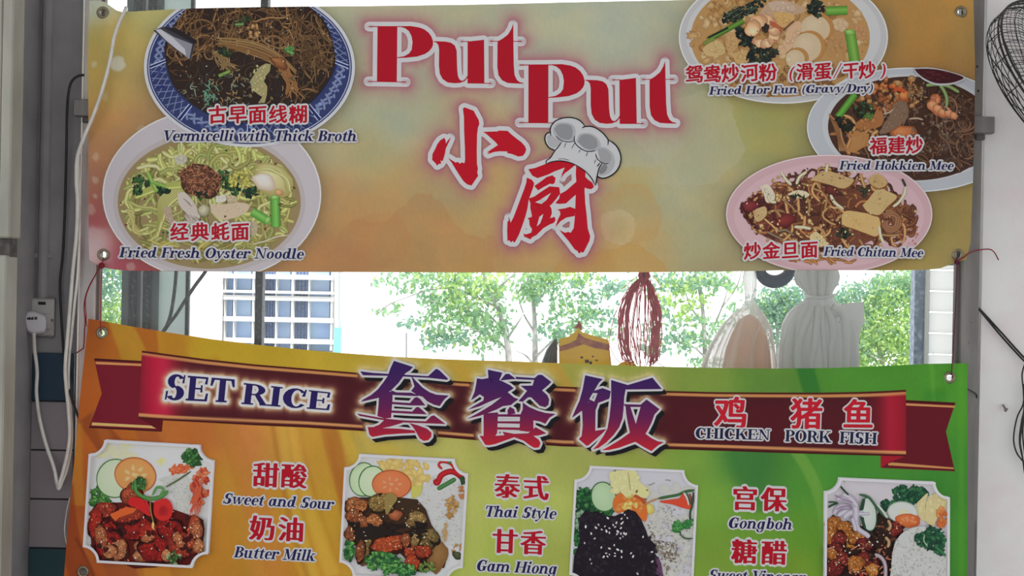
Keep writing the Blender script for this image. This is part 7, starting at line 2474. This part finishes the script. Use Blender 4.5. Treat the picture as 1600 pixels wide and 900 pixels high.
for t in (.12, .22, .32, .42, .52, .6, .68, .76, .84, .92, 1.0):
    f, h = side(t)
    mb.tube([fpt(f, 2 * PI * i / 56, h) for i in range(57)], .0009, 4, cap=False)
for k in range(20):
    a = 2 * PI * k / 20 + .1
    mb.tube([fpt(side(t)[0], a, side(t)[1]) for t in np.linspace(0, 1, 8)], .0011, 4, cap=False)
mb.build('rear_guard', M_BLACK, fan)
mb = MB()
mb.ring(tuple(fan_c), tuple(ax), R_, .0022, 64, 8)
mb.ring(tuple(fan_c - ax * .008), tuple(ax), R_ * 1.0, .0016, 64, 8)
mb.build('rim', M_BLACK, fan, smooth=True)
MB().tube([tuple(fan_c - ax * .06), tuple(fan_c - ax * .04), tuple(fan_c - ax * .015)], [.026, .03, .018], 20).build('motor', M_ALUD, fan, smooth=True)
MB().tube([tuple(fan_c + ax * .043), tuple(fan_c + ax * .049)], R_ * .2, 24).build('badge', M_ALUD, fan)
w0 = fan_c - ax * .055
mb = MB().tube([tuple(w0), (w0[0] + .08, -.02, w0[2] + .03), (w0[0] + .12, .052, w0[2] + .03)], .012, 10)
mb.build('wall_bracket', M_ALUD, fan)

# ---- behind the glass: steel hanging pole with the stall's odds and ends -----------------------------------------
YH = .50
KH = (DIST + YH) / FPX
hx0, hx1 = -1.60, 1.62
zr = P3(800, 396, YH)[2]
# side walls of the stall and its far window wall
M_IN = mat('pale_green_wall', (196, 208, 198), .8)
struct(MB().box((-1.72, .16, 0), (-1.62, 2.0, 2.9)).build('wall_inner_left', M_IN))
struct(MB().box((1.64, .16, 0), (1.74, 2.0, 2.9)).build('wall_inner_right', M_IN))
o = MB().tube([(hx0 - .03, YH, zr), (hx1 + .03, YH, zr)], .009, 12).build('hanging_pole', M_ALU, smooth=True)
tag(o, 'steel pole across the stall behind the upper banner, carrying the hung bags', 'pole')
zc2 = P3(800, 640, YH)[2]
o = MB().box((-1.3, .30, zc2 - .03), (1.3, .80, zc2), 0, .004).build('shelf', M_ALU)
leg = MB()
for sx in (-1.25, 1.2):
    for sy in (.33, .74):
        MB().box((sx, sy, 0), (sx + .04, sy + .04, zc2 - .03), 0, .003).build('leg', M_ALU, o)
tag(o, 'steel counter shelf inside the stall behind the lower banner', 'counter')


def plastic(name, col, tr, noise=None):
    m = mat(name, col, .35, spec=.5, trans=tr, noise=noise, bump=(28, .5))
    return m


def film(name, col, a, tr=.5):
    """thin see-through plastic film"""
    m = mat(name, col, .25, spec=.6, trans=tr)
    nt = m.node_tree
    out = nt.nodes['Material Output']
    src = out.inputs['Surface'].links[0].from_socket
    t = nt.nodes.new('ShaderNodeBsdfTransparent')
    x = nt.nodes.new('ShaderNodeMixShader')
    lw = nt.nodes.new('ShaderNodeLayerWeight')
    lw.inputs['Blend'].default_value = .35
    r = nt.nodes.new('ShaderNodeMapRange')
    r.inputs['To Min'].default_value = a
    r.inputs['To Max'].default_value = min(1, a + .5)
    nt.links.new(lw.outputs['Facing'], r.inputs['Value'])
    nt.links.new(r.outputs[0], x.inputs[0])
    nt.links.new(t.outputs[0], x.inputs[1])
    nt.links.new(src, x.inputs[2])
    nt.links.new(x.outputs[0], out.inputs['Surface'])
    return m


def folded_bag(mb, prof, Y, folds, amp, seed, flat=.6, n=96, shape=None):
    """a hanging bag: profile rows (y px, left px, right px), with vertical folds that grow downward"""
    rg = np.random.RandomState(seed)
    ph = rg.uniform(0, 2 * PI, 6)
    yy = np.array([p[0] for p in prof], float)
    rows = np.linspace(yy[0], yy[-1], 40)
    L = np.interp(rows, yy, [p[1] for p in prof])
    R = np.interp(rows, yy, [p[2] for p in prof])
    V, F = [], []
    for k, y in enumerate(rows):
        c, w = (L[k] + R[k]) / 2, (R[k] - L[k]) / 2
        s = k / 39.0
        for i in range(n):
            a = 2 * PI * i / n
            f = 1 + amp * (.35 + .65 * s) * (np.sin(folds * a + ph[0] + .8 * s) * .5 + np.sin((folds * 1.7 // 1) * a + ph[1] - .6 * s) * .35 + np.sin(3 * a + ph[2]) * .25)
            px = c + w * math.cos(a) * (f if abs(math.cos(a)) < .9 else 1)
            V.append(P3(px, y, Y + w * KH * flat * math.sin(a) * f))
    for k in range(39):
        for i in range(n):
            j = (i + 1) % n
            F.append((k * n + i, k * n + j, (k + 1) * n + j, (k + 1) * n + i))
    F.append(tuple(range(n)))
    F.append(tuple(39 * n + i for i in range(n))[::-1])
    return mb.add(V, F)


# knotted clear bag with brown contents
bag = empty('plastic_bag', P3(1155, 640, YH), 'knotted clear plastic bag with brown contents hanging behind the window', 'bag')
mb = MB()
folded_bag(mb, [(396, 1160, 1180), (425, 1162, 1181), (436, 1160, 1183), (452, 1163, 1182), (470, 1164, 1181), (478, 1161, 1184), (490, 1144, 1194), (510, 1126, 1205), (540, 1108, 1211), (570, 1096, 1213), (605, 1092, 1213), (632, 1104, 1208)], YH, 11, .16, 3, .75)
mb.build('bag_film', film('clear_bag_film', (222, 224, 228), .52), bag, smooth=True)
mb = MB()
folded_bag(mb, [(492, 1168, 1176), (500, 1154, 1186), (520, 1144, 1196), (545, 1134, 1203), (580, 1128, 1206), (624, 1128, 1204)], YH, 7, .12, 8, .62)
mb.build('contents', mat('brown_paper_stack', (206, 158, 116), .8, trans=.55, noise=(18, (214, 190, 164), .4, .65)), bag, smooth=True)
for q in ([(1192, 500), (1176, 540), (1172, 575), (1172, 610)], [(1132, 520), (1116, 560), (1110, 600)], [(1150, 500), (1128, 550), (1122, 600)], [(1200, 520), (1212, 560), (1216, 600)]):
    MB().tube(smooth_path(PX(q, YH - .075), 6), .0012, 6).build('crease', film('bag_crease', (232, 234, 238), .55), bag, smooth=True)

# bunch of white carrier bags with hanging handles
bag = empty('plastic_bag', P3(1282, 640, YH), 'bunch of white carrier bags tied at the neck, beside the clear bag', 'bag')
M_WB = plastic('white_bag_shaded', (212, 212, 216), .5)  # same white plastic as the strips; shade between them put into this grey
M_WS = plastic('white_bag_lit', (244, 244, 246), .35)  # paler copy; light on the strips put into the colour
mb = MB()
folded_bag(mb, [(396, 1254, 1300), (412, 1248, 1306), (424, 1242, 1311), (434, 1240, 1313), (444, 1243, 1310), (453, 1254, 1303), (461, 1259, 1300), (468, 1258, 1303), (475, 1246, 1312), (485, 1234, 1326), (505, 1222, 1338), (540, 1217, 1342), (580, 1216, 1344), (634, 1219, 1340)], YH, 6, .62, 5, .62)
mb.build('bag_body', M_WB, bag, smooth=True)
for q, w in (([(1282, 414), (1284, 440), (1282, 468)], 7), ([(1266, 414), (1268, 440), (1273, 466)], 5.5), ([(1298, 416), (1296, 440), (1290, 466)], 5)):
    pts = smooth_path(PX(q, YH - .042), 6)
    MB().tube(pts, [w * KH * (.7 + .3 * math.sin(PI * i / (len(pts) - 1))) for i in range(len(pts))], 12).build('gathered_end', M_WS, bag, smooth=True)
for q, w in (([(1268, 474), (1262, 492), (1252, 520), (1246, 552), (1247, 590), (1250, 628)], 7.5), ([(1266, 474), (1258, 486), (1249, 502), (1245, 530), (1242, 560)], 5), ([(1278, 478), (1276, 505), (1272, 540), (1268, 570), (1270, 625)], 6), ([(1290, 478), (1299, 500), (1302, 525), (1298, 550), (1296, 600)], 6),
             ([(1300, 480), (1318, 492), (1322, 520), (1322, 560), (1318, 620)], 7), ([(1296, 484), (1306, 492), (1312, 488), (1318, 496), (1312, 505)], 4), ([(1284, 478), (1286, 520), (1289, 570), (1288, 620)], 4.5)):
    pts = smooth_path(PX(q, YH - .085), 6)
    MB().tube(pts, [w * KH * (.55 + .45 * math.sin(PI * min(1, .25 + i / (len(pts) - 1) * .75))) for i in range(len(pts))], 12).build('handle_strip', M_WS, bag, smooth=True)
mb = MB()
V = [P3(x, y, YH + d) for d in (.01, .07) for x, y in ((1318, 474), (1349, 472), (1351, 500), (1344, 520), (1340, 560), (1336, 600), (1300, 600), (1300, 500))]
F = [tuple(range(8)), tuple(range(8, 16))[::-1]] + [(i, 8 + i, 8 + (i + 1) % 8, (i + 1) % 8) for i in range(8)]
mb.add(V, F)
mb.build('folded_stack', M_WB, bag)
mb = MB()
mb.tube(smooth_path(PX([(1258, 461), (1270, 464, YH - .07), (1284, 465, YH - .08), (1298, 463, YH - .07), (1306, 460)], YH - .02), 6), .0035, 8)
mb.build('tie', M_WS, bag, smooth=True)

# dark handle loop hung on the pole
mb = MB()
prof = [(1192, 396, YH + .01), (1187, 415, YH + .05), (1189, 428, YH + .06), (1198, 437, YH + .06), (1210, 440, YH + .06), (1222, 437, YH + .06), (1232, 428, YH + .06), (1234, 414, YH + .05), (1229, 396, YH + .01)]
pts = smooth_path(PX(prof, YH), 8)
mb.tube(pts, [KH * (8 + 3 * math.exp(-((i - len(pts) / 2) / (len(pts) * .28)) ** 2)) for i in range(len(pts))], 12)
tag(mb.build('hook', mat('dark_blue_grey_plastic', (48, 62, 84), .4), smooth=True), 'dark blue U shaped loop hanging between the clear bag and the white bags', 'hook')

# hank of red raffia
rg = np.random.RandomState(5)
hk = empty('raffia_hank', P3(1003, 575, YH), 'hank of thin red raffia strings hanging behind the window', 'string')
M_RAF = mat('red_raffia', (206, 96, 118), .6, noise=(20, (168, 66, 90), .4, .6), trans=.5)
M_RAFB = mat('tan_raffia', (196, 150, 128), .6, trans=.5)
SH = ((396, .02), (430, .10), (440, .34), (452, .58), (468, .78), (490, .94), (520, 1.0), (542, .92), (558, .78), (568, .6))
for i in range(70):
    side = -1 if i % 2 else 1
    A = side * (rg.uniform(.55, 1.0) if rg.rand() < .7 else rg.uniform(.05, .6)) * (38 if side < 0 else 32)
    dz = rg.uniform(-.035, .025)
    ph = rg.uniform(0, 6.3)
    q = [(1006 - 4 * f + A * f + 2.2 * math.sin(y / 13.0 + ph) * f, y + (rg.uniform(-6, 8) if y > 540 else 0), YH + dz * f) for y, f in SH]
    MB().tube(smooth_path(PX(q[:rg.randint(9, 11)], YH), 4), rg.uniform(.0009, .0016), 5).build('strand', M_RAFB if (i % 7 == 3) else M_RAF, hk, smooth=True)
for q in ([(1006, 396), (998, 440), (975, 462), (958, 500), (952, 540), (955, 570), (962, 596)], [(1010, 396), (1018, 445), (1032, 480), (1034, 520), (1030, 560)], [(1012, 430), (1024, 434), (1034, 452)], [(1006, 425), (990, 436), (972, 452)], [(952, 540), (962, 560), (972, 568)], [(1000, 545), (1018, 560), (1040, 575)]):
    MB().tube(smooth_path(PX(q, YH - .03), 6), .0009, 5).build('strand', M_RAF, hk, smooth=True)
mb = MB()
knot(mb, 1006, 431, YH - .012, .012, .004)
mb.build('knot', M_RAF, hk, smooth=True)

# yellow packet with a dark bag beside it, standing on the shelf
pk = empty('packet', P3(915, 640, YH + .02), 'yellow packet with a red band and peaked top standing behind the window', 'packet')
M_YEL = mat('yellow_plastic_wrap', (240, 180, 40), .35, trans=.72, noise=(14, (220, 150, 34), .4, .7), bump=(25, .4))
M_RB = mat('brick_red_print', (140, 66, 52), .5, noise=(40, (176, 110, 60), .45, .7))
fr_ = [(874, 640), (873, 530), (888, 526), (897, 519), (904, 512), (910, 519), (922, 523), (938, 527), (951, 531), (955, 566), (956, 640)]
V = [P3(x, y, YH + d) for d in (.0, .09) for x, y in fr_]
n = len(fr_)
F = [tuple(range(n)), tuple(range(n, 2 * n))[::-1]] + [(i, n + i, n + (i + 1) % n, (i + 1) % n) for i in range(n)]
MB().add(V, F).build('wrapper', M_YEL, pk)
for q in ([(874, 541), (888, 537), (900, 531), (904, 520), (912, 527), (930, 533), (952, 538), (953, 548), (930, 544), (912, 538), (902, 541), (888, 546), (874, 549)],):
    V = [P3(x, y, YH - .0025 + d) for d in (0, .002) for x, y in q]
    n = len(q)
    F = [tuple(range(n)), tuple(range(n, 2 * n))[::-1]] + [(i, n + i, n + (i + 1) % n, (i + 1) % n) for i in range(n)]
    MB().add(V, F).build('red_band', M_RB, pk)
mb = MB()
mb.tube(smooth_path(PX([(903, 514), (905, 508), (904, 502)], YH + .03), 4), [.012, .011, .009, .008, .007, .006, .004, .003, .002][:9], 8)
mb.build('twisted_tip', M_RB, pk, smooth=True)
mb = MB()
for x, y, w, h in ((907, 557, 4, 3), (914, 562, 6, 5), (921, 565, 4, 4), (925, 556, 3, 2), (930, 562, 4, 2)):
    a, b = P3(x, y + h, YH - .002), P3(x + w, y, YH - .002)
    mb.box((a[0], YH - .002, a[2]), (b[0], YH + .001, b[2]))
pm = mb.build('print_mark', M_BLACK, pk)
pm['kind'] = 'stuff'
mb = MB()
fp = [(640, 842, 870), (600, 840, 871), (572, 844, 871), (560, 848, 871), (545, 854, 871), (535, 862, 871), (530, 866, 870)]
folded_bag(mb, [(p[0], p[1], p[2]) for p in fp[::-1]], YH + .07, 10, .2, 9, 1.0, 60)
tag(mb.build('plastic_bag', mat('black_plastic_film', (56, 60, 70), .25, noise=(30, (150, 154, 164), .6, .72, (4, 1, 1))), smooth=True), 'crumpled black plastic bag pressed against the yellow packet', 'bag')
mb = MB()
V = [P3(x, y, YH + .02 + d) for d in (.0, .05) for x, y in ((958, 640), (960, 574), (970, 567), (980, 563), (992, 568), (1000, 578), (1002, 640))]
F = [tuple(range(7)), tuple(range(7, 14))[::-1]] + [(i, 7 + i, 7 + (i + 1) % 7, (i + 1) % 7) for i in range(7)]
mb.add(V, F)
tag(mb.build('packet', M_YEL), 'small orange packet just showing over the lower banner, under the raffia', 'packet')

# two dark cables crossing behind the left pane
M_DC = mat('dark_grey_cable', (60, 66, 70), .6, noise=(60, (90, 96, 98), .5, .7))
cord('cable', [(276, 392), (275, 428), (272, 460), (267, 490), (261, 508), (250, 535), (238, 640)], .58, .0046, M_DC, 'dark cable hanging down behind the left pane, left of the crossing pair', 'cable')
cord('cable', [(338, 392), (321, 424), (305, 446), (289, 470), (275, 492), (260, 512), (246, 540), (236, 640)], .56, .0044, M_DC, 'dark cable slanting down leftward behind the left pane', 'cable')
# ------------------------------------------------------------------ the stall's far window, the building and the trees beyond
YF = 1.9
fw = bpy.data.objects.new('window_2', None)
COL.objects.link(fw)
fw.location = P3(800, 640, YF)
ORIG[fw.name] = tuple(fw.location)
struct(fw)
M_MUL = mat('dusty_dark_frame', (34, 38, 44), .6, noise=(90, (84, 90, 98), .52, .72), trans=0)
M_MULG = mat('grey_green_frame', (84, 92, 94), .6)
M_MULB = mat('dusty_blue_grey_frame', (112, 126, 148), .6, noise=(60, (160, 172, 190), .45, .7))
def fpost(px0, px1, m, y0=YF, d=.05, name='mullion'):
    a, b = P3(px0, 480, y0)[0], P3(px1, 480, y0)[0]
    return MB().box((a, y0, .9), (b, y0 + d, 2.9), 0, .002).build(name, m, fw)
fpost(189, 201, M_MULG); fpost(201.5, 212, M_MUL, YF - .01); fpost(212.5, 218, M_MULG); fpost(222, 234, M_MUL, YF - .01); fpost(234.5, 245, M_MULG)
fpost(289, 294.5, M_MUL, YF - .015, .02)
fpost(398, 409.5, M_MUL)
fpost(1446, 1452, mat('pale_frame', (206, 212, 216), .6)); fpost(1429, 1452.5, M_MULB, YF + .01)
wp0, wp1 = P3(245.5, 480, YF)[0], P3(290.5, 480, YF)[0]
MB().box((wp0, YF + .02, .9), (wp1, YF + .06, 2.9)).build('panel', mat('pale_green_panel', (196, 212, 204), .6, noise=(8, (180, 198, 192), .4, .7), trans=.4), fw)
struct(MB().box((-1.62, YF, 0), (1.64, YF + .08, P3(800, 660, YF)[2])).build('wall_back', M_IN))
# louvre blades at the right of the far window
lx0, lx1 = P3(1455, 480, YF)[0], P3(1508, 480, YF)[0]
M_LOUV = mat('frosted_louvre', (240, 246, 250), .3, trans=.8)
z = P3(1470, 620, YF)[2]
for i in range(10):
    mb = MB()
    mb.box((lx0, YF + .03, z), (lx1, YF + .038, z + .072), 0, .001)
    mb.build('louvre_blade', M_LOUV, fw)
    z += .0765

# white building with blue-tinted windows
YB = 7.0
KB = (DIST + YB) / FPX
bl = empty('building', (P3(440, 800, YB)[0], YB, -2.0), 'white building with blue tinted grilled windows, beyond the left pane', 'building')
M_FAC = mat('white_facade', (236, 236, 240), .8)
M_FRM = mat('white_window_frame', (244, 244, 246), .6)
M_PANE = mat('blue_tinted_pane', (132, 158, 200), .25, noise=(3, (160, 182, 218), .35, .7))
M_BARS = mat('blue_grey_grille', (92, 112, 150), .6)
xa, xb = P3(296, 480, YB)[0], P3(526, 480, YB)[0]
wx0, wx1 = P3(348, 480, YB)[0], P3(521, 480, YB)[0]
zb0, zb1 = P3(430, 720, YB)[2], P3(430, 300, YB)[2]
wz0, wz1 = P3(430, 548, YB)[2], P3(430, 424, YB)[2]
mb = MB()
mb.box((xa, YB, -2), (wx0, YB + .3, 6))
mb.box((wx1, YB, -2), (xb, YB + .3, 6))
mb.box((wx0, YB, -2), (wx1, YB + .3, wz0))
mb.box((wx0, YB, wz1 + .35), (wx1, YB + .3, 6))
mb.build('wall', M_FAC, bl)
MB().box((wx0, YB + .22, wz0), (wx1, YB + .28, wz1 + .35)).build('dim_backing_sheet', mat('dim_room_tone', (110, 132, 170), .8), bl)  # flat sheet behind the panes; the room's dimness is in its colour
def bbox(px0, py0, px1, py1, y0, y1, m, name, L=None):
    a, b = P3(px0, py1, y0), P3(px1, py0, y0)
    o = MB().box((a[0], y0, a[2]), (b[0], y1, b[2])).build(name, m, bl)
    return o
for y in (432.5, 466, 499.5, 533):
    bbox(349, y - 2, 521, y + 2, YB - .03, YB + .1, M_FRM, 'transom')
bbox(349, 456, 521, 457, YB - .05, YB + .02, M_FRM, 'transom')
for x, w in ((350.5, 3), (365, 4), (395, 5), (411, 3), (431, 4), (456.5, 6), (482, 4), (518, 6)):
    bbox(x - w / 2, 424, x + w / 2, 548, YB - .02, YB + .1, M_FRM, 'upright')
for x0, x1 in ((353, 363), (367, 392.5), (413, 429), (433, 453.5), (460, 480), (484, 515)):
    for y0, y1 in ((420, 430.5), (434.5, 464), (468, 497.5), (501.5, 531), (535, 548)):
        bbox(x0, y0, x1, y1, YB + .08, YB + .1, M_PANE, 'pane')
for x0, x1 in ((415, 428), (463, 479)):
    mb = MB()
    for k in range(4):
        a, b = P3(x0 + (x1 - x0) * k / 3, 548, YB + .05), P3(x0 + (x1 - x0) * k / 3 + 1, 424, YB + .05)
        mb.box((a[0], YB + .05, a[2]), (b[0], YB + .07, b[2]))
    for k in range(18):
        y = 426 + k * 7
        a, b = P3(x0, y + 1, YB + .05), P3(x1, y, YB + .05)
        mb.box((a[0], YB + .05, a[2]), (b[0], YB + .07, b[2]))
    mb.build('grille', M_BARS, bl)
MB().box((P3(523, 480, YB - .2)[0], YB - .2, P3(523, 640, YB - .2)[2]), (P3(533, 480, YB - .2)[0], YB - .14, P3(523, 512, YB - .2)[2])).build('turquoise_panel', mat('turquoise_sheet', (120, 206, 206), .5), bl)
MB().tube([P3(531, 400, YB - .1), P3(531, 700, YB - .1)], .012, 6).build('downpipe', mat('pale_grey_pipe', (170, 176, 182), .6), bl)
o = MB().tube([P3(635, 520, 6.5), P3(635, 640, 6.5), (P3(635, 640, 6.5)[0], 6.5, -2.05)], .008, 6).build('pole', mat('grey_thin_pole', (130, 134, 140), .6))
tag(o, 'thin grey pole standing between the white building and the trees', 'pole')
o = MB().tube([P3(545, 470, 6.8), P3(545, 640, 6.8), (P3(545, 640, 6.8)[0], 6.8, -2.05)], .010, 6).build('pole', mat('pale_thin_pole', (196, 200, 204), .6))
tag(o, 'faint pale pole beside the turquoise panel of the building', 'pole')

# trees
def leaf_mat(name, c, c2, tr=.45):
    return mat(name, c, .5, noise=(2.2, c2, .35, .65), trans=tr)
M_LEAF = [leaf_mat('mint_leaf', (120, 160, 126), (146, 180, 122)), leaf_mat('blue_green_leaf', (106, 146, 130), (134, 168, 146)), leaf_mat('lime_leaf', (150, 182, 100), (178, 200, 128))]
M_BARK = mat('pale_grey_bark', (166, 164, 164), .9, noise=(8, (124, 122, 120), .4, .7))


def tree(label, Y, trunk, limbs, clouds, leaf, mats, seed, group='trees outside', cat='tree', thick=.034, fill=1.15):
    rg = np.random.RandomState(seed)
    K = (DIST + Y) / FPX
    base = P3(trunk[0][0], trunk[0][1], Y)
    t = empty('tree', (base[0], Y, -2.0), label, cat, group)
    mb = MB()
    pts = [(base[0], Y, -2.06)] + [P3(x, y, Y) for x, y in trunk]
    q = smooth_path(pts, 6)
    mb.tube(q, list(np.linspace(thick * 1.3, thick * .45, len(q))), 9)
    mb.build('trunk', M_BARK, t, smooth=True)
    for l in limbs:
        q = smooth_path(PX([(x, y, Y + rg.uniform(-.25, .25) * (i > 0)) for i, (x, y) in enumerate(l)], Y), 6)
        MB().tube(q, list(np.linspace(thick * .42, thick * .12, len(q))), 6).build('branch', M_BARK, t, smooth=True)
    V, F, M = [], [], []
    for (cx, cy, rx, ry, n, mi) in clouds:
        nt_ = max(1, int(n * fill) // 14)
        for _ in range(nt_):                       # leaves sit in sprays
            a, rr = rg.uniform(0, 2 * PI), math.sqrt(rg.rand())
            sx, sy = cx + rx * rr * math.cos(a), cy + ry * rr * math.sin(a)
            sd = Y + rg.uniform(-1, 1) * min(rx, ry) * K * .9
            for _ in range(14):
                px, py = sx + rg.normal(0, rx * .08 + 5), sy + rg.normal(0, ry * .08 + 3.4)
                c = np.array(P3(px, py, sd + rg.normal(0, .12)))
                s = leaf * K * rg.uniform(.8, 1.4)
                d = np.array([rg.normal(), rg.normal(), rg.normal() - .6]); d /= np.linalg.norm(d)
                u = np.cross(d, rg.normal(size=3)); u /= np.linalg.norm(u)
                nn = np.cross(d, u)
                k = len(V)
                V += [c - d * s, c - d * .1 * s + u * s * .52 + nn * s * .12, c + d * s, c - d * .1 * s - u * s * .52 + nn * s * .12]
                F += [(k, k + 1, k + 2), (k, k + 2, k + 3)]
                m = mi if rg.rand() < .75 else rg.randint(len(mats))
                M += [m, m]
    o = obj_from('foliage', np.array(V), F, mats, t, mat_idx=M)
    return t


tree('slender tree with open mint green crown nearest the white building', 9.0, [(797, 660), (796, 600), (795, 560), (790, 520), (778, 480), (760, 440), (745, 380)],
     [[(794, 550), (775, 530), (740, 515), (705, 520)], [(790, 520), (760, 490), (720, 478), (670, 470)], [(778, 480), (700, 450), (620, 470), (590, 490)], [(792, 530), (812, 500), (830, 470)], [(770, 460), (800, 430), (830, 400)]],
     [(640, 440, 50, 16, 150, 0), (612, 485, 22, 8, 40, 0), (680, 470, 42, 26, 260, 0), (720, 500, 46, 28, 380, 0), (740, 450, 52, 30, 420, 2), (700, 430, 60, 16, 240, 0), (690, 525, 40, 16, 160, 1), (750, 535, 36, 20, 180, 0), (770, 480, 30, 40, 260, 0), (640, 505, 22, 12, 60, 1)], 5.0, M_LEAF, 3)
tree('forked tree with speckled crown behind the yellow packet', 9.4, [(842, 680), (838, 600), (836, 560), (836, 520), (834, 480), (830, 430)],
     [[(836, 560), (855, 540), (880, 520), (905, 495), (930, 470)], [(838, 575), (822, 556), (806, 548)], [(834, 480), (856, 450), (880, 420)], [(836, 520), (818, 490), (806, 450)]],
     [(850, 440, 34, 26, 320, 0), (890, 490, 40, 24, 280, 0), (860, 520, 26, 16, 120, 1), (920, 450, 44, 20, 240, 1), (900, 520, 40, 14, 130, 0), (820, 450, 24, 30, 220, 0), (880, 430, 50, 14, 200, 2), (940, 500, 24, 24, 110, 1)], 4.6, M_LEAF, 4)
tree('tall tree with twin pale stems left of the clear bag', 11.6, [(1106, 690), (1104, 610), (1102, 560), (1100, 510), (1096, 470), (1085, 420)],
     [[(1102, 540), (1120, 500), (1135, 460), (1144, 420)], [(1100, 510), (1080, 480), (1068, 450)], [(1104, 560), (1080, 540), (1050, 530)], [(1128, 480), (1150, 450), (1160, 420)]],
     [(1060, 470, 40, 30, 280, 2), (1090, 520, 40, 24, 230, 0), (1050, 540, 44, 20, 200, 1), (1120, 440, 44, 20, 220, 0), (1070, 440, 46, 14, 200, 1), (1100, 575, 40, 14, 100, 0), (1030, 500, 24, 24, 110, 1), (1140, 500, 30, 20, 90, 0), (1000, 445, 40, 16, 120, 1)], 4.6, M_LEAF, 5)
tree('rounded blue green tree between the two hanging bags', 12.0, [(1215, 700), (1215, 620), (1215, 540), (1214, 500)], [[(1215, 540), (1200, 500), (1188, 480)], [(1214, 520), (1230, 490), (1240, 470)]],
     [(1205, 480, 30, 26, 620, 1), (1232, 470, 24, 24, 420, 1), (1215, 510, 40, 30, 500, 1), (1190, 500, 18, 20, 160, 0)], 3.6, M_LEAF, 6, fill=1.5)
tree('broad yellow green tree filling the right end of the gap', 11.0, [(1390, 720), (1388, 640), (1380, 580), (1372, 530), (1368, 480)],
     [[(1380, 580), (1350, 535), (1330, 505)], [(1376, 560), (1400, 520), (1420, 480)], [(1372, 540), (1350, 500), (1345, 460)], [(1385, 600), (1420, 570), (1440, 560)], [(1336, 540), (1362, 556), (1386, 566)]],
     [(1350, 470, 50, 30, 620, 1), (1390, 500, 44, 50, 1100, 2), (1400, 450, 40, 22, 500, 0), (1370, 550, 60, 36, 1000, 2), (1420, 540, 24, 40, 500, 2), (1320, 480, 30, 24, 300, 1), (1420, 435, 30, 16, 220, 0), (1345, 530, 30, 40, 460, 0)], 3.6, M_LEAF, 7, fill=1.7)
tree('leafy tree showing in the narrow left pane', 9.5, [(150, 700), (158, 620), (166, 560), (170, 500)], [[(166, 560), (180, 520), (190, 490)], [(168, 530), (158, 500), (152, 470)]],
     [(172, 440, 26, 26, 360, 1), (180, 500, 24, 30, 460, 2), (165, 480, 22, 40, 400, 0), (176, 420, 26, 16, 160, 1)], 3.8, M_LEAF, 8)
